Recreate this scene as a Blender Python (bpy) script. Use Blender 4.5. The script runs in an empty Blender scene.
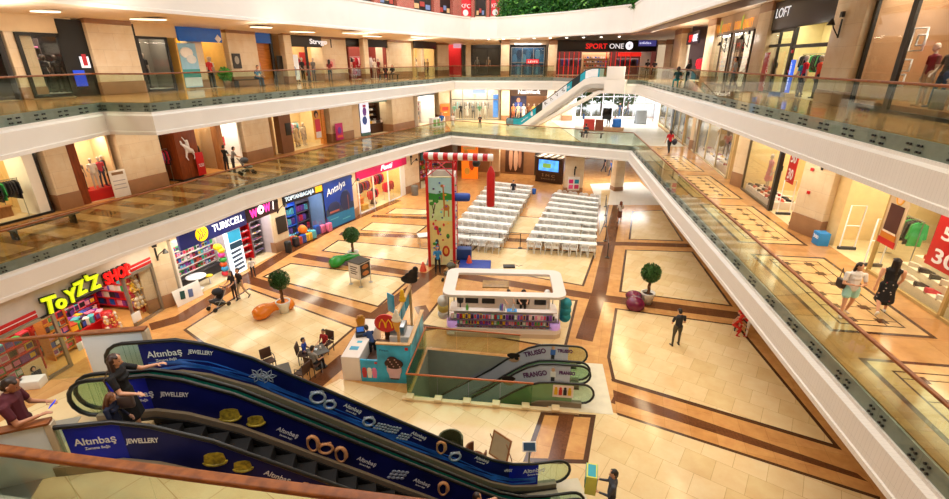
import bpy, bmesh, math, random
import numpy as np
from mathutils import Vector, Matrix
random.seed(7)
S = bpy.context.scene; COL = S.collection; D = bpy.data
PI = math.pi
# ---------------------------------------------------------------- calibrated camera: eye 11.5 m over the ground floor
CF, CX, CY, EYE = 475.0, 474.5, 249.5, 11.5
TH = math.atan(188.5/475); CT, ST = math.cos(TH), math.sin(TH)
F1, F2, F3 = 4.95, 9.95, 14.9
def ray(x, y):
    a, b = (x-CX)/CF, (CY-y)/CF
    return Vector((a, CT+b*ST, -ST+b*CT))
def G(x, y, z=0.0):                       # where the sight line through a photo pixel meets the level z
    d = ray(x, y); t = (z-EYE)/d.z
    return Vector((d.x*t, d.y*t, z))
def hgt(x, yb, yt, z0=0.0):               # height of an upright thing from its foot and top pixels
    p = G(x, yb, z0); lo, hi = z0, z0+20
    for _ in range(40):
        m = (lo+hi)/2; q = Vector((p.x, p.y, m-EYE)); Z = q.y*CT-q.z*ST
        if CY-CF*(q.y*ST+q.z*CT)/Z > yt: lo = m
        else: hi = m
    return lo-z0
# ---------------------------------------------------------------- materials
def lin(c):
    if isinstance(c, str): c = [int(c[i:i+2], 16) for i in (0, 2, 4)]
    return tuple((v/255/12.92 if v/255 <= .04045 else ((v/255+.055)/1.055)**2.4) for v in c)+(1.0,)
MATS = {}
def nodes(name):
    m = D.materials.new(name); m.use_nodes = True
    nt = m.node_tree; return m, nt, nt.nodes['Principled BSDF']
def mat(name, c, rough=.5, metal=0.0, emit=0.0, vary=.06, scale=3.0, bump=0.0, spec=.5):
    if name in MATS: return MATS[name]
    m, nt, b = nodes(name); L = nt.links
    b.inputs['Roughness'].default_value = rough; b.inputs['Metallic'].default_value = metal
    b.inputs['Specular IOR Level'].default_value = spec
    col = lin(c)
    tc = nt.nodes.new('ShaderNodeTexCoord'); nz = nt.nodes.new('ShaderNodeTexNoise')
    nz.inputs['Scale'].default_value = scale; nz.inputs['Detail'].default_value = 3
    L.new(tc.outputs['Object'], nz.inputs['Vector'])
    rp = nt.nodes.new('ShaderNodeValToRGB'); L.new(nz.outputs['Fac'], rp.inputs['Fac'])
    e = rp.color_ramp.elements
    e[0].position, e[1].position = .3, .7
    e[0].color = tuple(max(0, v*(1-vary)) for v in col[:3])+(1,); e[1].color = tuple(min(1, v*(1+vary)) for v in col[:3])+(1,)
    L.new(rp.outputs['Color'], b.inputs['Base Color'])
    if emit:
        L.new(rp.outputs['Color'], b.inputs['Emission Color']); b.inputs['Emission Strength'].default_value = emit
    if bump:
        bp = nt.nodes.new('ShaderNodeBump'); bp.inputs['Strength'].default_value = bump; bp.inputs['Distance'].default_value = .01
        L.new(nz.outputs['Fac'], bp.inputs['Height']); L.new(bp.outputs['Normal'], b.inputs['Normal'])
    MATS[name] = m; return m
def tilemat(name, c1, c2, mortar, w, h, ms=.004, rough=.15, rot=0.0, vert=False, offset=.5, noise=(1.6, .18), spec=.5, bumpy=0.0):
    """stone laid in tiles; vert=True maps the pattern on upright faces (u along the face, z up)"""
    m, nt, b = nodes(name); L = nt.links; N = nt.nodes.new
    b.inputs['Roughness'].default_value = rough; b.inputs['Specular IOR Level'].default_value = spec
    geo = N('ShaderNodeNewGeometry'); mp = N('ShaderNodeMapping'); tc = N('ShaderNodeTexCoord')
    if vert:
        sx = N('ShaderNodeSeparateXYZ'); L.new(tc.outputs['Object'], sx.inputs[0])
        ad = N('ShaderNodeMath'); ad.operation = 'ADD'; L.new(sx.outputs['X'], ad.inputs[0]); L.new(sx.outputs['Y'], ad.inputs[1])
        cb = N('ShaderNodeCombineXYZ'); L.new(ad.outputs[0], cb.inputs['X']); L.new(sx.outputs['Z'], cb.inputs['Y'])
        L.new(cb.outputs[0], mp.inputs['Vector'])
    else:
        L.new(geo.outputs['Position'], mp.inputs['Vector'])
    mp.inputs['Rotation'].default_value = (0, 0, rot)
    br = N('ShaderNodeTexBrick'); br.offset = offset
    br.inputs['Scale'].default_value = 1; br.inputs['Brick Width'].default_value = w; br.inputs['Row Height'].default_value = h
    br.inputs['Mortar Size'].default_value = ms; br.inputs['Mortar Smooth'].default_value = .1; br.inputs['Bias'].default_value = 0
    br.inputs['Color1'].default_value = lin(c1); br.inputs['Color2'].default_value = lin(c2); br.inputs['Mortar'].default_value = lin(mortar)
    L.new(mp.outputs[0], br.inputs['Vector'])
    nz = N('ShaderNodeTexNoise'); nz.inputs['Scale'].default_value = noise[0]; nz.inputs['Detail'].default_value = 6; nz.inputs['Roughness'].default_value = .65
    L.new(geo.outputs['Position'], nz.inputs['Vector'])
    mx = N('ShaderNodeMix'); mx.data_type = 'RGBA'; mx.blend_type = 'OVERLAY'; mx.inputs[0].default_value = noise[1]*2
    L.new(br.outputs['Color'], mx.inputs[6]); L.new(nz.outputs['Fac'], mx.inputs[7]); L.new(mx.outputs[2], b.inputs['Base Color'])
    if bumpy:
        bp = N('ShaderNodeBump'); bp.inputs['Strength'].default_value = bumpy; bp.inputs['Distance'].default_value = .01
        bp.invert = True; L.new(br.outputs['Fac'], bp.inputs['Height']); L.new(bp.outputs['Normal'], b.inputs['Normal'])
    MATS[name] = m; return m
def woodmat(name, c1, c2, rough=.35, scale=2.0, stretch=(1, 1, 8)):
    m, nt, b = nodes(name); L = nt.links; N = nt.nodes.new
    b.inputs['Roughness'].default_value = rough
    tc = N('ShaderNodeTexCoord'); mp = N('ShaderNodeMapping'); mp.inputs['Scale'].default_value = stretch
    nz = N('ShaderNodeTexNoise'); nz.inputs['Scale'].default_value = scale; nz.inputs['Detail'].default_value = 5
    rp = N('ShaderNodeValToRGB'); rp.color_ramp.elements[0].color = lin(c1); rp.color_ramp.elements[1].color = lin(c2)
    rp.color_ramp.elements[0].position = .35; rp.color_ramp.elements[1].position = .65
    L.new(tc.outputs['Object'], mp.inputs[0]); L.new(mp.outputs[0], nz.inputs['Vector']); L.new(nz.outputs['Fac'], rp.inputs[0]); L.new(rp.outputs[0], b.inputs['Base Color'])
    MATS[name] = m; return m
def glassmat(name, tint, refl=.06, rough=.02):
    m = D.materials.new(name); m.use_nodes = True; nt = m.node_tree; L = nt.links; N = nt.nodes.new
    for n in list(nt.nodes): nt.nodes.remove(n)
    out = N('ShaderNodeOutputMaterial'); tr = N('ShaderNodeBsdfTransparent'); gl = N('ShaderNodeBsdfGlossy'); mx = N('ShaderNodeMixShader'); lw = N('ShaderNodeLayerWeight'); pw = N('ShaderNodeMath'); fr = N('ShaderNodeMath')
    pw.operation = 'POWER'; pw.inputs[1].default_value = 4.5; fr.operation = 'MULTIPLY_ADD'; fr.inputs[1].default_value = .8; fr.inputs[2].default_value = refl*.6
    L.new(lw.outputs['Facing'], pw.inputs[0]); L.new(pw.outputs[0], fr.inputs[0]); tr.inputs['Color'].default_value = lin(tint); gl.inputs['Roughness'].default_value = rough
    L.new(fr.outputs[0], mx.inputs[0]); L.new(tr.outputs[0], mx.inputs[1]); L.new(gl.outputs[0], mx.inputs[2]); L.new(mx.outputs[0], out.inputs['Surface'])
    MATS[name] = m; return m
def pal(c, rough=.55, emit=0.0, metal=0.0):                  # plain coloured material by hex code, shared
    return mat('paint_'+c+('_glow%g' % emit if emit else '')+('_m' if metal else '')+('_g' if rough < .3 else ''), c, rough, metal, emit)
# ---------------------------------------------------------------- mesh builder
class MB:
    def __init__(s): s.v = []; s.f = []; s.m = []; s.sm = []; s.cur = 0; s.T = None
    def add(s, vs, fs, smooth=False):
        o = len(s.v)
        s.v += [tuple(s.T @ Vector(p)) if s.T is not None else tuple(p) for p in vs]
        for f in fs: s.f.append(tuple(i+o for i in f)); s.m.append(s.cur); s.sm.append(smooth)
        return s
    def box(s, x0, x1, y0, y1, z0, z1):
        return s.add([(x0,y0,z0),(x1,y0,z0),(x1,y1,z0),(x0,y1,z0),(x0,y0,z1),(x1,y0,z1),(x1,y1,z1),(x0,y1,z1)],
                     [(3,2,1,0),(4,5,6,7),(0,1,5,4),(1,2,6,5),(2,3,7,6),(3,0,4,7)])
    def bbox(s, x0, x1, y0, y1, z0, z1, b=.01):              # box with chamfered edges
        bm = bmesh.new(); bmesh.ops.create_cube(bm, size=1)
        for v in bm.verts: v.co = Vector(((x0+x1)/2+v.co.x*(x1-x0), (y0+y1)/2+v.co.y*(y1-y0), (z0+z1)/2+v.co.z*(z1-z0)))
        bmesh.ops.bevel(bm, geom=bm.edges[:], offset=min(b, .45*min(x1-x0, y1-y0, z1-z0)), segments=2, affect='EDGES', profile=.6)
        bm.verts.index_update(); s.add([v.co[:] for v in bm.verts], [tuple(v.index for v in f.verts) for f in bm.faces], True); bm.free(); return s
    def prism(s, poly, z0, z1):
        n = len(poly); a = sum(poly[i][0]*poly[(i+1) % n][1]-poly[(i+1) % n][0]*poly[i][1] for i in range(n))
        if a < 0: poly = poly[::-1]
        return s.add([(p[0],p[1],z0) for p in poly]+[(p[0],p[1],z1) for p in poly],
                     [tuple(range(n))[::-1], tuple(range(n, 2*n))]+[(i,(i+1) % n,(i+1) % n+n,i+n) for i in range(n)])
    def xprism(s, poly, y0, y1):                              # polygon in x,z swept along y
        n = len(poly); a = sum(poly[i][0]*poly[(i+1) % n][1]-poly[(i+1) % n][0]*poly[i][1] for i in range(n))
        if a < 0: poly = poly[::-1]
        return s.add([(p[0],y0,p[1]) for p in poly]+[(p[0],y1,p[1]) for p in poly],
                     [tuple(range(n)), tuple(range(n, 2*n))[::-1]]+[((i+1) % n,i,i+n,(i+1) % n+n) for i in range(n)])
    def cyl(s, p0, p1, r0, r1=None, n=10, smooth=True, caps=True):
        r1 = r0 if r1 is None else r1; p0, p1 = Vector(p0), Vector(p1); d = (p1-p0).normalized()
        u = d.orthogonal().normalized(); w = d.cross(u)
        vs = [p0+(u*math.cos(2*PI*i/n)+w*math.sin(2*PI*i/n))*r0 for i in range(n)]+[p1+(u*math.cos(2*PI*i/n)+w*math.sin(2*PI*i/n))*r1 for i in range(n)]
        s.add(vs, [(i,(i+1) % n,(i+1) % n+n,i+n) for i in range(n)], smooth)
        if caps: s.add(vs, [tuple(range(n))[::-1], tuple(range(n, 2*n))])
        return s
    def tube(s, pts, r, n=8, close=False):
        pts = [Vector(p) for p in pts]; k = len(pts); vs = []; prev = None
        for i, p in enumerate(pts):
            a = pts[i-1] if (i or close) else p; b = pts[(i+1) % k] if (i < k-1 or close) else p
            d = (b-a).normalized() if (b-a).length > 1e-9 else Vector((0,0,1))
            u = d.orthogonal().normalized() if prev is None else (prev-d*prev.dot(d)).normalized()
            prev = u; w = d.cross(u); rr = r[i] if isinstance(r, (list, tuple)) else r
            vs += [p+(u*math.cos(2*PI*j/n)+w*math.sin(2*PI*j/n))*rr for j in range(n)]
        fs = [(i*n+j, i*n+(j+1) % n, ((i+1) % k)*n+(j+1) % n, ((i+1) % k)*n+j) for i in range(k if close else k-1) for j in range(n)]
        s.add(vs, fs, True)
        if not close: s.add(vs[:n]+vs[-n:], [tuple(range(n))[::-1], tuple(range(n, 2*n))])
        return s
    def lathe(s, prof, n=20, c=(0,0,0), smooth=True):         # prof: (r,z)
        vs = [(c[0]+r*math.cos(2*PI*j/n), c[1]+r*math.sin(2*PI*j/n), c[2]+z) for r, z in prof for j in range(n)]
        k = len(prof)
        s.add(vs, [(i*n+j, i*n+(j+1) % n, (i+1)*n+(j+1) % n, (i+1)*n+j) for i in range(k-1) for j in range(n)], smooth)
        return s.add(vs[:n]+vs[-n:], [tuple(range(n))[::-1], tuple(range(n, 2*n))])
    def ball(s, c, r, n=12, k=8):
        r = (r, r, r) if not isinstance(r, (tuple, list)) else r
        vs = [(c[0], c[1], c[2]-r[2])]
        for i in range(1, k):
            a = -PI/2+PI*i/k
            vs += [(c[0]+r[0]*math.cos(a)*math.cos(2*PI*j/n), c[1]+r[1]*math.cos(a)*math.sin(2*PI*j/n), c[2]+r[2]*math.sin(a)) for j in range(n)]
        vs.append((c[0], c[1], c[2]+r[2])); t = len(vs)-1
        fs = [(0, 1+(j+1) % n, 1+j) for j in range(n)]+[(1+i*n+j, 1+i*n+(j+1) % n, 1+(i+1)*n+(j+1) % n, 1+(i+1)*n+j) for i in range(k-2) for j in range(n)]
        fs += [(1+(k-2)*n+j, 1+(k-2)*n+(j+1) % n, t) for j in range(n)]
        return s.add(vs, fs, True)
    def wall(s, path, z0, z1, t):                             # thick wall following a plan polyline, thickness t to the left
        n = len(path); L = offset(path, t)
        for i in range(n-1):
            s.prism([path[i], path[i+1], L[i+1], L[i]], z0, z1)
        return s
    def mesh(s, name, mats):
        me = D.meshes.new(name); me.from_pydata(s.v, [], s.f)
        for m in (mats if isinstance(mats, (list, tuple)) else [mats]): me.materials.append(m)
        me.polygons.foreach_set('material_index', s.m); me.polygons.foreach_set('use_smooth', s.sm); me.update(); return me
    def build(s, name, mats, parent=None, loc=(0,0,0), rz=0.0, rot=None):
        return link(D.objects.new(name, s.mesh(name, mats)), parent, loc, rz, rot)
def link(o, parent=None, loc=(0,0,0), rz=0.0, rot=None):
    COL.objects.link(o); o.location = loc; o.rotation_euler = rot if rot else (0, 0, rz)
    if parent: o.parent = parent
    return o
def offset(path, t):                                          # parallel polyline, t to the left
    P = [Vector(p[:2]) for p in path]; out = []
    for i, p in enumerate(P):
        a = (P[i]-P[i-1]).normalized() if i else None; b = (P[i+1]-P[i]).normalized() if i < len(P)-1 else None
        a = a or b; b = b or a
        na, nb = Vector((-a.y, a.x)), Vector((-b.y, b.x)); m = na+nb; m = m/max(.3, m.length_squared/2) if m.length > 1e-6 else na
        out.append((p.x+m.x*t, p.y+m.y*t))
    return out
def fit16(s):
    while len(s.split()) > 16 and ' the ' in s: s = ' '.join(s.rsplit(' the ', 1))
    return s
def tag(o, label=None, cat=None, group=None, kind=None):
    if label: o['label'] = fit16(label)
    if cat: o['category'] = cat
    if group: o['group'] = group
    if kind: o['kind'] = kind
    return o
def struct(o): o['kind'] = 'structure'; return o
def thing(name, label, cat, loc=(0,0,0), rz=0.0, group=None):
    o = D.objects.new(name, None); o.empty_display_size = .2; link(o, None, loc, rz); return tag(o, label, cat, group)
FITS = {}
def text(s, size, m, parent, loc, name='lettering', rot=(PI/2,0,0), align='LEFT', ext=.01, shear=0.0, bold=0.0, sx=1.0, space=1.0, ya='BOTTOM_BASELINE', fit=0):
    cu = D.curves.new(name, 'FONT'); cu.body = s; cu.size = size; cu.align_x = align; cu.align_y = ya; cu.extrude = ext; cu.shear = shear; cu.offset = bold; cu.space_character = space
    cu.resolution_u = 3
    cu.materials.append(m); o = D.objects.new(name, cu); link(o, parent, loc, rot=rot); o.scale = (sx, 1, 1); FITS[o.name] = fit; return o
ORD = 'first second third fourth fifth sixth seventh eighth ninth tenth eleventh twelfth thirteenth fourteenth fifteenth sixteenth seventeenth eighteenth nineteenth twentieth'.split()
def nth(i):
    if i < 20: return ORD[i]
    t = ['', '', 'twenty', 'thirty', 'forty', 'fifty', 'sixty', 'seventy', 'eighty', 'ninety'][(i+1)//10]
    r = (i+1) % 10
    return t+'-'+ORD[r-1] if r else t[:-1]+'ieth'
def inst(me, mats, name, label, cat, group, loc, rz=0.0, sc=1.0, rot=None):   # one more countable thing sharing a mesh, with its own colours
    o = D.objects.new(name, me); COL.objects.link(o); o.location = loc; o.rotation_euler = rot if rot else (0,0,rz)
    o.scale = sc if isinstance(sc, tuple) else (sc, sc, sc)
    for i, m in enumerate(mats or []):
        if m: o.material_slots[i].link = 'OBJECT'; o.material_slots[i].material = m
    return tag(o, label, cat, group)
def area(name, loc, size, power, color=(1,1,1), rot=(0,0,0), spread=PI):
    l = D.lights.new(name, 'AREA'); l.shape = 'RECTANGLE'; l.size, l.size_y = size; l.energy = power; l.color = color; l.spread = spread
    o = D.objects.new(name, l); return link(o, None, loc, rot=rot)
def lamp(name, loc, power, color=(1,.85,.6), r=.1):
    l = D.lights.new(name, 'POINT'); l.energy = power; l.color = color; l.shadow_soft_size = r
    return link(D.objects.new(name, l), None, loc)
class Frame:                                                   # a shop front seen from the void: x to the viewer's right, y into the shop
    def __init__(s, p0, p1, z=0.0):
        s.p0 = Vector(p0[:2]); d = Vector(p1[:2])-s.p0; s.w = d.length; s.a = math.atan2(d.y, d.x); s.z = z
        s.ux = d.normalized(); s.uy = Vector((-s.ux.y, s.ux.x))
    def at(s, u, d=0.0, h=0.0):
        q = s.p0+s.ux*u+s.uy*d; return Vector((q.x, q.y, s.z+h))
    def org(s): return s.at(0)
    def u_of(s, px, py=None):                                  # u where the sight line of pixel column px crosses the front
        d = ray(px, py if py is not None else 200); e = Vector((d.x, d.y))
        # p0+u*ux = t*e
        den = s.ux.x*(-e.y)+e.x*s.ux.y
        return (-s.p0.x*(-e.y)-e.x*s.p0.y)/den
    def uh(s, px, py):                                         # (u,h) of a pixel on the plane of the front
        d = ray(px, py); n = s.uy; t = s.p0.dot(n)/(d.x*n.x+d.y*n.y)
        q = Vector((d.x*t, d.y*t)); return (q-s.p0).dot(s.ux), EYE+d.z*t-s.z
# ---------------------------------------------------------------- people: one continuous body each, hair and eyes as children
def V(*a): return Vector(a)
def dirv(out, fwd, up): return Vector((out, fwd, up)).normalized()
DOWN = (.12, .02, -1)
SKIN = {'a': mat('skin_light', (214,160,128), .5, vary=.04), 'b': mat('skin_tan', (188,130,98), .5, vary=.04)}
LIP = mat('lip', (150,70,64), .4); EYEW = mat('eye_dark', (26,20,18), .2)
def capsule(mb, p0, r0, p1, r1, flat=1.0, n=10):
    d = p1-p0; L = d.length
    if L < 1e-5: d = V(0,0,1); L = 0
    d.normalize() if L else None
    u = V(1,0,0)-d*d.x
    if u.length < .2: u = V(0,0,1)-d*d.z
    u.normalize(); w = d.cross(u); rings = []
    for a in (-80,-50,-20): rings.append((p0+d*(r0*math.sin(math.radians(a))*.9), r0*math.cos(math.radians(a))))
    for a in (20,50,80): rings.append((p1+d*(r1*math.sin(math.radians(a))*.9), r1*math.cos(math.radians(a))))
    vs = [c+u*(r*math.cos(2*PI*j/n))+w*(r*flat*math.sin(2*PI*j/n)) for c, r in rings for j in range(n)]; k = len(rings)
    mb.add(vs, [(i*n+j, i*n+(j+1) % n, (i+1)*n+(j+1) % n, (i+1)*n+j) for i in range(k-1) for j in range(n)]+[tuple(range(n))[::-1], tuple(range((k-1)*n, k*n))])
def fuse(prims, vox, name, mats, smooth=2):
    mb = MB()
    for p in prims: capsule(mb, p[0], p[1], p[2], p[3], p[5] if len(p) > 5 else 1.0)
    o = D.objects.new('tmp', mb.mesh('tmp', [])); COL.objects.link(o)
    m = o.modifiers.new('r', 'REMESH'); m.mode = 'VOXEL'; m.voxel_size = vox; m.use_smooth_shade = True
    m = o.modifiers.new('s', 'SMOOTH'); m.factor = .5; m.iterations = smooth
    dg = bpy.context.evaluated_depsgraph_get(); me = D.meshes.new_from_object(o.evaluated_get(dg)); D.objects.remove(o); me.name = name
    tags = sorted({p[4] for p in prims}); n = len(me.polygons); c = np.empty(n*3); me.polygons.foreach_get('center', c); c = c.reshape(-1,3)
    best = np.full(n, 1e9); idx = np.zeros(n, int)
    for p in prims:
        a, b2 = np.array(p[0]), np.array(p[2]); d = b2-a; L = d@d
        t = np.clip(((c-a)@d)/L, 0, 1) if L > 1e-9 else np.zeros(n)
        dist = np.linalg.norm(c-(a+t[:,None]*d), axis=1)-(p[1]+(p[3]-p[1])*t)*(.9 if len(p) > 5 and p[5] < 1 else 1)
        k = dist < best; best[k] = dist[k]; idx[k] = tags.index(p[4])
    for t in tags: me.materials.append(mats[t])
    me.polygons.foreach_set('material_index', idx); me.polygons.foreach_set('use_smooth', np.ones(n, bool)); me.update(); return me
def person(label, loc, face, h=1.7, top='333333', bottom='333333', shoe='222222', hair='2a1c14', style='short', skin='a', ra=(DOWN,DOWN), la=(DOWN,DOWN), rl=((.06,0,-1),(.03,-.02,-1)), ll=((.06,0,-1),(.03,-.02,-1)),
           lean=0, sleeve='short', legs='pants', nod=0, turn=0, near=False, stout=1.0, group=None, lift=0.0):
    pr = []; q = lambda p0, r0, p1, r1, t, f=1.0: pr.append((p0, r0, p1, r1, t, f)); a = math.radians(lean)
    R = lambda v: V(v[0], v[1]*math.cos(a)+v[2]*math.sin(a), v[2]*math.cos(a)-v[1]*math.sin(a)); B = 'bottom'; T = 'top'
    w = stout
    if legs == 'dress': B = T
    q(V(-.065,0,0), .115*w, V(.065,0,0), .115*w, B, .9); q(R((0,0,.04)), .14*w, R((0,0,.22)), .128*w, T, .78); q(R((0,0,.22)), .135*w, R((0,0,.40)), .162*w, T, .68)
    q(R((-.145*w,0,.445)), .062, R((.145*w,0,.445)), .062, T); q(R((0,0,.46)), .058, R((0,.012,.58)), .05, 'skin')
    if style in ('long','tail') : q(R((-.06,.07,.34)), .07, R((.06,.07,.34)), .07, T)
    nb = R((0,.012,.55)); Mh = Matrix.Rotation(math.radians(-turn), 3, 'Z') @ Matrix.Rotation(math.radians(-nod)-a*.4, 3, 'X'); Hd = lambda x, y, z: nb+Mh @ V(x,y,z)
    q(Hd(0,.0,.15), .092, Hd(0,.012,.185), .096, 'skin'); q(Hd(0,.045,.085), .058, Hd(0,.04,.13), .075, 'skin'); q(Hd(0,.098,.125), .013, Hd(0,.118,.098), .017, 'skin')
    for s in (-1,1): q(Hd(s*.09,.0,.125), .018, Hd(s*.093,-.008,.15), .02, 'skin')
    if near: q(Hd(-.02,.1,.068), .009, Hd(.02,.1,.068), .009, 'lip')
    fr = .0095 if near else .013; hands = []
    for s, (up, fo) in ((1,ra),(-1,la)):
        sh = R((s*.185*w,0,.44)); u = V(s*up[0],up[1],up[2]).normalized(); f = V(s*fo[0],fo[1],fo[2]).normalized(); el = sh+u*.29; wr = el+f*.245
        mid = sh+u*.17
        q(sh, .064*w**.5, mid, .055*w**.5, T if sleeve else 'skin'); q(mid, .048, el, .042, T if sleeve == 'long' else 'skin'); q(el, .043, wr, .03, T if sleeve == 'long' else 'skin')
        side = V(0,1,0)-f*f.y if abs(f.y) < .8 else V(s*-1,0,0)-f*(f.x*-s); side.normalize(); pn = f.cross(side).normalized()*(-s)
        if pn.x*s > 0 and abs(f.z) > .6: pn = -pn
        q(wr, .03, wr+f*.085, .04, 'skin', .6 if abs(f.z) < .5 else 1.0); hands.append(wr+f*.09)
        for k, (o, ln) in enumerate(((-.03,.06),(-.011,.075),(.009,.082),(.028,.074))):
            b0 = wr+f*.085+side*o; b1 = b0+(f+pn*.25).normalized()*ln*.55; b2 = b1+(f+pn*.95).normalized()*ln*.55; q(b0, fr*1.1, b1, fr, 'skin'); q(b1, fr, b2, fr*.9, 'skin')
        t0 = wr+f*.03+side*.026; t1 = t0+(f*.6+side+pn*.3).normalized()*.045; q(t0, fr*1.3, t1, fr*1.1, 'skin'); q(t1, fr*1.1, t1+(f+pn*.3).normalized()*.035, fr, 'skin')
    low = 9
    for s, (th, shn) in ((1,rl),(-1,ll)):
        hp = V(s*.088*w,0,-.01); t = V(s*th[0],th[1],th[2]).normalized(); k = V(s*shn[0],shn[1],shn[2]).normalized(); kn = hp+t*.43; an = kn+k*.41
        bare = legs in ('shorts','skirt','dress')
        q(hp, .092*w, hp+t*.2, .078*w, B); q(hp+t*.2, .074*w, kn, .056, 'skin' if bare else B); q(kn, .056, kn+k*.13, .055, 'skin' if bare else B); q(kn+k*.13, .055, an, .037 if bare else .044, 'skin' if bare else B)
        if legs == 'shorts': q(hp+t*.05, .1*w, hp+t*.2, .098*w, B)
        fy = .13 if k.z < -.3 else .1; heel = an+V(0,-.035,-.045); toe = an+V(s*.03,fy,-.05)
        if k.y < -.45: toe = an+V(0,.07,-.12); heel = an+V(0,-.05,.0)
        q(heel, .04, toe, .034, 'shoe', .9); q(an+V(0,0,-.01), .04, heel, .038, 'shoe'); low = min(low, toe.z-.034, heel.z-.04)
    if legs in ('skirt','dress'):
        dz = V(0,.0,-1) if rl[0][2] < -.5 else V(0,.9,-.3); q(V(0,0,.08), .13*w, V(0,0,0)+dz*.40, .215*w, B, .95)
    sc = h/1.755
    body = fuse(pr, .0095 if near else .016, 'body', {'skin': SKIN[skin], 'lip': LIP, 'top': pal(top, .8), 'bottom': pal(bottom, .8), 'shoe': pal(shoe, .5)}, 2 if near else 1)
    o = D.objects.new('person', body); link(o, None, (loc[0], loc[1], loc[2]-low*sc+lift), math.radians(face)); o.scale = (sc,sc,sc); tag(o, label, 'person', group)
    if style:
        hp = [(Hd(0,-.018,.165), .1, Hd(0,-.005,.2), .096, 'h'), (Hd(-.05,.055,.215), .035, Hd(.05,.055,.215), .035, 'h'), (Hd(0,-.05,.1), .07, Hd(0,-.04,.17), .085, 'h')]
        if style in ('long','bob'):
            for s in (-1,1): hp.append((Hd(s*.078,-.02,.19), .042, Hd(s*.085,-.02,.05 if style == 'bob' else -.04), .04, 'h'))
            hp.append((Hd(0,-.075,.12), .06, Hd(0,-.09,-.02 if style == 'bob' else -.16), .075 if style == 'bob' else .06, 'h'))
        if style == 'tail': hp += [(Hd(0,-.11,.17), .035, Hd(0,-.15,.1), .04, 'h'), (Hd(0,-.15,.1), .04, Hd(0,-.14,-.08), .02, 'h')]
        link(D.objects.new('hair', fuse(hp, .014 if near else .022, 'hair', {'h': pal(hair, .45)}, 2)), o)
    if near:
        for s in (-1,1): MB().ball(Hd(s*.036,.086,.138), (.014,.009,.009), 8, 6).build('eye', EYEW, o)
    o['hands'] = [0]; del o['hands']
    M4 = Matrix.Translation(o.location) @ Matrix.Rotation(math.radians(face), 4, 'Z') @ Matrix.Scale(sc, 4)
    return o, [M4 @ p for p in hands], M4
STAND = dict(); WALK = dict(rl=((.05,.28,-1),(.03,-.02,-1)), ll=((.05,-.25,-1),(.03,-.6,-1)), ra=((.12,-.25,-1),(.1,.1,-1)), la=((.12,.25,-1),(.1,.35,-1)))
SIT = dict(rl=((.12,1,-.08),(.02,.05,-1)), ll=((.12,1,-.08),(.02,.05,-1)), ra=((.15,.25,-1),(-.1,1,-.2)), la=((.15,.25,-1),(-.1,1,-.2)))
def yaw(dx, dy): return math.degrees(math.atan2(-dx, dy))       # facing angle so that the front (+Y) looks along (dx,dy)
PUSH = dict(ra=((.1,.45,-1),(.0,.9,-.3)), la=((.1,.45,-1),(.0,.9,-.3)))
# floor 0
person('man in dark t-shirt and olive trousers standing alone on the cream floor', G(675,345), yaw(-.15,1), 1.76, '24262c','4d4634','1a1614', stout=1.2, hair='1c1410', ra=((.25,.1,-1),(-.5,.8,-.2)), la=((.25,.1,-1),(-.5,.8,-.2)), nod=20, ll=((.12,-.05,-1),(.05,-.1,-1)))
MANBOX = person('man in grey vest carrying a blue and green carton', G(608,519), yaw(-1,.25), 1.74, stout=1.15, top='4a4d58', bottom='26262c', shoe='1a1614', hair='1c1410', ra=((.15,.35,-1),(-.15,1,.1)), la=((.15,.35,-1),(-.15,1,.1)), near=True, sleeve='long')
person('woman in white top and brown skirt standing by the right table block', G(619,222), yaw(0,1), 1.64, 'd8cfc4','6b3a20', 'a08060', hair='7a3d1e', style='long', legs='skirt', ra=((.2,.3,-1),(-.4,.5,.8)), la=((.2,.3,-1),(-.4,.5,.8)))
person('dark clothed attendant standing behind the far end of the tower table block', G(513,199), yaw(-.3,-1), 1.72, '1c2030','14161c', hair='14100e', nod=10)
person('person in dark trousers half hidden under the right gallery edge', G(706,266), yaw(-.3,1), 1.7, '5a2040','1e2034', 'c04040', **WALK)
HALLW = G(233,302)
person('mother in dark top pushing the pushchair before the phone shop', G(236,300), yaw(-.4,-.9), 1.66, '231a1c','2c1c1c', hair='2a1810', style='long', **PUSH)
person('man in black shirt walking beside the pushchair', G(243,299), yaw(-.5,-.8), 1.76, '18161a','a89880', hair='16100c', legs='pants', **{k: WALK[k] for k in ('rl','ll')})
person('child in white t-shirt at the phone shop threshold', G(254,277,.0), yaw(-.3,1), 1.2, 'd8d4d4','2a2a34','222222', hair='1c1410', ra=((.2,.3,-1),(0,1,.3)))
person('person in pale top crossing the far ground floor beside the white tables', G(604,172), yaw(1,.2), 1.7, '30303a','20222c', **WALK)
person('person in blue shirt far off on the pale ground floor', G(610,176), yaw(-1,.2), 1.72, '3a66b0','2a3040', **WALK)
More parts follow.
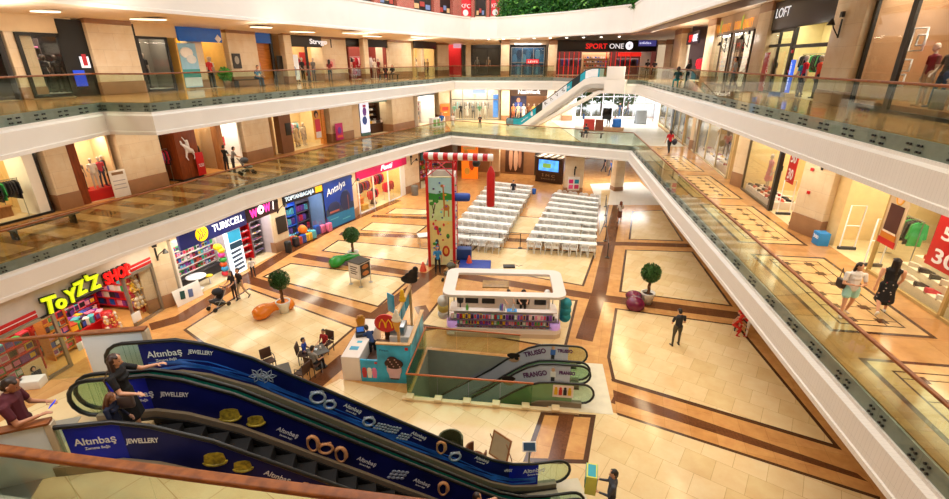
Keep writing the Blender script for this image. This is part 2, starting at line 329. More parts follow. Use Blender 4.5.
# staff at the climbing tower and stands
person('attendant in blue top and cap standing at the foot of the climbing tower', G(438,273), yaw(.2,-1), 1.7, '2a82c4','1c2026', hair='2a74b0', ra=((.2,.4,-1),(-.2,1,.5)))
person('worker in dark blue shirt bending behind the ice cream counter', G(374,361), yaw(-.6,.8), 1.68, '1c3460','16181e', hair='20140e', lean=48, ra=((.15,.6,-.8),(-.1,.9,-.3)), la=((.15,.6,-.8),(-.1,.9,-.3)), nod=20)
person('seller in black top behind the phone accessory counter', G(523,322)+V(0,.3,0), yaw(0,-1), 1.62, '17171c','1a1a20', hair='141010', style='bob', ra=((.15,.3,-1),(-.2,1,.1)), la=((.15,.3,-1),(-.2,1,.1)), nod=25)
person('seller in pale blue shirt leaning over the accessory counter', G(506,318)+V(0,.4,0), yaw(.3,-1), 1.6, '7fb2dc','303848', hair='3c2416', style='tail', lean=30, ra=((.15,.6,-.7),(-.1,.9,-.2)), la=((.15,.6,-.7),(-.1,.9,-.2)), nod=25)
# table of three
TBL = G(321,353)
person('boy in blue t-shirt seated on the far side of the cafe table', G(306,362), yaw(.9,.1), 1.5, '1b3f9e','2c2c36', hair='1a120e', **SIT)
person('child in red top seated at the cafe table, facing the escalators', G(326,352), yaw(-.4,-.9), 1.45, 'a81f26','2a2c48', 'e0e0e0', hair='1a120e', **SIT)
person('person in grey patterned shirt seated with back to the escalator', G(315,373), yaw(.4,.9), 1.6, '9a948c','1e1e24', hair='1a120e', nod=15, **SIT)
# crouching family at the right
c0 = G(741,331)
CROUCH = dict(rl=((.3,.9,-.25),(.05,-.35,-1)), ll=((.3,.9,-.25),(.05,-.35,-1)), lean=35, ra=((.1,.7,-.7),(0,.8,-.6)), la=((.1,.7,-.7),(0,.8,-.6)), nod=15)
person('child in red costume crouching on the floor by the gallery edge', G(732,333), yaw(.8,-.5), 1.4, 'd02a1c','c82418','c82418', hair='d02a1c', **CROUCH)
person('person in navy jacket crouching between two red dressed children', G(739,328), yaw(-.3,-1), 1.72, '1e2438','20222c', hair='1a120e', **CROUCH)
person('child in red and white outfit bending beside the crouching adult', G(746,336), yaw(-.7,.5), 1.4, 'd8281e','e8e0dc','d8281e', hair='d02a1c', lean=60, ra=((.1,.7,-.7),(0,.5,-.9)), la=((.1,.7,-.7),(0,.5,-.9)))
# first floor
W1 = person('woman in white top and mint shorts walking on the right gallery', G(843,316,F1), yaw(-.2,-1), 1.63, 'e6e0dc','a9dcd4','d8c8b8', hair='2a140e', style='long', legs='shorts', near=True, stout=1.22, ra=((.2,.2,-1),(-.7,.6,.1)), la=((.2,.2,-1),(-.7,.6,.1)), nod=8, turn=-15, rl=((.06,.22,-1),(.03,.05,-1)), ll=((.06,-.12,-1),(.03,-.45,-1)))
W2p = person('woman in black floral dress walking beside the shoe display', G(879,313,F1), yaw(.45,.85), 1.68, '15151a','15151a','e8e4e0', hair='1c100c', style='long', legs='dress', near=True, stout=1.22, sleeve=None, ra=((.2,.35,-1),(.0,.7,-.7)), la=((.2,-.3,-1),(.1,-.05,-1)), rl=((.06,.35,-1),(.03,.05,-1)), ll=((.06,-.2,-1),(.03,-.75,-.8)), turn=-20)
person('woman in red shirt carrying a dark bag along the far right gallery', G(668,153,F1), yaw(-.1,1), 1.72, 'c01f30','1c1c22','1a1a1a', hair='2a140e', style='bob', stout=1.12, **WALK)
person('person in black shirt behind the pushchair on the left gallery', G(228,172,F1), yaw(.3,.9), 1.7, '14141a','22222a', hair='14100e', **PUSH)
person('person in grey shirt leaning over the pushchair on the left gallery', G(235,173,F1), yaw(.6,.6), 1.65, '8a8482','2a2a30', hair='2a1810', lean=15, **PUSH)
person('man in blue shirt and white trousers on the far first floor', G(442,130,F1), yaw(.1,-1), 1.74, '2f66b4','e2e0da','8a6a4a', hair='2a1c14', **{k: WALK[k] for k in ('rl','ll')})
person('woman in white dress walking on the far first floor', G(453,129.5,F1), yaw(-.3,-1), 1.66, 'eadfd6','eadfd6','c8a890', hair='8a5a34', style='long', legs='dress', **{k: WALK[k] for k in ('ra','la')})
person('boy in black vest standing before the fashion shop on the far first floor', G(480,128.5,F1), yaw(0,-1), 1.4, '1a1a1e','20222a','d8d8d8', hair='2a1810', ra=((.1,.3,-1),(-.4,.8,.6)), la=((.1,.3,-1),(-.4,.8,.6)))
person('man in dark jacket seated on the bench with his back to the void', G(586,139,F1)+V(0,.3,0), yaw(.2,1), 1.72, '26303c','20303f', hair='1c1410', lean=15, **SIT)
person('person in navy coat walking in from the glass entrance', G(619,117,F1), yaw(.2,-1), 1.74, '34486a','3a5a80', hair='2a1c14', **WALK)
person('person in pale top striding beside the glass entrance', G(627,115,F1), yaw(1,-.2), 1.72, 'd0b8b0','5478a8', hair='5a3a24', **WALK)
person('person in black standing behind the red mobile stand', G(608,128.5,F1), yaw(0,-1), 1.74, '1a1a20','1c1c22', hair='1c1410')
person('person in black seated at the blue covered desk near the entrance', G(614,129,F1), yaw(-.5,-1), 1.66, '1d1d24','22222c', hair='1c1410', **SIT)
# landing and escalator
ESC_A = math.radians(9.4); EU = V(math.cos(ESC_A), math.sin(ESC_A), 0); EV = V(-math.sin(ESC_A), math.cos(ESC_A), 0)
def esc(u, v, z=0.0): return EU*u+EV*v+V(0,0,z)
def on_vp(x, y, v):
    d = ray(x, y); p = d*(v/d.dot(EV)); return p+V(0,0,EYE)
LP_ = on_vp(118.6,376,8.05); LADYP = V(LP_.x, LP_.y, F1-.02); print('lady head', LP_.z-F1)
GP_ = on_vp(107.7,398,7.62); GIRLP = V(GP_.x, GP_.y, F1-.02); GIRLH = min(1.62, GP_.z-F1+.12); print('girl', GP_.z-F1)
MANP = person('man in maroon t-shirt holding a phone on the escalator landing', G(5,388,F1+1.7)-V(0,0,1.7), yaw(.75,.35), 1.88, '561824','17181f','141414', hair='30221a', skin='b', near=True, stout=1.3, ra=((.2,.35,-1),(-.35,1,.05)), la=((.2,.3,-1),(-.45,1,-.02)), nod=22)
LADY = person('woman in black dress pointing ahead on the escalator', LADYP, yaw(1,.15), 1.76, '121216','121216','1a1a1a', hair='3a2218', style='long', near=True, stout=1.15, legs='dress', ra=((.25,.45,-1),(.1,1,-.05)), la=((.3,.75,-.45),(.15,1,.12)), sleeve='short', turn=-8)
GIRL = person('girl in navy top with plaited brown hair on the escalator', GIRLP, yaw(1,.1), GIRLH, '141d3a','1c2238','2a2a2a', hair='6a3f22', style='long', near=True, sleeve='long', ra=((.25,.3,-1),(.1,.9,-.2)), la=((.15,.1,-1),(0,.6,-.7)), turn=-10, nod=18)
person('rider with dark hair near the foot of the escalator', esc(1.35,7.9,.72), yaw(1,0), 1.62, '2a3a80','1c1c26', hair='2a1810', style='short', ra=((.2,.6,-.9),(0,.9,.3)), la=((.3,.5,-.8),(.2,1,.2)))
# second floor
def on2(px, pyhead, h, back=0): # stand a person so that the crown meets the pixel
    d = ray(px, pyhead); t = (F2+h-EYE)/d.z; return V(d.x*t, d.y*t, F2)
person('person in teal jacket walking past the fashion entrance on the second floor', G(797,97,F2), yaw(-.2,1), 1.68, '2b9d9a','1c2440', hair='1c1410', style='bob', **WALK)
person('man in pale blue shirt walking before the shoe shop on the second floor', G(731,90,F2), yaw(-.8,.6), 1.78, 'b9c4d4','4a4e5c', hair='201812', **WALK)
person('woman in black leaning at the railing beside the shoe shop', G(686,88,F2), yaw(-.5,.8), 1.66, '18181c','16262a', hair='201812', style='bob', **PUSH)
person('person in teal trousers sitting at the railing by the shoe shop', G(676,88,F2), yaw(.2,1), 1.6, '14403f','1f8486', hair='201812', style='bob', **SIT)
person('man in blue denim seated on the bench before the blue shop', G(258,86,F2), yaw(.9,-.5), 1.72, '4378a4','3c5878','2a2a2a', hair='6a5a4e', lean=18, nod=12, **SIT)
person('woman in black coat seated on the second floor beside the stone pier', G(386,79.6,F2), yaw(.2,-1), 1.64, '141418','16161a', hair='181210', style='bob', **SIT)
person('second woman in black seated close beside the stone pier', G(393,79.4,F2), yaw(-.2,-1), 1.62, '19181c','141418', hair='2a1a12', style='bob', **SIT)
person('shopper in dark red before the striped sale sign on the second floor', G(331,82,F2), yaw(.2,1), 1.66, '8a2a30','22222a', hair='201812', style='long')
person('shopper in black inside the sports shop doorway', G(646,77.5,F2), yaw(0,1), 1.72, '1a1a20','26262e', hair='201812')
person('shopper in black beside the corner sports entrance', G(653,78,F2), yaw(.3,1), 1.68, '2a1a1c','1e1e26', hair='201812', **WALK)
person('rider in black on the far escalator', V(8.1,50.05,7.05), yaw(.83,-.56), 1.66, '1a1a1e','1c1c22', hair='1c1410')
# ---------------------------------------------------------------- shop dummies, built once in two poses
def dummy(pose, legs):
    o, _, _ = person('x', (0,0,0), 180, 1.8, '808080', '404040', '303030', style=None, legs=legs, **pose); me = o.data.copy(); me.transform(Matrix.Translation((0,0,o.location.z)) @ Matrix.Scale(o.scale.x, 4)); D.objects.remove(o); return me
DUM = [dummy({}, 'pants'), dummy(dict(ra=((.35,.1,-1),(-.2,.6,-.6)), rl=((.12,.15,-1),(.03,.02,-1))), 'pants'), dummy({}, 'dress')]
DUMSK = pal('b8a698', .4); DUMBK = pal('1c1a1a', .3)
def mannequin(fr, u, d, label, top, bottom, kind=0, h=0.0, skin=None, turn=0, group='shop mannequins', sc=1.0):
    p = fr.at(u, d, h); me = DUM[kind]; mats = []
    for m in me.materials: mats.append({'808080': pal(top, .7), '404040': pal(bottom, .7), '303030': pal(bottom, .5)}.get(m.name[6:12], skin or DUMSK))
    return inst(me, mats, 'mannequin', label, 'mannequin', group, p, fr.a+PI+turn, sc)
# ---------------------------------------------------------------- shared materials
CREAM = tilemat('cream_marble', (234,208,162), (224,194,142), (190,154,104), .9, .9, .006, .16, rot=.62, offset=.5, noise=(1.1,.2), spec=.35)
TAN = tilemat('tan_marble', (212,158,98), (202,146,86), (168,116,66), .8, .8, .004, .17, rot=.3, offset=0, noise=(2.2,.25), spec=.35)
BROWN = tilemat('brown_marble', (112,68,40), (98,58,34), (82,48,28), .8, .8, .003, .13, rot=.3, offset=0, noise=(14,.35), spec=.35)
DARKB = mat('dark_marble_edging', (84,54,36), .15, vary=.12, scale=9)
WALKT = tilemat('walkway_marble', (190,144,92), (174,126,78), (140,98,60), 1.2, 1.2, .004, .12, rot=.16, offset=0, noise=(1.5,.25), spec=.35)
WALKL = tilemat('dark_walkway_marble', (150,98,54), (122,78,42), (96,60,32), 1.2, 1.2, .004, .1, rot=-.3, offset=0, noise=(2,.3), spec=.35)
PALE = tilemat('pale_floor', (238,232,220), (230,224,210), (205,198,184), 1.2, 1.2, .004, .1, rot=.3, offset=0, noise=(1.4,.12))
SHOPF = tilemat('shop_floor_tiles', (224,206,170), (216,196,160), (190,170,138), .6, .6, .003, .25, rot=.2, offset=0, noise=(2,.1))
STONE = tilemat('travertine', (232,214,186), (222,202,172), (192,170,142), 1.3, .75, .004, .32, vert=True, noise=(1.8,.22))
STONED = mat('brown_stone', (156,116,84), .3, vary=.1, scale=2)
FASCIA = tilemat('white_fascia', (238,230,220), (236,228,218), (200,190,180), .12, 2.0, .0022, .45, vert=True, offset=0, noise=(.7,.05))
PLASTER = mat('white_plaster', (238,231,222), .55, vary=.02, scale=1)
SOFFIT = mat('cream_soffit', (244,230,208), .6, vary=.02)
WALLC = mat('cream_wall', (236,214,180), .55, vary=.03)
WALLW = mat('white_wall', (244,240,232), .5, vary=.02)
SHOEG = mat('grey_slab_edge', (142,142,136), .45, vary=.08, scale=6)
STEEL = mat('steel', (168,168,166), .3, .9, vary=.05)
BLACK = mat('black_metal', (24,23,23), .4, vary=.1)
BLACKR = mat('black_rubber', (20,20,21), .35, vary=.08)
RAILW = woodmat('rail_wood', (112,56,14), (150,82,26), .5, 3, (2,2,9))
WOODR = woodmat('red_wood', (112,50,20), (140,66,28), .35, 2, (6,6,1))
WOODM = woodmat('mid_wood', (150,98,58), (176,122,76), .4, 2, (6,6,1))
WOODO = woodmat('orange_wood', (198,118,40), (220,142,58), .35, 2, (1,1,8))
WOODD = woodmat('dark_wood', (58,34,22), (82,50,32), .4, 2, (1,1,6))
GLASS = glassmat('railing_glass', (236,244,236)); GLASSC = glassmat('shop_glass', (247,248,246))
GLASSG = glassmat('green_glass', (214,236,218))
BRICK = tilemat('red_brick', (178,66,52), (158,54,44), (190,150,130), .26, .09, .012, .8, vert=True, noise=(5,.2), bumpy=.3)
# ---------------------------------------------------------------- plan of the galleries (void always on the right of the path)
E1 = [(-18.2,9),(-16.5,15),(-15.3,18.9),(-13.85,23),(-13.1,26),(-11.25,30.3),(-8.85,36.3),(-5.15,43.7),(-2.4,48.4),(13.05,39.7),(10.7,24.6),(9.4,15.6),(8.78,11.4),(8.1,6.6),(7.6,3)]
E2 = [(-14.1,9),(-14.5,14.4),(-15.2,20.1),(-13.0,19.8),(-12.4,22.1),(-10.4,29),(-7.2,38),(-3.9,47.3),(-2.2,53),(8.2,52.5),(12.6,46.6),(14.7,45),(14.05,40),(9.4,9.2),(8.6,3.5)]
E3 = [(-18.6,14),(-16.5,20.2),(-15.3,23.6),(-12.9,29),(-9,37.8),(-4.5,47),(-.45,54.2),(2.3,53.5),(8.3,47.6),(12.5,41.5),(10.5,27),(9.6,20),(8.5,10)]
A = [(-22.6,12),(-20.5,19.2),(-19.2,22.4),(-18.2,24.6),(-17.3,29),(-15.3,34.6),(-12.4,40.9),(-8.6,47.4),(-6.3,52),(-3.7,58)]
TR = [0]
def trim(mb, m, z=0, name='trim'):
    TR[0] += 1; return struct(mb.build('%s_%d' % (name, TR[0]), m))
def slab(name, path, z0, z1, mtop, close):
    b = MB(); b.prism(list(path)+close, z0, z1); return struct(b.build(name, mtop))
BACK = [(34,3),(34,82),(-40,82),(-40,9)]
# ground floor with the escalator well left open
A2 = math.radians(-7); E2U = Vector((math.cos(A2), math.sin(A2), 0)); E2V = Vector((-math.sin(A2), math.cos(A2), 0))
WX = [tuple((E2U*u+E2V*v)[:2]) for u, v in ((-4.1,13.92),(.9,13.92),(.9,16.75),(-4.1,16.98))]
b = MB()
R = [(-40,2),(34,2),(34,82),(-40,82)]
for i in range(4):
    b.add([(*R[i],0),(*R[(i+1)%4],0),(*WX[(i+1)%4],0),(*WX[i],0)], [(0,1,2,3)])
struct(b.build('floor', TAN))
slab('floor_upper.001', offset(E1,.06), F1-.38, F1, WALKT, BACK); slab('ceiling.001', offset(E1,.1), F1-1.22, F1-1.14, SOFFIT, BACK)
slab('floor_upper.002', offset(E2,.06), F2-.38, F2, WALKT, BACK); slab('ceiling.002', offset(E2,.1), F2-1.22, F2-1.14, SOFFIT, BACK)
slab('floor_upper.003', offset(E3,.06), F3-.38, F3, PALE, [(34,10),(34,82),(-40,82),(-40,14)]); slab('ceiling.003', offset(E3,.1)[:9], F3-1.22, F3-1.14, SOFFIT, [(8.35,82),(-40,82),(-40,14)]); slab('ceiling.004', offset(E3,.1)[8:], F3-.56, F3-.48, SOFFIT, [(34,10),(34,82),(8.35,82)]); struct(MB().box(8.3,8.4,47.7,82,F3-1.2,F3-.5).build('wall_soffit_step', PLASTER))
for nm, E, F in (('first', E1, F1), ('second', E2, F2)):
    s = MB().wall(offset(E,.0), F-.38, F-.02, .05).build('trim_slab_edge', SHOEG); struct(s)
    # white fascia leaning a little outwards towards its foot, with ledges top and bottom
    o0, o1, o2, o3 = offset(E,-.05), offset(E,-.17), offset(E,.1), offset(E,-.21); n = len(E); sp = 9 if F == F1 else 11
    for rng, m in ((range(0, sp), PLASTER), (range(sp, n-1), FASCIA)):
        b = MB()
        for i in rng:
            q, r = [[(*o2[k],F-.36),(*o0[k],F-.36),(*o0[k],F-.44),(*o1[k],F-.5),(*o1[k],F-1.1),(*o3[k],F-1.12),(*o3[k],F-1.25),(*o2[k],F-1.25)] for k in (i, i+1)]
            b.add(q+r, [(k,(k+1) % 8,(k+1) % 8+8,k+8) for k in range(8)])
        struct(b.build('wall_fascia', m))
b = MB(); o0, o1 = offset(E3,-.05), offset(E3,.12)
for i in range(len(E3)-1):
    q = [(*o1[i],13.6),(*o0[i],13.6),(*o0[i],13.75),(*offset(E3,0)[i],13.78),(*offset(E3,.0)[i],15.5),(*offset(E3,-.05)[i],15.53),(*offset(E3,-.05)[i],15.65),(*o1[i],15.65)]
    j = i+1; r = [(*o1[j],13.6),(*o0[j],13.6),(*o0[j],13.75),(*offset(E3,0)[j],13.78),(*offset(E3,.0)[j],15.5),(*offset(E3,-.05)[j],15.53),(*offset(E3,-.05)[j],15.65),(*o1[j],15.65)]
    b.add(q+r, [(k,(k+1) % 8,(k+1) % 8+8,k+8) for k in range(8)])
struct(b.build('wall_parapet', PLASTER))
# brown recess in the second-floor soffit, right side
b = MB(); i0, i1 = offset(E3[8:],.1), offset(E3[8:],1.7)
for i in range(len(i0)-1): b.prism([i0[i],i0[i+1],i1[i+1],i1[i]], 13.64, 14.38)
trim(b, PLASTER)
b = MB(); P0, P1_ = offset(E3,.1)[:8], [(-23.5,15.0),(-20.9,19.0),(-18.6,24.2),(-16.9,30.2),(-13.9,37.9),(-8.4,47.8),(-4.2,58.2),(3,58.2)]
for i in range(7): b.add([(*P0[i],13.66),(*P0[i+1],13.66),(*P1_[i+1],13.3),(*P1_[i],13.3),(*P0[i],13.7),(*P0[i+1],13.7),(*P1_[i+1],13.7),(*P1_[i],13.7)], [(0,1,2,3),(4,5,6,7),(2,3,7,6)])
struct(b.build('ceiling.006', SOFFIT))
b = MB(); i0, i1 = offset(E3[8:],.45), offset(E3[8:],1.45)
for i in range(len(i0)-1): b.prism([i0[i],i0[i+1],i1[i+1],i1[i]], 13.615, 13.645)
trim(b, mat('dark_brown_recess', (64,28,14), .5))
b = MB(); i0, i1 = offset(E3[8:],2.9), offset(E3[8:],3.15)
for i in range(len(i0)-1): b.prism([i0[i],i0[i+1],i1[i+1],i1[i]], 14.2, 14.35)
trim(b, PLASTER)
# ---------------------------------------------------------------- pattern of the ground floor
def poly(px, z=0.0): return [tuple(G(x, y)[:2]) for x, y in px]
def inset(P, t):
    n = len(P); a = sum(P[i][0]*P[(i+1) % n][1]-P[(i+1) % n][0]*P[i][1] for i in range(n)); t = t if a > 0 else -t; out = []
    for i in range(n):
        p = Vector(P[i]); d0 = (p-Vector(P[i-1])).normalized(); d1 = (Vector(P[(i+1) % n])-p).normalized()
        m = Vector((-d0.y, d0.x))+Vector((-d1.y, d1.x)); m = m/max(.2, m.length_squared/2); out.append((p.x+m.x*t, p.y+m.y*t))
    return out
CELLS = [[(290.6,263),(412,278.5),(378.7,307.4),(261.7,277)], [(183,330),(249,288),(356,327.5),(275,398)], [(321,251),(338,240),(432,249),(428,265.5)],
         [(359.5,230.4),(372,222),(428,225.6),(417,233.7)], [(385,214),(395,208),(430,209.6),(427,215)], [(419,325),(446,291),(578,300),(566,350)],
         [(476,246),(596,252.6),(584,286.3),(456,264)], [(632,211.3),(663.4,210),(683.8,241.3),(628.5,239.4)], [(625,249.6),(693,251.7),(733,306.6),(619,292)],
         [(615,308),(738,325),(841,449),(612,380),(607,357)], [(505,215),(596,222),(597,239),(500,232)], [(470,206),(520,212),(508,232),(462,228)], [(600,190),(612,190),(606,222),(599,236)]]
b = MB(); e = MB()
for c in CELLS:
    P = poly(c); b.prism(inset(P,.13), -.1, .006); e.prism(P, -.1, .003)
near = [(296,402),(340,379),(412,395),(520,409),(604,409),(617,414),(880,499),(905,560),(240,560)]
b.prism(poly(near), -.1, .004)
trim(b, CREAM); trim(e, DARKB)
def band(pts, w, z=.003):
    P = [tuple(G(x, y)[:2]) for x, y in pts]; b = MB(); L, Rr = offset(P, w/2), offset(P, -w/2)
    for i in range(len(P)-1): b.prism([Rr[i],Rr[i+1],L[i+1],L[i]], -.1, z)
    return b
st = MB(); zz = .0018
for pts, w in [([(613.7,396),(862,478)],.85), ([(590,296.4),(740,316)],.8), ([(617.5,205),(599.5,291),(584,340)],.75), ([(566,243),(596,243.7),(622.5,243.7),(690,245.6)],.7),
               ([(150,327),(180,318.6),(285.8,252.9),(333.8,227),(359.5,216),(398,200)],.8), ([(247,279),(372,318)],.75), ([(295.4,255),(433,277)],.7), ([(340,233.6),(432,237)],.7),
               ([(352,352),(372,318),(436,271)],.75), ([(314.6,384),(347,357)],.75), ([(437,272),(590,296)],.75), ([(497,239),(566,243)],.7), ([(420,306),(432,330)],.6), ([(372,216),(430,218)],.6),
               ([(612,200),(690,206)],.6), ([(436,271),(476,236),(500,212)],.7)]:
    P = [tuple(G(x, y)[:2]) for x, y in pts]; L, Rr = offset(P, w/2), offset(P, -w/2)
    for i in range(len(P)-1): st.prism([Rr[i],Rr[i+1],L[i+1],L[i]], -.1, zz); zz += .00004
trim(st, BROWN)
b = MB(); b.prism(poly([(541,412),(596,415),(588,464),(523,462)]), 0, .009); trim(b, DARKB)
b = MB(); b.prism(inset(poly([(541,412),(596,415),(588,464),(523,462)]),.16), 0, .012); trim(b, TAN)
b = MB(); b.prism(poly([(560,412),(575,413),(563,464),(547,463.5)]), 0, .014); trim(b, BROWN)
b = MB(); b.prism(poly([(617,414),(880,499),(886,490),(841,449),(612,380)]), 0, .0055); trim(b, TAN)
b = MB(); b.prism(poly([(613,390),(614,401),(868,482),(857,473.5)]), 0, .0075); trim(b, BROWN)
b = MB()
for q in ([(611,379),(612,381.4),(842,450.4),(840,447.5)], [(616.5,412.5),(617.5,415),(880,500),(880,497)]): b.prism(poly(q), 0, .0078)
trim(b, DARKB)
# pale floor beyond the kiosk towards the glass front, ground and first floor
b = MB(); b.prism(poly([(590,184),(640,182),(665,205),(598,205)]), 0, .0045); trim(b, PALE)
b = MB(); b.prism([(9.3,41.9),(13.05,39.85),(17.3,39.5),(21.5,61.4),(9,61.4)], F1, F1+.006); trim(b, PALE)
b = MB(); b.prism([(-2.3,48.7),(9.2,42.2),(9,58.4),(-3.6,58.4)], F1, F1+.004); trim(b, CREAM)
# first-floor left walkway: dark and golden marble
b = MB(); i0, i1 = offset(E1[:9],.2), offset(E1[:9],4.4)
for i in range(8): b.prism([i0[i],i0[i+1],i1[i+1],i1[i]], F1, F1+.003)
trim(b, WALKL)
def lerp(a, c, t): return (a[0]+(c[0]-a[0])*t, a[1]+(c[1]-a[1])*t)
b = MB()
for i in range(8):
    seg = (Vector(i0[i+1])-Vector(i0[i])).length; k = max(1, round(seg/1.7))
    for q in range(k):
        t0, t1 = (q+.3)/k, (q+.78)/k
        for w0, w1 in ((.1,.92),):
            a0, a1 = lerp(i0[i],i0[i+1],t0), lerp(i0[i],i0[i+1],t1); c0, c1 = lerp(i1[i],i1[i+1],t0), lerp(i1[i],i1[i+1],t1)
            b.prism([lerp(a0,c0,w0),lerp(a1,c1,w0),lerp(a1,c1,w1),lerp(a0,c0,w1)], F1, F1+.006)
trim(b, WALKT)
# first-floor right walkway: cream panels with small dark squares between tan bands
RF = Frame((12.9,38.7), (7.9,5.2), F1)
pa, bo, sq = MB(), MB(), MB()
def rq(mb, u0, u1, d0, d1, z): mb.prism([tuple(RF.at(u0,d0)[:2]),tuple(RF.at(u1,d0)[:2]),tuple(RF.at(u1,d1)[:2]),tuple(RF.at(u0,d1)[:2])], F1, F1+z)
u = 3.0
while u < 33:
    rq(bo, u, u+5.4, .55, 3.05, .003); rq(pa, u+.12, u+5.28, .67, 2.93, .006); rq(bo, u+.45, u+4.95, 1.0, 2.6, .0075); rq(pa, u+.5, u+4.9, 1.05, 2.55, .009)
    for i in range(6):
        for j in range(2):
            cu, cd = u+.75+i*.78, 1.42+j*.76
            rq(sq, cu-.13, cu+.13, cd-.13, cd+.13, .011); rq(bo, cu-.015, cu+.015, 1.05, 2.55, .0098)
    for j in range(2): rq(bo, u+.5, u+4.9, 1.405+j*.76, 1.435+j*.76, .0102)
    u += 6.6
PANEL = tilemat('walkway_panel', (210,174,122), (202,166,112), (176,136,86), .78, .78, .003, .13, rot=1.42, offset=0, noise=(2,.2))
trim(bo, DARKB); trim(pa, PANEL); trim(sq, DARKB)
# ---------------------------------------------------------------- glass balustrades along the galleries: one thing per straight run
def balustrade(p, q, F, label, group, post=1.25):
    fr = Frame(p, q, F); t = thing('glass_balustrade', label, 'railing', fr.org(), fr.a, group); L = fr.w
    n = max(1, round(L/post)); bolts = MB(); joint = MB()
    g = MB()
    for i in range(n):
        g.box(i*L/n+.008, (i+1)*L/n-.008, -.012, .002, -.36, 1.07)
        for z in (-.28, -.14):
            for s in (.12, .22): bolts.cyl((i*L/n+s,-.012,z),(i*L/n+s,-.045,z), .028, n=8); bolts.cyl(((i+1)*L/n-s,-.012,z),((i+1)*L/n-s,-.045,z), .028, n=8)
    g.build('glass_pane', GLASS, t); o = bolts.build('glass_bolt', BLACK, t); o['kind'] = 'stuff'
    MB().bbox(-.02, L+.02, -.045, .045, 1.05, 1.11, .015).build('handrail', RAILW, t)
    return t
PL1 = ['beside the toy shop sign','over the phone shop','over the pink sign shop','over the luggage shop','over the harbour mural','over the magenta lingerie sign','beside the climbing tower','at the far end of the left gallery']
for i in range(8): balustrade(E1[i], E1[i+1], F1, 'glass balustrade with wooden handrail, first floor, '+PL1[i], 'first floor balustrades')
balustrade(E1[8], E1[9], F1, 'glass balustrade with wooden handrail across the far first-floor bridge', 'first floor balustrades')
for i, w in ((9,'by the red shirted walker'),(10,'beside the shoe displays'),(11,'before the big stone pier'),(12,'beside the two walking women'),(13,'nearest the camera on the right walkway')):
    balustrade(E1[i], E1[i+1], F1, 'glass balustrade with wooden handrail, first floor, '+w, 'first floor balustrades')
W2 = ['in the near corner','before the mannequin windows','on the short bulge by the stone pier','beside the grey suit window','before the blue shop','beside the bench sitter','beside the red dress shop','by the far left corner','before the blue denim posters','at the far escalator','beside the far escalator landing','before the sports shop corner','along the whole right gallery','at the near right end']
for i in range(14):
    if i in (9,): continue
    balustrade(E2[i], E2[i+1], F2, 'glass balustrade with wooden handrail, second floor, '+W2[i], 'second floor balustrades')
# ---------------------------------------------------------------- stone piers
def pier(x, y, w, d, a, z0, z1, base=.75, cap=.55):
    b = MB(); b.bbox(-w/2, w/2, -d/2, d/2, z0+base, z1-cap, .02); b.cur = 1
    b.bbox(-w/2-.02, w/2+.02, -d/2-.02, d/2+.02, z0, z0+base, .02)
    if cap: b.bbox(-w/2-.01, w/2+.01, -d/2-.01, d/2+.01, z1-cap, z1, .02)
    return struct(b.build('column', [STONE, STONED], None, (x, y, 0), a))
def seg_angle(p, q): return math.atan2(q[1]-p[1], q[0]-p[0])
PIERS = []
for (p, q, dep) in [((-18.05,24.3),(-17.35,26.5),1.4), ((-15.55,32.6),(-14.75,35.0),1.3), ((-12.2,41.3),(-10.95,44.0),1.2), ((-8.0,47.9),(-6.3,51.4),1.5), ((-4.1,56.9),(-2.9,57.9),.8)]:
    a = seg_angle(p, q); w = math.hypot(q[0]-p[0], q[1]-p[1]); cx, cy = (p[0]+q[0])/2-math.sin(a)*dep/2, (p[1]+q[1])/2+math.cos(a)*dep/2
    pier(cx, cy, w, dep, a, F1, F2-1.2, .75, .4); pier(cx, cy, w, dep, a, F2, F3-1.2, .6, .55)
for (x, y, w, d, a, f) in [(-19.45,21.95,1.0,.5,1.27,0),(-20.8,18.0,1.3,.4,1.27,2),(-16.75,30.6,1.0,.5,1.2,2),(-13.75,37.6,.7,.5,1.13,2),(-9.7,45.2,.6,.5,1.07,2),(-5.6,53.2,.6,.5,1.1,2),(-16.3,28.4,.9,.5,1.3,9)]:
    if f in (0,1): pier(x, y, w, d, a, F1, F2-1.2, .75, .4)
    if f in (0,2): pier(x, y, w, d, a, F2, F3-1.2, .5, .45)
for px in ((500,509),(546,556)): pier((sum(px)/2-CX)/CF*54.4, 57.7, .95, .5, 0, F2, F3-1.2, .5, .5)
pier(3.6, 58.0, .95, .6, 0, F1, F2-1.2, .6, .4); pier(10.9, 58.0, 1.2, .6, 0, F1, F2-1.2, .6, .4)
pier(21.9, 57.2, 1.2, .8, .6, F2, F3-1.2, .5, .5)
# ground piers between the left shops
for (q0, q1, d) in [((150,314),(182,303),.5), ((277,253.5),(291,247),.6), ((352,220.5),(359,214.8),.6), ((406,194.5),(420,189),.9)]:
    p, q = G(*q0), G(*q1); a = seg_angle(p, q); w = (q-p).length
    pier((p.x+q.x)/2-math.sin(a)*d/2, (p.y+q.y)/2+math.cos(a)*d/2, w, d, a, 0, F1-1.2, .7, 0)
c = G(573,193); pier(c.x, c.y+.5, 1.75, .9, -.05, 0, F1-1.2, .5, .4)
pier(2.2, 50.6, 1.0, .6, -.3, 0, F1-1.2, .5, 0); pier(13.6, 44.5, .9, .9, .2, 0, F1-1.2, .4, 0)
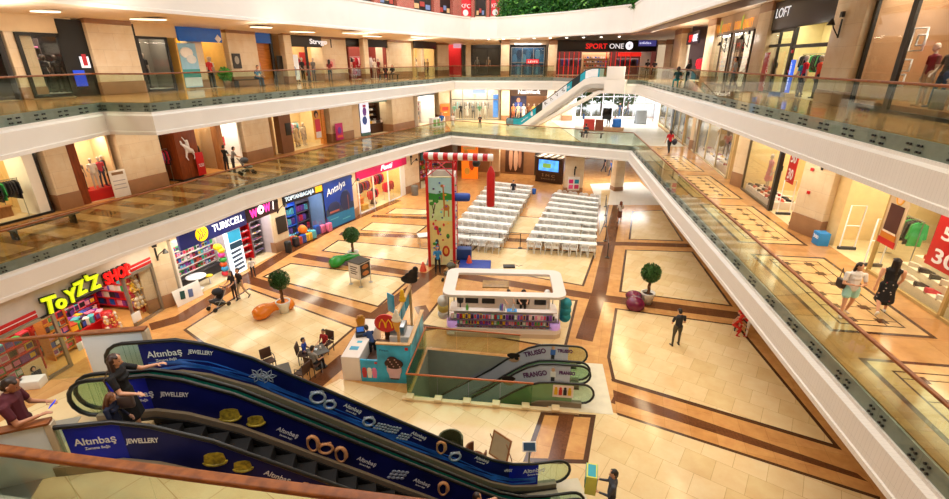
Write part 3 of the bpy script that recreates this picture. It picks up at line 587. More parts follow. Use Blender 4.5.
# right piers
for (q0, q1, z, d) in [((788,228),(815,239.5),F1,.7), ((728,184),(742,188),F1,.7), ((689,149),(697,152),F1,.7), ((664,124),(668,126.5),F1,.6)]:
    p, q = G(*q0, z), G(*q1, z); a = seg_angle(p, q) if d != .7 else -1.38; w = (q-p).length; m = (p+q)/2
    pier(m.x+.35, m.y, w, d, a, z, F2-1.2, .75, .3)
RS2 = Frame((20.3,52), (11.9,9), F2)      # shop line of the second-floor right gallery
def rs2(px, py): return RS2.uh(px, py)
for (x0, x1, y) in [(829,859,66),(755,767,60),(706,714,60),(674,681,60)]:
    u0, u1 = rs2(x0, y)[0], rs2(x1, y)[0]; m = RS2.at((u0+u1)/2, .1); pier(m.x, m.y, abs(u1-u0), .7, RS2.a, F2, F3-.5, .5, .5)
# ---------------------------------------------------------------- escalators
BLUE1 = mat('advert_night_blue', (16,24,98), .45, vary=.45, scale=.8, spec=.2); BLUE2 = mat('advert_bright_blue', (20,36,190), .45, vary=.35, scale=1.2, spec=.2)
GLASSN = glassmat('newel_glass', (226,238,226)); GREENP = mat('green_glass_panel', (48,176,144), .15, vary=.06); DECK = mat('beige_decking', (136,120,98), .45, vary=.05); CLAD = mat('grey_cladding', (150,142,128), .4, vary=.04)
STEPM = mat('step_metal', (34,34,37), .6, .3, vary=.15, scale=20); WHITEP = mat('white_print', (240,240,246), .3, vary=.01); SILVER = mat('silver_print', (176,186,206), .3, .2, vary=.35, scale=30); GOLDP = mat('gold_print', (176,156,50), .4, vary=.6, scale=14); ROSEP = mat('rose_gold_print', (226,164,112), .3, vary=.2, scale=20); CYANP = mat('light_streak_print', (46,110,220), .3, vary=.5, scale=2)
def path_at(P, u):
    for (a, z0), (c, z1) in zip(P, P[1:]):
        if a <= u <= c: return z0+(z1-z0)*(u-a)/(c-a)
    return P[0][1] if u < P[0][0] else P[-1][1]
def sample(P, u0, u1, n=24):
    us = sorted({u0, u1, *[p[0] for p in P if u0 < p[0] < u1], *[u0+(u1-u0)*i/n for i in range(n+1)]}); return [(u, path_at(P, u)) for u in us]
def strip(mb, S, lo, hi, v0, v1):                          # ribbon following the handrail line, from z+lo to z+hi
    for (a, za), (c, zc) in zip(S, S[1:]): mb.xprism([(a,za+lo),(c,zc+lo),(c,zc+hi),(a,za+hi)], v0, v1)
def newel(S, end, r, n=8):                                   # handrail turning back under itself at one end
    u, z = S[0] if end < 0 else S[-1]
    return [(u+end*r*math.sin(PI*i/n), z-r+r*math.cos(PI*i/n)) for i in range(n+1)]
def escalator(label, P, v0, v1, rz, advert, group, u_ad, outer=None, stepz=.97, low=-99, back=None, nstep=(0,1), clear='near'):
    t = thing('escalator', label, 'escalator', (0,0,0), rz, group); u0, u1 = P[0][0], P[-1][0]; Sx = sample(P, u0, u1)
    pan = []
    for v, side in ((v1, 'far'), (v0, 'near')):
        n0, n1 = newel(Sx, -1, .4), newel(Sx, 1, .4); loop = [(p[0],v,p[1]) for p in n0[::-1]]+[(u,v,z) for u, z in Sx[1:-1]]+[(p[0],v,p[1]) for p in n1]
        MB().tube(loop, .042, 8).build('handrail', BLACKR, t)
        for q, a, c in ((n0, u0, u_ad[0]), (n1, u_ad[1], u1)):
            gp = MB(); strip(gp, sample(P, a, c, 3), -.78, -.03, v-.012, v+.012); gp.xprism([(p[0],p[1]) for p in q], v-.012, v+.012); gp.build('end_glass', GLASSN, t)
        m = advert if side == 'far' else (outer or GREENP)
        ad = MB(); strip(ad, sample(P, u_ad[0], u_ad[1]), -.76, -.035, v-.015, v+.015); pan.append(ad.build('side_panel', m, t))
        dk = MB(); strip(dk, Sx, -.98, -.76, v-.09, v+.09); dk.build('decking', DECK, t)
    st = []
    for a in (v0+.1, v1-.14): ins = MB(); strip(ins, Sx, -1.02, -.9, a, a+.04); ins.build('skirt_brush', BLACK, t)
    u = nstep[0]
    while u < nstep[1]:
        z = path_at(P, u+.2)-stepz
        s = MB().box(u, u+.41, v0+.15, v1-.15, z-.34, z-.02); s.box(u-.01, u+.02, v0+.15, v1-.15, z-.03, z); s.build('step', STEPM, t); u += .4
    tr = MB(); strip(tr, Sx, -1.75, -1.34, v0-.09, v1+.09)
    if low > -99: tr = MB(); [tr.xprism([(a,max(low,za-1.75)),(c,max(low,zc-1.75)),(c,max(low+.02,zc-1.34)),(a,max(low+.02,za-1.34))], v0-.09, v1+.09) for (a, za), (c, zc) in zip(Sx, Sx[1:])]
    tr.build('truss_cladding', CLAD, t)
    for a in (v0-.09, v1+.07):
        sd = MB(); [sd.xprism([(a_,max(low,za-1.75)),(c_,max(low,zc-1.75)),(c_,max(low+.02,zc-.97)),(a_,max(low+.02,za-.97))], a, a+.02) for (a_, za), (c_, zc) in zip(Sx, Sx[1:])]; sd.build('side_cladding', CLAD, t)
    return t, pan
P1 = [(-6.0,5.9),(-4.95,5.89),(-4.4,5.72),(-3.5,5.26),(1.5,1.72),(2.1,1.32),(2.7,1.06),(3.3,.97),(4.0,.96)]
ta, pa_ = escalator('escalator with bright jewellery adverts, the one farther from the camera', P1, 8.7, 9.78, ESC_A, BLUE1, 'descending escalators to the ground floor', (-5.7,3.45), low=0.02, nstep=(-4.9,3.0))
tb, pb_ = escalator('escalator carrying the woman and girl, nearer the camera', P1, 7.22, 8.5, ESC_A, BLUE1, 'descending escalators to the ground floor', (-5.7,3.45), outer=BLUE1, low=0.02, nstep=(-4.9,3.0))
def on_v(x, y, v):
    d = ray(x, y); n = EV; t = v/d.dot(n); p = d*t; return p.dot(EU), EYE+p.z
def ad_text(s, px, py, size, v, panel, slope=0.0, m=WHITEP, shear=0.0, bold=0.0, sx=1.0):
    u, z = on_v(px, py, v); return text(s, size, m, panel, (u, v-.022, z), rot=(PI/2, math.radians(slope), 0), align='CENTER', ext=.003, shear=shear, bold=bold, sx=sx, ya='CENTER', fit=len(s)*size*.40)
SL = 35.4
for pan, v, L in ((pa_[0], 9.78, [(165,353,.22,-1,4),(353,408,.15,SL,0),(419,435,.14,SL,0),(482,459,.14,SL-5,0),(534,470,.2,0,0)]), (pb_[0], 8.5, [(136,394,.2,2,4),(288,432,.15,SL,0),(367,461,.15,SL,0),(422,482,.14,SL,0)]), (pb_[1], 7.22, [(96,440,.2,0,4),(278,476,.16,SL,0)])):
    for (x, y, sz, sl, _) in L:
        ad_text('Altınbaş', x, y, sz, v, pan, sl, bold=.002, sx=1.1); u, z = on_v(x, y, v)
        text('Zamana Bağlı' if sz < .2 else 'Zamana Bağlı', sz*.36, WHITEP, pan, (u+math.sin(math.radians(sl))*-sz*.62, v-.022, z-sz*.72), rot=(PI/2, math.radians(sl), 0), align='CENTER', ext=.003, ya='CENTER', fit=sz*1.9)
for x, y, v, pan, sl in ((201,352,9.78,pa_[0],12),(175,394,8.5,pb_[0],10),(143,440,7.22,pb_[1],6),(508,470,9.78,pa_[0],12)): ad_text('JEWELLERY' if x != 508 else 'eMAX', x, y, .14, v, pan, sl, bold=.003)
def deco(kind, x, y, v, pan, m, s=.2):
    u, z = on_v(x, y, v); b = MB(); y0 = v-.02
    if kind == 'flower':
        for k in range(6): a = k*PI/3; b.tube([(u,y0,z),(u+s*.7*math.cos(a-.35),y0,z+s*.7*math.sin(a-.35)),(u+s*1.15*math.cos(a),y0,z+s*1.15*math.sin(a)),(u+s*.7*math.cos(a+.35),y0,z+s*.7*math.sin(a+.35)),(u,y0,z)], .012, 5)
        b.ball((u,y0,z), (s*.25,.012,s*.25), 8, 6)
    elif kind == 'ring':
        b.tube([(u+s*.85*math.cos(a*PI/10),y0,z+s*.75*math.sin(a*PI/10)) for a in range(20)], .035, 6, True)
        for k in range(5): b.ball((u-s*.6+k*s*.3,y0,z+s*.75), (s*.22,.015,s*.26), 8, 6)
    elif kind == 'band':
        b.tube([(u+s*.55*math.cos(a*PI/8-.4),y0,z+s*math.sin(a*PI/8-.4)) for a in range(16)], [.05 if a < 8 else .025 for a in range(16)], 6, True)
    elif kind == 'signet':
        b.xprism([(u-s,z-s*.4),(u-s*.5,z-s*.62),(u+s*.5,z-s*.62),(u+s,z-s*.4),(u+s*.85,z+s*.55),(u+s*.4,z+s*.75),(u-s*.4,z+s*.75),(u-s*.85,z+s*.55)], y0-.006, y0); b.tube([(u+s*math.cos(-a*PI/10),y0,z-s*.3+s*.5*math.sin(-a*PI/10)) for a in range(11)], .028, 6)
    elif kind == 'cluster':
        for i in range(4):
            for j in range(3): b.ball((u-s+i*s*.6+j*.06,y0,z-s*.5+j*s*.5-i*.03), (s*.34,.014,s*.27), 8, 6)
    b.build('jewel_print', m, pan)
for k in ((258,375,'flower',SILVER,.17),(268,376,'flower',SILVER,.17),(318,397,'ring',SILVER,.2),(330,404,'ring',SILVER,.15),(369,421,'ring',SILVER,.16),(379,425,'cluster',SILVER,.12),(391,428,'cluster',SILVER,.13),(402,435,'cluster',SILVER,.12),(441,447,'band',ROSEP,.2),(455,456,'ring',SILVER,.17)): deco(k[2],k[0],k[1],9.78,pa_[0],k[3],k[4])
for k in ((230,414,'signet',GOLDP,.2),(256,420,'signet',GOLDP,.17),(313,443,'band',ROSEP,.2),(326,448,'ring',ROSEP,.17),(341,454,'band',ROSEP,.2),(396,473,'cluster',SILVER,.16),(443,488,'band',ROSEP,.2)): deco(k[2],k[0],k[1],8.5,pb_[0],k[3],k[4])
for k in ((215,458,'signet',GOLDP,.19),(243,465,'signet',GOLDP,.16),(306,491,'band',ROSEP,.2),(322,494,'ring',ROSEP,.17)): deco(k[2],k[0],k[1],7.22,pb_[1],k[3],k[4])
for off, w in ((-.6,.05),(-.55,.02),(-.66,.03),(-.5,.015)):
    b = MB(); Sx = [(u, z+.05*math.sin(u*2.3+off*40)) for u, z in sample(P1, -5.6, 3.4, 40)]; strip(b, Sx, off-w, off+w, 9.78-.021, 9.78-.016); b.build('light_streak', CYANP, pa_[0])
b = MB(); strip(b, sample(P1,-5.69,-5.0), -.755, -.04, 8.5-.019, 8.5-.016); b.build('bright_print', BLUE2, pb_[0])
b = MB(); strip(b, sample(P1,-5.69,-4.85), -.755, -.04, 7.22-.019, 7.22-.016); b.build('bright_print', BLUE2, pb_[1])
b = MB(); strip(b, sample(P1,2.6,3.44), -.755, -.04, 9.78-.019, 9.78-.016); b.build('bright_print', BLUE2, pa_[0])
MB().box(-.05,.25,-.01,.02,-.03,.05).build('lit_notice', pal('7aa8ff',.4,4), ta, esc(2.75,9.66,.12), 0)['label'] = 'small glowing blue light at the escalator foot'
b = MB(); b.prism([tuple(esc(u, v)[:2]) for u, v in ((2.9,7.05),(4.75,7.05),(4.75,9.95),(2.9,9.95))], 0, .016); trim(b, mat('landing_plate', (206,196,170), .3))
for k, v in ((0,9.24),(1,7.86)):
    MB().prism([tuple(esc(u, vv)[:2]) for u, vv in ((-6.3,v-.4),(-4.95,v-.4),(-4.95,v+.4),(-6.3,v+.4))], F1, F1+.012).build('comb_plate', STEEL, (ta, tb)[k])
# first-floor landing at the head of the escalators
nl = [G(430,505,6.05), G(0,449,6.05)]; nd = (nl[1]-nl[0]).normalized(); nr0 = nl[1]+nd*5
LP = [tuple((nl[0]+V(.6,-.15,0))[:2]), tuple(esc(-1.6,6.05)[:2]), tuple(esc(-5.0,7.08)[:2]), tuple(esc(-5.0,9.95)[:2]), tuple(esc(-6.3,9.98)[:2]), tuple(G(0,388,F1)[:2]), (-13.5,7.6), tuple(nr0[:2])]
b = MB(); b.prism(LP, F1-.35, F1); struct(b.build('floor_landing', CREAM))
q = poly([(0,412),(0,425),(60,378),(75,378)]); b = MB(); b.prism([tuple(G(x,y,F1)[:2]) for x, y in ((-20,432),(40,402),(96,376),(64,377),(-20,398))], F1, F1+.004); trim(b, TAN)
b = MB().wall(LP[:2]+LP[2:3], F1-.9, F1-.02, .08); struct(b.build('wall_landing_edge', CLAD))
t = thing('glass_balustrade', 'glass balustrade with broad wooden handrail in the foreground before the escalators', 'railing', nr0, math.atan2(-nd.y,-nd.x), 'first floor balustrades'); L = (nl[0]-nr0).length+.3; k = 1.42
t.location.z = F1; n = int(L/k)+1
for i in range(n):
    x0 = 5-.37+(i-5)*k
    if x0 > -.2: MB().box(x0+.006, x0+k-.006, -.012, .004, -.12, 1.05).build('glass_pane', GLASS, t)
MB().bbox(0, L, -.085, .085, 1.03, 1.12, .03).build('handrail', RAILW, t); MB().box(0, L, -.06, .05, -.3, .02).build('base_rail', PLASTER, t)
def parapet(label, p, q, F, h=1.1, t=.12, m=None, cap=True, ends=True):
    fr = Frame(p, q, F); o = thing('parapet_panel', label, 'panel', fr.org(), fr.a, 'white end panels of the landing')
    MB().bbox(0, fr.w, -t/2, t/2, 0, h-.05, .01).build('panel', m or mat('white_backed_glass', (228,236,246), .15, vary=.02), o)
    if cap: MB().bbox(-.04, fr.w+.04, -t/2-.03, t/2+.03, h-.05, h, .015).build('wood_cap', RAILW, o); MB().bbox(fr.w-.04, fr.w+.06, -t/2-.02, t/2+.02, 0, h-.05, .01).build('end_post', pal('c8b498'), o)
pw = G(47,421,6.05)
parapet('white panel with wooden cap beside the nearer escalator, foreground corner', pw+V(-1.2,-.42,0), pw+V(-.02,.02,0), F1)
parapet('white panel with brown post behind the farther escalator newel', V(-8.5,8.88,0), V(-7.28,9.08,0), F1, cap=True)
balustrade((-13.5,7.85), (-8.55,8.86), F1, 'glass balustrade with wooden rail in front of the toy shop', 'first floor balustrades')
for i, (x, y) in enumerate(((22,383.5),(43,379))):
    p = G(x, y, F1); tag(MB().bbox(-.22,.22,-.14,.14,0,.2,.015).build('floor_block', PLASTER, None, p+V(0,-.25,0), .2), 'white block at the foot of the toy shop railing, '+('under the seated poster' if i == 0 else 'nearer the escalators'), 'block', 'white blocks under the glass')
# ---------------------------------------------------------------- well and escalators to the basement
wl = [Vector((*p,0)) for p in WX]
b = MB(); W4 = [WX[0],WX[3],WX[2],WX[1],WX[0]]; b.wall(W4, -4.3, -.02, .12); struct(b.build('wall_well', mat('well_wall', (150,156,146), .5)))
b = MB(); b.prism([tuple((E2U*u+E2V*v)[:2]) for u, v in ((-9,12),(5,12),(5,19),(-9,19))], -4.4, -4.3); struct(b.build('floor_basement', mat('basement_floor', (96,98,92), .3)))
P2 = [(-4.0,-2.3),(-1.35,-.42),(-.75,.1),(-.3,.45),(.15,.75),(.6,.93),(1.1,.98),(2.1,.98)]
LILAC = mat('pale_lilac_print', (196,196,216), .25, vary=.06, scale=.6)
PURP = pal('5a2260', .4); SKINP = pal('d8a684', .5)
esc2 = []
for lab, v0, v1, low in (('escalator going down to the basement beside the phone accessory stand', 15.4, 16.45, 0), ('escalator going down to the basement along the stone curb', 14.06, 15.15, 0)):
    t, pan = escalator(lab, P2, v0, v1, A2, LILAC, 'basement escalators', (-4.0,1.75), outer=mat('green_glass_tint', (120,160,112), .15), nstep=(-4.0,.2)); esc2.append((t, pan, v0, v1))
def on_v2(x, y, v):
    d = ray(x, y); t = v/d.dot(E2V); p = d*t; return p.dot(E2U), EYE+p.z
for (t, pan, v0, v1), L in zip(esc2, ([('TRUSSO',535,352.5,.3,-18),('TRUSSO',565,351,.2,0)], [('FRANGO',535,374,.3,-14),('FRANGO',567,373,.2,0)])):
    for s, x, y, sz, sl in L:
        u, z = on_v2(x, y, v1); text(s, sz, PURP, pan[0], (u, v1-.022, z), rot=(PI/2, math.radians(sl), 0), align='CENTER', ext=.003, bold=.012, ya='CENTER', fit=sz*3.0)
    f = MB(); u, z = on_v2(514 if v0 > 15 else 509, 358 if v0 > 15 else 381, v1); f.ball((u,v1-.02,z), (.24,.012,.2), 12, 8); f.build('portrait_print', SKINP, pan[0])
    MB().ball((u-.02,v1-.03,z+.14), (.27,.012,.12), 12, 8).build('portrait_hair', pal('2a1c18'), pan[0]); g = MB(); g.ball((u-.09,v1-.036,z+.03), (.09,.01,.06)); g.ball((u+.11,v1-.036,z), (.09,.01,.06)); g.build('portrait_sunglasses', BLACK, pan[0])
    u, z = on_v2(553, 352 if v0 > 15 else 374, v1); f = MB(); f.ball((u,v1-.02,z+.2), (.07,.012,.09)); f.cur = 1; f.box(u-.1,u+.1,v1-.026,v1-.016,z-.12,z+.12); f.cur = 2; f.box(u-.07,u+.07,v1-.026,v1-.016,z-.34,z-.12); f.build('model_print', [SKINP, pal('3a66b8' if v0 > 15 else 'eee8e8'), pal('20222e')], pan[0])
    for k in range(5):
        u, z = on_v2((480 if v0 > 15 else 478)-k*4, (372 if v0 > 15 else 388)+k*3, v1); f = MB(); f.box(-.5,.5,-.004,.004,-.012,.012); f.build('printed_line', pal('8a8a9a'), pan[0], (u, v1-.02, z), rot=(0, -.6, 0))
u, z = on_v2(563, 391, 14.06); f = MB(); f.box(u-.36,u+.36,14.035,14.041,z-.26,z+.26); o = f.build('photo_print', pal('e8d8d0',.4), esc2[1][1][1])
for i, c in enumerate(('e0b020','c83028','20242c','e0b020')): f = MB(); f.ball((u-.25+i*.16,14.03,z+.12), (.05,.008,.06)); f.box(u-.31+i*.16,u-.19+i*.16,14.026,14.034,z-.16,z+.07); f.build('figure_print', pal(c), o)
t = thing('glass_balustrade', 'glass balustrade with orange wooden handrail on three sides of the basement well', 'railing', (0,0,0), A2)
def run(pts, lab):
    for (u0, w0), (u1, w1) in zip(pts, pts[1:]):
        n = max(1, round(math.hypot(u1-u0, w1-w0)/1.2)); a = math.atan2(w1-w0, u1-u0)
        for i in range(n):
            f = MB(); L = math.hypot(u1-u0, w1-w0)/n; f.box(.01, L-.01, -.008, .008, .06, 1.0); f.build('glass_pane', GLASSG if a > 1 else GLASS, t, (u0+(u1-u0)*i/n, w0+(w1-w0)*i/n, 0), a)
        f = MB(); f.bbox(-.03, math.hypot(u1-u0, w1-w0)+.03, -.03, .03, 1.0, 1.06, .02); f.build('handrail', mat('orange_wood_rail', (176,92,36), .35), t, (u0, w0, 0), a)
run([(.35,13.84),(-4.18,13.84)], ''); run([(-4.18,13.84),(-4.18,17.08)], ''); run([(-4.18,17.08),(-.2,16.95)], '')
CURB = mat('cream_curb', (228,204,160), .3)
t = thing('stone_curb', 'cream stone curb with small blocks along the near edge of the basement well', 'curb', (0,0,0), A2)
MB().bbox(-4.35, 2.0, 13.62, 13.8, 0, .1, .01).build('kerb_stone', CURB, t)
for k in range(6): MB().bbox(-4.2+k*1.05, -3.92+k*1.05, 13.56, 13.86, .1, .2, .015).build('clamp_block', CURB, t)
b = MB(); b.prism([tuple((E2U*u+E2V*v)[:2]) for u, v in ((.95,13.8),(3.2,13.8),(3.2,16.8),(.95,16.8))], 0, .013); trim(b, mat('white_landing', (226,216,192), .25))
# ---------------------------------------------------------------- phone accessory stand
WHITEL = mat('white_laminate', (228,214,204), .35, vary=.02); PINKW = mat('pale_beige_laminate', (206,180,152), .4, vary=.03); SCREEN = mat('dark_screen', (16,17,20), .15, vary=.02); CARD = mat('card_white', (236,234,230), .5)
kc = G(441,330); KA = math.radians(-3.2); ko = Vector((-1.3,18.42,0)); KU = Vector((math.cos(KA), math.sin(KA), 0)); KV = Vector((-math.sin(KA), math.cos(KA), 0))
def kp(u, v, z): return ko+KU*u+KV*v+Vector((0,0,z))
KW, KD = 5.15, 2.7
t = thing('accessory_stand', 'large phone accessory stand with white rounded canopy ring in the middle of the hall', 'kiosk', ko, KA)
def rrect(x0, x1, y0, y1, r, n=5):
    out = []
    for cx, cy, a0 in ((x1-r,y0+r,-PI/2),(x1-r,y1-r,0),(x0+r,y1-r,PI/2),(x0+r,y0+r,PI)): out += [(cx+r*math.cos(a0+PI/2*i/n), cy+r*math.sin(a0+PI/2*i/n)) for i in range(n+1)]
    return out
MB().prism(rrect(0,KW,0,KD,.35), 0, .22).build('plinth', PINKW, t)
def ring(mb, out, inn, z0, z1):
    n = len(out)
    for i in range(n): mb.prism([out[i],out[(i+1) % n],inn[(i+1) % n],inn[i]], z0, z1)
b = MB(); ring(b, rrect(-.12,KW+.12,-.08,KD+.1,.45), rrect(.42,KW-.42,.36,KD-.42,.1), 2.0, 2.12); b.build('canopy_ring', WHITEL, t)
b = MB(); ring(b, rrect(0,KW,0,KD,.35), rrect(.45,KW-.45,.45,KD-.45,.1), .22, .42); b.build('counter_base', WHITEL, t)
for x in (.15, KW-.15):
    for y in (.15, KD-.15): MB().cyl((x,y,.22),(x,y,2.0), .03, n=8).build('post', STEEL, t)
MB().box(.35, KW-.35, .42, .46, .22, 1.12).build('front_backboard', WHITEL, t)
for z in (.26, .54, .82): MB().box(.2, KW-.2, .06, .42, z-.02, z).build('display_shelf', pal('6a5866'), t)
MB().box(.2, KW-.2, .3, .62, 1.12, 1.15).build('counter_top', WHITEL, t)
MB().box(.35, KW-.35, KD-.5, KD-.42, .42, 1.15).build('rear_board', WHITEL, t); MB().box(.35, KW-.35, KD-.75, KD-.42, .42, 1.1).build('wall_unit', WHITEL, t)
for u in (.75,1.55,3.2,4.05):
    s = MB().box(0,.62,-.02,.0,0,.42).build('screen_bay', SCREEN, t, (u, KD-.76, .68))
MB().bbox(1.75,2.95,.25,.95,0,.06).build('hanging_board', mat('gold_board', (150,112,52), .35, vary=.3, scale=8), t, (-.15,.75,1.96))
MB().box(-.02,.3,-.02,0,0,.12).build('name_plate', CARD, t, (.1,-.01,.12)); 
for x in (-.12, KW+.1):
    MB().lathe([(.0,0),(.25,0),(.25,.5),(.0,.5)], 16).build('glowing_corner_case', mat('violet_lit_case', (190,150,216), .3, 0, .3), t, (.3 if x < 0 else KW-.3, .27, .22))
for i, c in enumerate(('e6e2da','e0c870','e6e2da')): inst(MB().lathe([(.02,0),(.27,.02),(.27,.05),(.13,.09),(.12,.17),(.0,.2)], 14).mesh('sun_hat', pal('e6e2da')), [pal(c,.7)], 'sun_hat', ('white','straw yellow','lowest white')[i]+' brimmed hat on the stand corner nearer the tower', 'hat', 'hats on the accessory stand', kp(-.12,.35,1.6-i*.32), KA, rot=(1.1,.0,.4))
for i in range(3): inst(D.meshes['sun_hat'], [pal('1f8796',.7)], 'sun_hat', ('topmost','middle','lowest')[i]+' teal brimmed hat on the stand corner facing the plants', 'hat', 'hats on the accessory stand', kp(KW+.15,.4,1.6-i*.32), KA, rot=(1.1,.0,-.4))
cb = MB().bbox(-.06,.06,-.012,.012,0,.25,.008); cb.cur = 1; cb.box(-.045,.045,-.016,-.0115,.03,.23); cme = cb.mesh('phone_case', [CARD, CARD])
CC = ['d8304a','2c2c34','e87aa8','4a2c6a','e8e2e2','2a58b8','b01c30','6a4ab0','f0a0b8','24242c','c84a2c','5ac0d0','86389a','e8d8c8','f2c030','3aa858']
CN = ['crimson','black','pink','plum','white','blue','dark red','violet','rose','charcoal','orange','turquoise','purple','cream','yellow','green']
for r, (z, rn) in enumerate(((.27,'lowest'),(.55,'middle'),(.83,'top'))):
    for i in range(36):
        k = random.randrange(16)
        inst(cme, [pal(CC[k],.3), pal(CC[(k+5) % 16],.3)], 'phone_case', CN[k]+' boxed phone case, '+nth(i)+' along the '+rn+' row of the accessory stand', 'phone case', 'phone cases on the accessory stand', kp(.3+i*.128,.16+.0*r,z), KA, rot=(-.12,0,KA))
lb = MB().lathe([(.05,0),(.05,.16),(.02,.2),(.02,.26),(0,.26)], 10).mesh('bottle', pal('50c050',.3))
for i, (u, c, n) in enumerate(((.95,'58b848','green'),(2.45,'5a9ae0','blue'),(2.6,'f0f0f4','white'),(2.52,'a060d0','violet'),(3.0,'e0e8f4','pale'))): inst(lb, [pal(c,.3)], 'bottle', n+' bottle standing on the accessory stand counter', 'bottle', 'bottles on the accessory counter', kp(u,.42+.05*(i % 2),1.15), sc=1.2)
inst(MB().bbox(-.22,.22,-.15,.15,0,.02,.01).mesh('tablet', pal('3a9ae0',.2)), None, 'tablet', 'bright blue tablet lying on the accessory counter', 'tablet', None, kp(2.95,.46,1.15), KA)
for i, (u, v) in enumerate(((.6,.9),(4.6,1.6))): tag(MB().lathe([(.03,0),(.03,.9),(.14,.95),(.16,1.15),(.1,1.3),(0,1.3)], 12).build('display_bust', pal('ece8e4' if i else '2a2a30',.4), None, kp(u,v,.32)), ('dark' if not i else 'white')+' display stand figure inside the accessory stand, '+('tower' if not i else 'plant')+' end', 'display stand')
# ---------------------------------------------------------------- ice cream counter
CYAN = mat('sky_print', (40,160,200), .35, vary=.35, scale=1.3); BEECH = woodmat('beech', (206,160,104), (222,180,124), .4, 3, (1,1,6))
mo = G(343.5,380); MA = math.atan2(G(410,383.5).y-mo.y, G(410,383.5).x-mo.x); 
t = thing('ice_cream_stand', 'ice cream stand with cupcake poster front, white counter and wooden frame', 'kiosk', mo, MA)
MB().bbox(0,.72,0,2.9,0,1.06,.015).build('white_counter', WHITEL, t)
MB().box(.16,.5,.5,.75,1.062,1.066).build('counter_sticker', CYAN, t); MB().box(.3,.5,1.0,1.15,1.062,1.066).build('counter_sticker', pal('48b0d0'), t)
lowf = MB().bbox(.74,1.42,-.02,.06,0,.98,.01).build('low_front_panel', CYAN, t); bigf = MB().bbox(1.42,2.68,-.02,.08,0,1.72,.01).build('tall_front_panel', CYAN, t)
MB().bbox(1.40,2.7,-.04,.1,1.70,1.76,.01).build('top_rail', BEECH, t); MB().bbox(2.62,2.7,.06,2.6,0,1.72,.01).build('side_panel', mat('sky_print_side', (76,170,196), .35, vary=.5, scale=2.5), t)
MB().bbox(2.58,2.74,.06,2.64,1.72,1.77,.01).build('side_rail', BEECH, t); MB().bbox(1.0,2.6,2.55,2.65,0,1.0,.01).build('rear_panel', WOODD, t); MB().bbox(.74,1.42,.08,2.2,.45,.5).build('inner_shelf', WOODD, t); MB().bbox(1.5,2.5,1.5,2.4,0,1.1,.02).build('inner_cabinet', WHITEL, t); MB().bbox(1.5,2.1,1.6,2.2,1.1,1.5,.03).build('ice_cream_machine', STEEL, t)
b = MB(); b.ball((2.05,-.03,.62), (.3,.03,.3)); b.cur = 1; b.xprism([(1.78,.62),(1.86,.24),(2.24,.24),(2.32,.62)], -.045, -.02); b.cur = 2; b.ball((2.05,-.05,.9), (.36,.03,.24)); b.ball((2.0,-.05,1.08), (.2,.03,.14)); b.cur = 3
for k in range(9): b.ball((1.8+k*.06,-.085,.8+.1*((k*7) % 4)), (.03,.012,.03), 6, 5)
b.cur = 4; b.xprism([(1.86,.24),(1.9,.18),(2.2,.18),(2.24,.24)], -.046, -.02)
b.build('cupcake_print', [pal('d8b0b8'), pal('d6b4bc'), pal('3a1e16'), pal('c89890'), pal('46201c')], bigf)
text('Fırsat', .12, pal('1c4a6a'), bigf, (1.52,-.03,1.42), ext=.003, fit=.35); MB().box(2.5,2.62,-.03,-.02,1.5,1.62).build('red_mark', pal('c02020'), bigf)
b = MB()
for k, c in enumerate((.88,1.08,1.27)): b.cur = k; b.xprism([(c-.07,.2),(c+.07,.2),(c+.1,.5),(c-.1,.5)], -.035, -.02); b.ball((c,-.03,.56), (.09,.012,.1))
b.build('sundae_print', [pal('b83038'), pal('e8ddd0'), pal('e07aa8')], lowf); MB().box(1.3,1.4,-.03,-.02,.84,.92).build('red_mark', pal('c02020'), lowf)
def frame_at(px, py, v): # point on the vertical plane through the side wall (u = const)
    n = Vector((math.cos(MA), math.sin(MA), 0)); d = ray(px, py); k = (mo.dot(n)+v)/d.dot(n); return d*k+Vector((0,0,EYE))
for y in (.25, 2.5): MB().bbox(2.18,2.28,y-.05,y+.05,0,2.95,.01).build('wood_post', BEECH, t)
MB().bbox(2.17,2.29,.2,2.55,2.85,2.95,.01).build('wood_beam', BEECH, t)
for i in range(3):
    o = MB().bbox(2.14,2.18,.42+i*.72,1.02+i*.72,2.1,2.8,.01).build('menu_panel', CYAN, t); MB().box(2.128,2.139,.5+i*.72,.94+i*.72,2.2,2.5).build('menu_picture', pal(('203040','182838','284050')[i]), o)
RED = mat('sign_red', (196,24,30), .35, vary=.05)
s = MB(); s.xprism([(.42*math.cos(a*PI/12),.36*math.sin(a*PI/12)) for a in range(24)], -.03, .03); s = s.build('oval_sign', RED, t, (1.85,.0,2.62))
m = MB(); 
for sx in (-.12,.12): m.tube([(sx-.12,-.04,-.17),(sx-.09,-.04,.02),(sx,-.04,.17),(sx+.09,-.04,.02),(sx+.12,-.04,-.17)], .026, 6)
m.build('arches_mark', pal('f0b818',.4), s)
c = MB(); c.xprism([(-.16,.0),(-.05,-.42),(.05,-.42),(.16,.0)], -.03, .03); c.cur = 1; [c.ball((0,0,.06+k*.11), (.2-.045*k,.06,.11)) for k in range(4)]; c.build('cone_sign', [pal('d89a3c'), pal('f0ead8')], t, (2.26,-.02,2.72)); 
c = MB(); [c.ball((0,0,k*.12), (.14-.02*k,.06,.1)) for k in range(4)]; c.build('yellow_sign', pal('e8b820'), t, (2.24,1.1,3.0))
c = MB(); [c.ball((.09*k,0,.15*k), (.36-.08*k,.06,.2-.02*k)) for k in range(4)]; c.build('black_swirl_sign', BLACK, t, (2.22,2.5,3.22))
MB().bbox(-.02,.02,-.22,.22,0,.85,.01).build('poster_holder', CYAN, t, (1.35,2.62,1.6), .9)
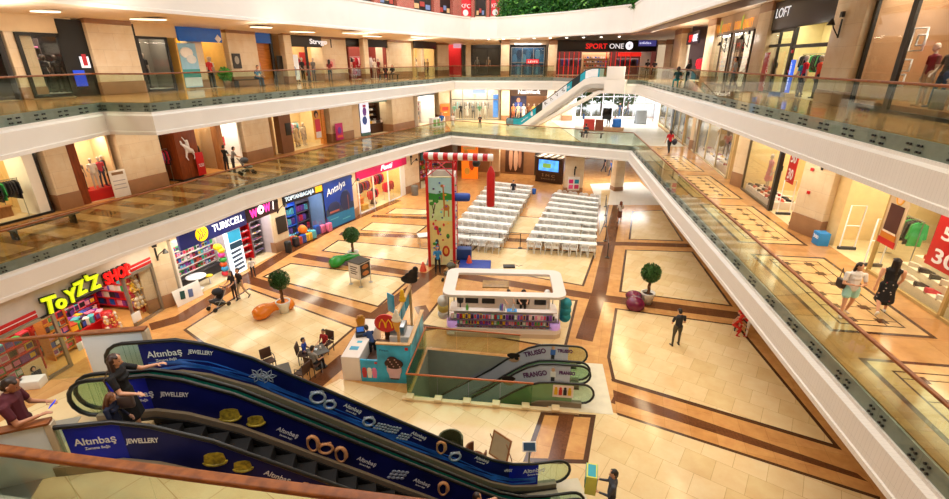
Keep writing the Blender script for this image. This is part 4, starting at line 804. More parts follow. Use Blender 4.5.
cn = mo+V(.25,2.35,1.06); tag(MB().lathe([(.16,0),(.2,.3),(.1,.34),(.14,.42),(.0,.46)], 14).build('drink_dispenser', pal('b87818',.3), None, cn), 'amber drink dispenser on the white counter of the ice cream stand', 'dispenser')
t2 = thing('cash_register', 'black till with blue screen on the white ice cream counter', 'till', mo+V(.42,1.55,1.06), .3)
MB().bbox(-.2,.2,-.18,.18,0,.12,.02).build('base', BLACK, t2); s = MB().bbox(-.17,.17,-.02,.02,0,.26,.01).build('screen', BLACK, t2, (0,0,.12), rot=(-.5,0,0)); MB().box(-.14,.14,-.026,-.021,.03,.22).build('display', pal('3868b8',.2,.6), s)
# ---------------------------------------------------------------- climbing tower
tf = [G(430,266.5), G(454.5,267)]; ta_ = math.atan2(tf[1].y-tf[0].y, tf[1].x-tf[0].x); TWd = (tf[1]-tf[0]).length; TDp = 1.75; TH_ = 5.5
t = thing('climbing_tower', 'square climbing tower with giraffe jungle print and red steel frame', 'tower', tf[0], ta_); RDS = mat('red_steel', (200,24,30), .35)
for x in (0, TWd):
    for y in (0, TDp): MB().bbox(x-.08,x+.08,y-.08,y+.08,0,TH_+(.9 if y else .0),.02).build('corner_post', RDS, t)
fp = MB().box(.08,TWd-.08,-.04,.06,.15,TH_).build('front_board', [pal('e6dfa8',.5)], t); rp_ = MB().box(TWd-.06,TWd+.04,.08,TDp-.08,.15,TH_).build('side_board', [pal('ece2d8',.5)], t)
MB().box(-.04,.06,.08,TDp-.08,.15,TH_).build('side_board', pal('ece2d8'), t); MB().box(.08,TWd-.08,TDp-.06,TDp+.04,.15,TH_).build('rear_board', pal('ece2d8'), t)
def fr_art(name, m, shapes, z=0):
    b = MB(); k_ = TWd/2.22; q_ = TH_/5.55
    for s in shapes:
        s = [(x*k_,y*q_) for x, y in s] if isinstance(s, list) else (s[0]*k_, s[1]*q_, s[2]*k_, (s[3] if len(s) > 3 else s[2])*q_)
        b.xprism(s, -.052-z, -.041) if isinstance(s, list) else b.ball((s[0],-.046-z,s[1]), (s[2],.012,s[3] if len(s) > 3 else s[2]), 10, 6)
    return b.build(name, m, fp)
W = 2.22; fr_art('sky_print', pal('a8d4dc'), [[(.1,4.45),(W-.1,4.45),(W-.1,5.5),(.1,5.5)]]); fr_art('meadow_print', pal('2c8a34'), [[(.1,4.2),(W-.1,4.2),(W-.1,4.55),(1.4,4.65),(.8,4.55),(.1,4.62)]], .002)
fr_art('field_print', pal('c6dca0'), [[(.1,2.95),(W-.1,2.95),(W-.1,4.2),(.1,4.2)]]); fr_art('sand_print', pal('e0cc84'), [[(.1,1.2),(W-.1,1.2),(W-.1,2.95),(.1,2.95)]])
GI = pal('b8742c'); fr_art('giraffe_print', GI, [[(1.35,3.2),(1.45,3.2),(1.5,3.7),(1.4,3.7)],[(1.75,3.2),(1.85,3.2),(1.85,3.7),(1.72,3.7)],(1.62,3.75,.3,.2),[(1.36,3.75),(1.52,3.85),(1.42,4.95),(1.32,4.95)],(1.3,5.02,.17,.09)], .004)
fr_art('tree_print', pal('5a4426'), [[(.32,3.1),(.42,3.1),(.75,4.1),(.66,4.1)],[(.5,3.4),(.58,3.4),(.4,4.0),(.33,4.0)]], .003); fr_art('leaf_print', pal('3c8a30'), [(.7,4.12,.28,.14),(.36,3.98,.22,.12),(1.0,2.4,.14),(1.7,2.0,.16),(.5,1.5,.18,.1)], .004)
fr_art('parrot_print', pal('cc2a2a'), [(.7,2.5,.2,.14),(.85,2.25,.12,.2),(1.35,2.7,.1),(.45,2.75,.1)], .005); fr_art('lion_print', pal('b8301c'), [(1.5,1.05,.34,.36)], .005); fr_art('lion_face_print', pal('e0a84c'), [(1.5,1.05,.2,.22)], .012); fr_art('zebra_print', pal('38404a'), [(.75,1.25,.2,.34),(.72,1.65,.16,.16)], .005)
W = TWd; rb = MB()
for k, (y, z, c) in enumerate(((.4,3.0,0),(.85,2.9,1),(1.3,2.8,2),(.5,2.4,1),(1.0,2.2,0))): rb.cur = c; rb.box(TWd+.041, TWd+.052, y-.16, y+.16, z-.2, z+.2)
rb.cur = 3; rb.add([(TWd+.05,.3,3.6),(TWd+.05,.6,3.5),(TWd+.05,1.35,4.9),(TWd+.05,1.05,5.0)], [(0,1,2,3)]); rb.build('letter_print', [pal('e04848'), pal('3aa0d0'), pal('e8b030'), pal('e0408c')], rp_)
hold = MB().ball((0,0,0), (.06,.05,.05), 8, 6).mesh('climbing_hold', pal('d83030'))
for k in range(26):
    x, z = .3+random.random()*(W-.6), .9+k*.17; c = random.choice(CC); o = inst(hold, [pal(c,.4)], 'climbing_hold', None, None, None, (x,-.07,z)); o.parent = t
for k in range(14): o = inst(hold, [pal(random.choice(CC),.4)], 'climbing_hold', None, None, None, (TWd+.07,.3+random.random()*(TDp-.6),1.0+k*.32)); o.parent = t
for z in (TH_+.45, TH_+.9):
    for a, c in (((0,0),(W,0)),((W,0),(W,TDp)),((0,TDp),(W,TDp)),((0,0),(0,TDp))): MB().cyl((*a,z),(*c,z), .035, n=6).build('top_rail', RDS, t)
for a, c in (((0,0),(W,TDp)),((W,0),(0,TDp))): MB().cyl((*a,TH_),(*c,TH_+.9), .03, n=6).build('top_brace', RDS, t)
for x in (0, W): MB().cyl((x,0,TH_),(x,0,TH_+.95), .05, n=6).build('corner_post', RDS, t)
b0, b1 = Vector((-.1,.0,TH_+1.15)), Vector((3.7,-.35,TH_+1.15)); n = 14; bm_ = MB(); L = (b1-b0).length; ba = math.atan2(b1.y-b0.y, b1.x-b0.x)
for i in range(n): bm_.cur = i % 2; bm_.cyl(b0.lerp(b1,i/n), b0.lerp(b1,(i+1)/n), .2, n=12)
bm_.build('striped_beam', [RDS, pal('f2eeea')], t)
MB().cyl((b1.x-.1,b1.y,TH_+1.1),(b1.x-.1,b1.y,6.2), .02, n=6).build('hanging_strap', BLACK, t)
tw = Matrix.Translation(tf[0]) @ Matrix.Rotation(ta_, 4, 'Z'); hp = tw @ Vector((b1.x-.1,b1.y,0))
tag(MB().lathe([(0,0),(.2,.03),(.23,.12),(.23,1.9),(.12,2.15),(.03,2.3),(0,2.3)], 16).build('punch_bag', RDS, None, hp+V(0,0,3.9)), 'long red punch bag hanging from the striped beam of the climbing tower', 'punch bag')
tag(MB().bbox(-.5,.5,-.3,.3,-.22,.22,.18).build('crash_pad', pal('1c48a8',.5), None, tw @ Vector((W+.45,.3,4.25)), ta_), 'blue padded arm cushion sticking out from the side of the climbing tower', 'cushion')
tag(MB().bbox(-.95,.95,-.75,.75,0,.1,.04).build('crash_mat', pal('1e3c9c',.5), None, G(475,266), -.05), 'flat blue crash mat on the floor beside the climbing tower', 'mat')
tag(MB().bbox(-.45,.45,-.3,.3,0,.75,.05).build('control_box', pal('20407c'), None, tw @ Vector((W+.5,1.3,0)), ta_), 'dark blue box standing against the side of the climbing tower', 'box')
for i, q in enumerate(((428,268.5),(466,262))): tag(MB().lathe([(.22,0),(.2,.06),(.05,.55),(0,.56)], 10).build('traffic_cone', pal('e05030'), None, G(*q)+V(-.25 if not i else .2,-.3,0)), 'orange cone at the '+('front' if not i else 'rear')+' foot of the climbing tower', 'cone')
tag(MB().lathe([(0,0),(.16,.03),(.22,.1),(.24,.22),(.22,.34),(.12,.43),(0,.45)], 16).build('black_ball', BLACK, None, tw @ Vector((W+1.2,2.2,TH_+.1))), 'black and red round buoy hanging under the striped beam', 'ball')
# pushchairs
def pushchair(label, loc, rz, c):
    t = thing('pushchair', label, 'pushchair', loc, rz)
    for x in (-.24,.24):
        MB().tube([(x,-.42,1.0),(x,-.2,.62),(x,.35,.12)], .018, 6).build('frame_tube', STEEL, t); MB().tube([(x,-.4,.12),(x,0,.45),(x,.3,.52)], .018, 6).build('frame_tube', STEEL, t)
        for y in (-.4,.38): MB().cyl((x-.025,y,.11),(x+.025,y,.11), .11, n=12).build('wheel', BLACKR, t)
    MB().tube([(-.24,-.42,1.0),(.24,-.42,1.0)], .022, 6).build('handle', BLACK, t)
    MB().bbox(-.2,.2,-.1,.32,.4,.5,.04).build('seat', pal(c,.8), t); MB().bbox(-.2,.2,-.06,.04,.0,.5,.04).build('backrest', pal(c,.8), t, (0,-.12,.45), rot=(.35,0,0))
    MB().ball((0,-.08,.88), (.23,.26,.18), 12, 8).build('hood', pal(c,.8), t); MB().bbox(-.18,.18,-.3,.1,.18,.3,.03).build('basket', BLACK, t); return t
pushchair('dark pushchair pushed by the mother before the phone shop', G(236,301)+V(-.5,-.75,0), yaw(-.4,-.9)*PI/180, '202028')
pushchair('pushchair with chrome frame parked at the foot of the climbing tower', G(447,277)+V(.2,-.4,0), 2.6, '5a5a50')
pushchair('grey pushchair on the first floor before the menswear shop', G(236,173,F1)+V(.9,-.35,0), -.9, '5a5e66')
# ---------------------------------------------------------------- dining blocks
TABW = mat('table_white', (238,236,230), .4, vary=.01); PLAST = mat('white_plastic', (226,223,218), .45, vary=.02)
tb_ = MB(); tb_.bbox(-.56,.56,-.25,.25,.70,.745,.012); tb_.cur = 1
for x in (-.42,.42):
    tb_.cyl((x,-.2,.02),(x,-.2,.7), .016, n=6); tb_.cyl((x,.2,.02),(x,.2,.7), .016, n=6); tb_.cyl((x,-.22,.015),(x,.22,.015), .016, n=6)
tme = tb_.mesh('folding_table', [TABW, STEEL])
ch = MB(); ch.bbox(-.21,.21,-.2,.22,.41,.445,.012)
for x in (-.18,.18): ch.cyl((x*1.1,.2,0),(x,.18,.42), .028, .022, 6); ch.cyl((x*1.15,-.22,0),(x,-.18,.42), .028, .022, 6)
ch.tube([(-.2,-.19,.42),(-.215,-.25,.62),(-.19,-.28,.78),(-.1,-.3,.85),(0,-.3,.87),(.1,-.3,.85),(.19,-.28,.78),(.215,-.25,.62),(.2,-.19,.42)], .024, 6)
for x in (-.1,0,.1): ch.add([(x-.03,-.2,.43),(x+.03,-.2,.43),(x+.035,-.298,.85),(x-.035,-.298,.85)], [(0,1,2,3),(3,2,1,0)])
for x in (-.21,.21): ch.tube([(x,-.24,.64),(x*1.12,0,.65),(x,.2,.62),(x,.2,.43)], .018, 5)
cme2 = ch.mesh('plastic_chair', PLAST)
def block(nl, fl, nr, fr_, rows, blk, sides=(0,1), seats=8):
    for r in range(rows):
        q = r/(rows-1); a, c = nl.lerp(fl, q), nr.lerp(fr_, q); d = (c-a); L = d.length; u = d.normalized(); v = V(-u.y,u.x,0); rz = math.atan2(u.y,u.x)
        for k in range(4):
            p = a+u*(L*(k+.5)/4); p.z = 0
            inst(tme, None, 'folding_table', 'white folding table, '+nth(k)+' in row '+nth(r)+' from the camera, block by the '+blk, 'table', 'white folding tables', p, rz, (L/4/1.13,1,1))
        for s in sides:
            if s and r == rows-1 and blk[0] == 'c': continue
            for i in range(seats):
                p = a+u*(L*(i//2+.28+.44*(i % 2))/4)+v*(.43 if s else -.43); p.z = 0
                inst(cme2, None, 'plastic_chair', 'white plastic chair, '+nth(i)+' on the '+('far' if s else 'near')+' side of table row '+nth(r)+', '+blk+' block', 'chair', 'white plastic chairs', p+V(random.uniform(-.03,.03),random.uniform(-.03,.03),0), rz+(PI if s else 0)+random.uniform(-.08,.08))
block(V(-1.9,29.85,0), V(1.5,44.8,0), V(1.8,28.8,0), V(5.4,43.0,0), 10, 'climbing tower')
block(V(3.4,29.0,0), V(7.0,40.6,0), V(7.75,28.1,0), V(10.4,38.7,0), 9, 'poster column')
def rail_fence(label, pts):
    t = thing('rail_fence', label, 'fence', pts[0]); o = pts[0]
    for p in pts: MB().cyl(p-o, p-o+V(0,0,1.0), .025, n=6).build('post', BLACK, t); MB().cyl(p-o, p-o+V(0,0,.03), .14, n=10).build('foot', BLACK, t)
    for p, q in zip(pts, pts[1:]): MB().cyl(p-o+V(0,0,.95), q-o+V(0,0,.95), .02, n=6).build('rail', BLACK, t)
rail_fence('black post and rail fence along the open side of the poster column block', [V(8.35,27.6,0), V(9.0,30.6,0), V(9.8,33.6,0), V(10.5,36.4,0), V(11.1,38.8,0)])
rail_fence('black rope posts between the two blocks of white tables', [G(436,247,0)+V(0,.6,0), G(470,247), G(499,247.5), G(520,248)])
tag(MB().lathe([(.16,0),(.2,.5),(.0,.5)], 12).build('waste_bin', pal('1c5ab4'), None, G(534,194)), 'small blue bin standing at the corner of the far tables', 'bin')
stool = thing('display_table', 'low white table beside the far edge of the climbing tower', 'table', G(424,245), .3); MB().bbox(-.4,.4,-.4,.4,.7,.74,.01).build('top', TABW, stool); [MB().cyl((x,y,0),(x,y,.7), .025, n=6).build('leg', STEEL, stool) for x in (-.33,.33) for y in (-.33,.33)]
for i, (x, y, w) in enumerate(((512,266,.5),(556,253,.6),(430,215,.4))): tag(MB().tube([(0,0,.015),(w*.4,.12,.015),(w*.8,-.05,.015),(w*1.3,.1,.015)], .015, 5).build('cable', BLACK, None, G(x,y)), 'black loose cable on the cream floor '+('before the tower tables','before the column block tables','by the magenta shop')[i], 'cable')
tag(MB().bbox(-.35,.35,-.2,.2,0,.1,.02).build('floor_socket', BLACK, None, G(509,267)), 'small black box on the floor behind the accessory stand', 'box')
# ---------------------------------------------------------------- ball trees, peanut seats, display stand, furniture
BARK = mat('tree_bark', (112,74,44), .8, bump=.6, scale=14); LEAF = mat('leaf_green', (48,92,30), .6, vary=.35, scale=5); SOIL = mat('soil', (62,44,32), .9)
def leafy(r, n, size, squash=1.0, seed=1, inner=.55):
    rnd = random.Random(seed); b = MB()
    for i in range(n):
        z = rnd.uniform(-1,1); a = rnd.uniform(0,2*PI); q = math.sqrt(1-z*z); k = r*(inner+(1-inner)*rnd.random()**.4)
        p = V(q*math.cos(a)*k, q*math.sin(a)*k, z*k*squash); u = V(rnd.uniform(-1,1),rnd.uniform(-1,1),rnd.uniform(-1,1)).normalized(); w = u.orthogonal().normalized(); s = size*rnd.uniform(.6,1.2)
        b.add([p-u*s, p+w*s*.45, p+u*s, p-w*s*.45], [(0,1,2,3)])
    return b
lt = leafy(.5, 1500, .06, 1, 3).mesh('foliage', LEAF)
def ball_tree(label, x, y, h, c='e8e4de'):
    t = thing('potted_tree', label, 'tree', G(x, y)+V(0,.2,0), random.random()*6, 'clipped ball trees')
    MB().lathe([(0,0),(.22,0),(.34,.55),(.36,.62),(.31,.62),(.29,.5),(0,.5)], 18).build('pot', pal(c,.35), t); MB().lathe([(0,0),(.3,0),(0,.03)], 14).build('soil', SOIL, t, (0,0,.5))
    b = MB()
    for k in range(3): b.tube([(.05*math.cos(k*2.1+z*6),.05*math.sin(k*2.1+z*6),.5+z) for z in [i*.1 for i in range(11)]], .035, 6)
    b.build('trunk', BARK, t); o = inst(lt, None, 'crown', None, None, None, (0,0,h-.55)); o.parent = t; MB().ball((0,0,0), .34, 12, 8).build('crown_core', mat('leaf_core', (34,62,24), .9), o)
ball_tree('clipped ball tree in white pot beside the orange seat', 283, 314, 2.3); ball_tree('clipped ball tree in white pot beside the green seat', 353, 262, 2.25); ball_tree('clipped ball tree in white pot beside the purple seat', 648, 305, 2.25)
def peanut(label, x, y, rz, c, L=1.0):
    b = MB(); prof = [(0,.0),(.28,.02),(.42,.18),(.47,.4),(.42,.62),(.30,.85),(.27,1.0),(.32,1.2),(.40,1.42),(.42,1.6),(.36,1.8),(.2,1.93),(0,1.96)]; n = 18; vs = []
    for r, s in prof:
        for j in range(n):
            a = 2*PI*j/n; vs.append(((s-.98)*L, r*math.cos(a), .3+ .72*r*math.sin(a)+.06*math.cos((s-.98)*3)))
    k = len(prof); b.add(vs, [(i*n+j,i*n+(j+1) % n,(i+1)*n+(j+1) % n,(i+1)*n+j) for i in range(k-1) for j in range(n)], True)
    zm = min(v[2] for v in b.v); b.v = [(x_,y_,max(.0,z-zm-.03)) for x_, y_, z in b.v]; return tag(b.build('peanut_seat', pal(c,.25), None, G(x,y)+V(0,.35,0), rz), label, 'seat', 'glossy peanut shaped seats')
peanut('glossy orange peanut shaped seat beside a potted tree', 272, 317, .75, 'e07a10'); peanut('glossy green peanut shaped seat beside a potted tree', 344, 266, .75, '1c8a2a'); peanut('glossy purple peanut shaped seat beside a potted tree', 636, 308.5, 1.35, '6a1638', .8)
# advert box on legs
bo_ = G(361,283); t = thing('advert_box', 'box shaped advert stand with burger pictures on thin steel legs', 'advert stand', bo_, -.55)
MB().bbox(-.42,.42,-.42,.42,.42,1.35,.015).build('panel_box', pal('d8d4cc',.4), t); MB().box(-.44,.44,-.44,.44,1.35,1.39).build('lid', BLACK, t)
o = MB().box(.421,.428,-.36,.36,.5,1.28).build('burger_poster', pal('2a1a14',.4), t); f = MB()
for k, z in enumerate((1.1,.72)): f.ball((.432,.0,z), (.01,.24,.13)); f.ball((.436,.05,z-.06), (.01,.22,.05))
f.build('burger_print', pal('b87038'), o); o = MB().box(-.36,.36,-.428,-.421,.5,1.28).build('text_poster', pal('ece8e2'), t)
for k in range(4): MB().box(-.26,.26-.1*(k % 2),-.434,-.428,1.1-k*.13,1.16-k*.13).build('print_line', pal('6a6258'), o)
for x in (-.38,.38):
    for y in (-.38,.38): MB().cyl((x,y,0),(x,y,.42), .02, n=6).build('leg', STEEL, t); MB().cyl((x,y,0),(x,y,.02), .12, n=10).build('foot_plate', STEEL, t)
# cafe tables and chairs
RATT = mat('dark_rattan', (72,46,32), .6, vary=.25, scale=40, bump=.3)
def cafe_chair(label, loc, rz, c=RATT):
    t = thing('cafe_chair', label, 'chair', loc, rz, 'dark cafe chairs'); MB().bbox(-.22,.22,-.21,.21,.42,.47,.02).build('seat', c, t); MB().bbox(-.22,.22,-.03,.02,.0,.42,.02).build('backrest', c, t, (0,-.21,.5), rot=(.12,0,0))
    for x in (-.19,.19):
        for y in (-.18,.18): MB().cyl((x,y,0),(x,y,.44), .018, n=6).build('leg', BLACK, t)
        MB().tube([(x,-.22,.66),(x*1.15,0,.67),(x,.18,.62),(x,.18,.45)], .016, 6).build('armrest', BLACK, t)
def cafe_table(label, loc, rz):
    t = thing('cafe_table', label, 'table', loc, rz, 'dark cafe tables'); MB().bbox(-.36,.36,-.36,.36,.71,.75,.012).build('tabletop', mat('grey_top', (66,64,60), .3), t); MB().cyl((0,0,.03),(0,0,.71), .035, n=8).build('pedestal', BLACK, t); MB().bbox(-.24,.24,-.24,.24,0,.03,.01).build('base', BLACK, t)
q = G(319.5,366); cafe_table('dark square cafe table between the three seated people', q, .7)
tag(MB().lathe([(.03,0),(.04,.12),(.0,.12)], 10).build('paper_cup', pal('d8d0c8'), None, q+V(.1,.1,.75)), 'small pale cup on the cafe table of the three seated people', 'cup'); tag(MB().bbox(-.1,.1,-.07,.07,0,.03,.01).build('food_box', pal('c8d4dc'), None, q+V(-.12,.05,.75)), 'small pale food box on the cafe table of the three', 'box')
cafe_chair('dark cafe chair under the boy in blue', G(305,363)+V(0,.02,0), yaw(.9,.1)*PI/180); cafe_chair('dark cafe chair under the child in red', G(327,353)+V(0,.1,0), yaw(-.4,-.9)*PI/180); cafe_chair('dark cafe chair under the person in grey', G(314.5,374)+V(0,.02,0), yaw(.4,.9)*PI/180)
cafe_table('empty dark cafe table close behind the farther escalator', G(283,386), .5); cafe_chair('empty dark cafe chair behind the farther escalator', G(300,383)+V(.1,.1,0), 1.2)
cafe_chair('empty dark wooden cafe chair on the far side of the empty table', G(291,378)+V(-1.0,.5,0), 3.9)
t = thing('armchair', 'dark green barrel chair showing over the escalator rail', 'chair', G(451,457), .4, None); t.scale = (.85,.85,.9); DG = mat('green_wicker', (70,74,40), .7, vary=.3, scale=30)
MB().lathe([(.0,.3),(.36,.3),(.36,.42),(0,.42)], 18).build('seat', DG, t); b = MB(); n = 14
pts = [(.4*math.cos(a),.4*math.sin(a)) for a in [(-.6+i*(PI+1.2)/n) for i in range(n+1)]]; b.wall(pts, .05, .85, -.06); b.build('backrest', DG, t)
t = thing('armchair', 'brown barrel chair beside the wooden easel at the escalator', 'chair', G(476,466), 2.4); t.scale = (.85,.85,.85); BR = mat('brown_wicker', (112,66,34), .7, vary=.3, scale=30); MB().lathe([(.0,.3),(.3,.3),(.3,.42),(0,.42)], 18).build('seat', BR, t); b = MB(); b.wall([(x*.85,y*.85) for x, y in pts], .05, .8, -.05); b.build('backrest', BR, t)
e0 = G(497,462); t = thing('easel_board', 'brown framed leaning board standing beside the escalator foot', 'board', e0, -.75); t.scale = (.8,.8,.8); MB().bbox(-.45,.45,-.02,.02,.1,1.15,.01).build('frame', WOODM, t, rot=(-.28,0,0)); MB().box(-.38,.38,-.03,-.021,.18,1.07).build('sheet', pal('b8a888',.6), t, rot=(-.28,0,0))
for x in (-.4,.4): MB().cyl((x,.42,0),(x,.05,1.1), .02, n=6).build('leg', WOODM, t)
t = thing('info_tablet', 'small tablet on a stand behind the escalator end', 'tablet', esc(3.3,10.2,0), 0); MB().cyl((0,0,0),(0,0,1.0), .03, n=8).build('pole', STEEL, t); s = MB().bbox(-.2,.2,-.02,.02,0,.28,.01).build('screen_case', pal('e8e8e8'), t, (0,0,1.0), rot=(-.7,0,0)); MB().box(-.17,.17,-.026,-.021,.03,.25).build('display', pal('284a6a',.2), s); MB().cyl((0,0,0),(0,0,.03), .2, n=12).build('base', STEEL, t)
# carried things
hm = (MANBOX[1][0]+MANBOX[1][1])/2; f = V(-1,.25,0).normalized(); t = thing('toy_carton', 'turquoise and lime carton carried by the man in the grey vest', 'box', hm+f*.14+V(0,0,-.14), math.atan2(f.y,f.x)+PI/2); MB().bbox(-.24,.24,-.14,.14,0,.6,.01).build('carton', pal('d8dc60'), t)
for sgn in (-1,1): MB().box(-.24,.24,sgn*.146-.004,sgn*.146+.004,.36,.6).build('turquoise_print', pal('2aa0b4'), t); b = MB(); b.ball((0,sgn*.148,.2), (.14,.01,.08)); b.ball((-.08,sgn*.15,.13), (.06,.01,.06)); b.ball((.09,sgn*.15,.13), (.06,.01,.06)); b.build('tractor_print', pal('2c6a2a'), t)
MB().box(-.2,.2,-.1,.1,.601,.604).build('lid_print', pal('2aa0b4'), t)
def at_hand(P, i): return P[1][i]
tag(MB().bbox(-.04,.04,-.006,.006,-.08,.08,.006).build('mobile_phone', pal('1e40d0',.2,.8), None, MANP[1][0].lerp(MANP[1][1],.5)+V(.05,.02,.04), rot=(-.8,.2,-1.2)), 'mobile phone with bright blue screen held by the man in maroon', 'phone')
t = thing('handbag', 'taupe flat handbag hanging beside the woman in black on the escalator', 'bag', LADY[2] @ V(.27,.12,.02), ESC_A); MB().bbox(-.17,.17,-.045,.045,-.14,.12,.03).build('bag_body', pal('6a5a50',.5), t); MB().tube([(-.14,0,.1),(-.2,.0,.45),(-.12,.06,.62)], .012, 6).build('strap', pal('5a4a40'), t)
t = thing('shoulder_bag', 'dark shoulder bag carried by the woman in mint shorts', 'bag', W1[2] @ V(.26,-.1,.12), 0); MB().bbox(-.06,.06,-.13,.13,-.15,.1,.03).build('bag_body', pal('3a2c28'), t); MB().tube([(-.0,-.08,.08),(-.06,.0,.42),(0,.1,.08)], .012, 6).build('strap', pal('3a2c28'), t)
FL = MB(); rnd = random.Random(4)
bag = G(672,146,F1); tag(MB().ball((0,0,0), (.2,.12,.24), 10, 8).build('shopping_bag', pal('20223a'), None, G(668,153,F1)+V(.36,-.05,.85)), 'dark blue bag hanging from the arm of the woman in red', 'bag')
# flowers printed on the dress
b = MB(); db = D.objects[W2p[0].name]
for k in range(46):
    v = rnd.choice([p for p in db.data.polygons if db.data.materials[p.material_index].name == 'paint_15151a' and p.center.z < .45]); c = v.center+v.normal*.004; n_ = v.normal; u = n_.orthogonal().normalized(); w_ = n_.cross(u); b.cur = k % 3
    b.add([c+u*.022, c+w_*.022, c-u*.022, c-w_*.022], [(0,1,2,3)])
b.build('flower_print', [pal('c8b8b0'), pal('a83848'), pal('6a7a58')], db)
# signs and stands by the phone shop
t = thing('floor_poster', 'white poster board showing phones leaning below the stone pier', 'poster', G(190,301)+V(.05,.0,0), seg_angle((-15.0,21.6),(-14.2,23.6))); MB().bbox(-.75,.75,-.02,.02,0,.85,.01).build('board', CARD, t, rot=(-.2,0,0))
for x, c in ((-.4,'1c4a48'),(.05,'5a6a9a'),(.45,'3a4a7a')): MB().bbox(x-.13,x+.13,-.03,-.02,.2,.62,.01).build('phone_print', pal(c,.3), t, rot=(-.2,.2,0))
# coffee / info kiosk with screen in the far hall
i0, i1 = G(535,181), G(561,184.5); ia = seg_angle(i0, i1); iw = (i1-i0).length; t = thing('screen_kiosk', 'dark brown kiosk with glowing blue screen and striped roof at the far end', 'kiosk', i0, ia); iz = 2.6
MB().bbox(0,iw,0,2.2,0,iz,.03).build('body', WOODD, t); s = MB().bbox(.3,iw-.3,-.05,.0,1.15,2.35,.02).build('screen', BLACK, t); MB().box(.36,iw-.36,-.062,-.051,1.2,2.3).build('lit_picture', mat('screen_blue', (70,140,220), .3, 0, 2.2, vary=.5, scale=1.6), s); MB().box(.8,1.7,-.07,-.063,1.5,1.95).build('lit_figure', pal('7aa848',.3,1.2), s)
text('İ M Ç', .34, pal('b89a70'), t, (iw/2,-.02,.62), align='CENTER', ext=.01, fit=1.4); text('KAHVE EVİ', .16, pal('b89a70'), t, (iw/2,-.02,.32), align='CENTER', ext=.01, fit=1.5)
for k in range(8): MB().box(k*iw/8, (k+1)*iw/8, -.5, 2.2, iz, iz+.06).build('roof_stripe', pal('e6e2da' if k % 2 else '3a2c26'), t)
for x in (iw+.3,): MB().bbox(x,x+.5,.4,1.6,0,2.4,.03).build('side_shelf', BLACK, t)
c0 = G(573,193); t = thing('column_poster', 'white pink and blue sign board on the front of the far stone column', 'poster', c0+V(0,.02,.25), -.05); MB().bbox(-.55,.55,-.04,.0,0,1.3,.01).build('board', CARD, t)
for k, (x, z, c) in enumerate(((-.26,.85,'e0287c'),(.26,.85,'1c8ab0'),(-.26,.35,'e85a9a'),(.26,.35,'c83a6a'))): MB().bbox(x-.2,x+.2,-.055,-.041,z-.19,z+.19,.01).build('symbol_square', pal(c), t)
b = thing('wall_lamp', 'black wall lamp with arm on the far stone column', 'lamp', c0+V(0,0,2.0), 0, 'black arm wall lamps'); MB().bbox(-.06,.06,-.06,0,-.3,.3).build('backplate', BLACK, b); MB().tube([(0,-.05,.25),(.0,-.3,.45),(0,-.15,-.4)], .02, 6).build('arm', BLACK, b); MB().lathe([(.12,0),(.03,.2),(0,.2)], 10).build('shade', BLACK, b, (0,-.3,.4))
# benches on the galleries
def bench(label, loc, rz, L=1.8):
    t = thing('bench', label, 'bench', loc, rz, 'dark wooden gallery benches'); MB().bbox(-L/2,L/2,-.22,.22,.4,.46,.015).build('seat', WOODD, t)
    for x in (-L/2+.2,L/2-.2): MB().bbox(x-.04,x+.04,-.18,.18,0,.4,.01).build('leg', BLACK, t)
bench('dark bench on the first floor behind the toy shop sign', G(63,234,F1)+V(-1.0,.4,0), seg_angle((-16.5,15),(-15.3,18.9)), 2.6); bench('dark bench on the far bridge carrying the seated man', G(592,138,F1)+V(0,.3,0), -.5, 2.2)
bench('dark bench under the man in denim on the second floor', V(G(250,86.5,F2).x, G(250,86.5,F2).y, F2), 1.15, 2.4); bench('dark bench under the two women in black by the stone pier', G(389,79.5,F2), -1.4+PI/2-.2, 2.0)
# plaited hedge over the parapet, food court wall
HG = MB(); rnd = random.Random(9); P3 = [(2.6,54.3),(8.4,48.6),(12.6,42.4),(13.0,40.0)]
def hedge_at(P, t_):
    k = min(int(t_*(len(P)-1)), len(P)-2); f = t_*(len(P)-1)-k; return lerp(P[k], P[k+1], f)
for i in range(12000):
    x, y = hedge_at(P3, rnd.random()); p = V(x+rnd.uniform(-.5,.7), y+rnd.uniform(-.3,.9), 15.3+2.6*rnd.random()**1.0); u = V(rnd.uniform(-1,1),rnd.uniform(-1,1),rnd.uniform(-1,.4)).normalized(); w_ = u.orthogonal().normalized(); s = rnd.uniform(.1,.2); HG.cur = rnd.choice((0,0,0,1,1,2)); HG.add([p-u*s, p+w_*s*.5, p+u*s, p-w_*s*.5], [(0,1,2,3)])
o = HG.build('hedge', [mat('hedge_leaf', (54,120,34), .6, vary=.3, scale=4), mat('hedge_leaf_dark', (30,78,24), .6, vary=.3), mat('hedge_leaf_light', (110,164,60), .6, vary=.3)]); tag(o, 'bushy green planting growing behind the white parapet of the top floor', 'hedge', None, 'stuff')
b = MB().wall([(x+.25,y+.7) for x, y in P3], 14.9, 17.4, .3); struct(b.build('wall_planter', mat('planter_dark_green', (36,62,28), .9)))
P3w = offset(E3[:8], 1.6)
b = MB().wall(P3w[:7], 14.9, 20, .3); struct(b.build('wall_food_court', WALLC))
def on_path(px, py, P):
    d = ray(px, py); best = None
    for a, c in zip(P, P[1:]):
        fr = Frame(a, c, 0); u, h = fr.uh(px, py)
        if -.05 <= u <= fr.w+.05 and h > 0: best = (fr, u)
    return best
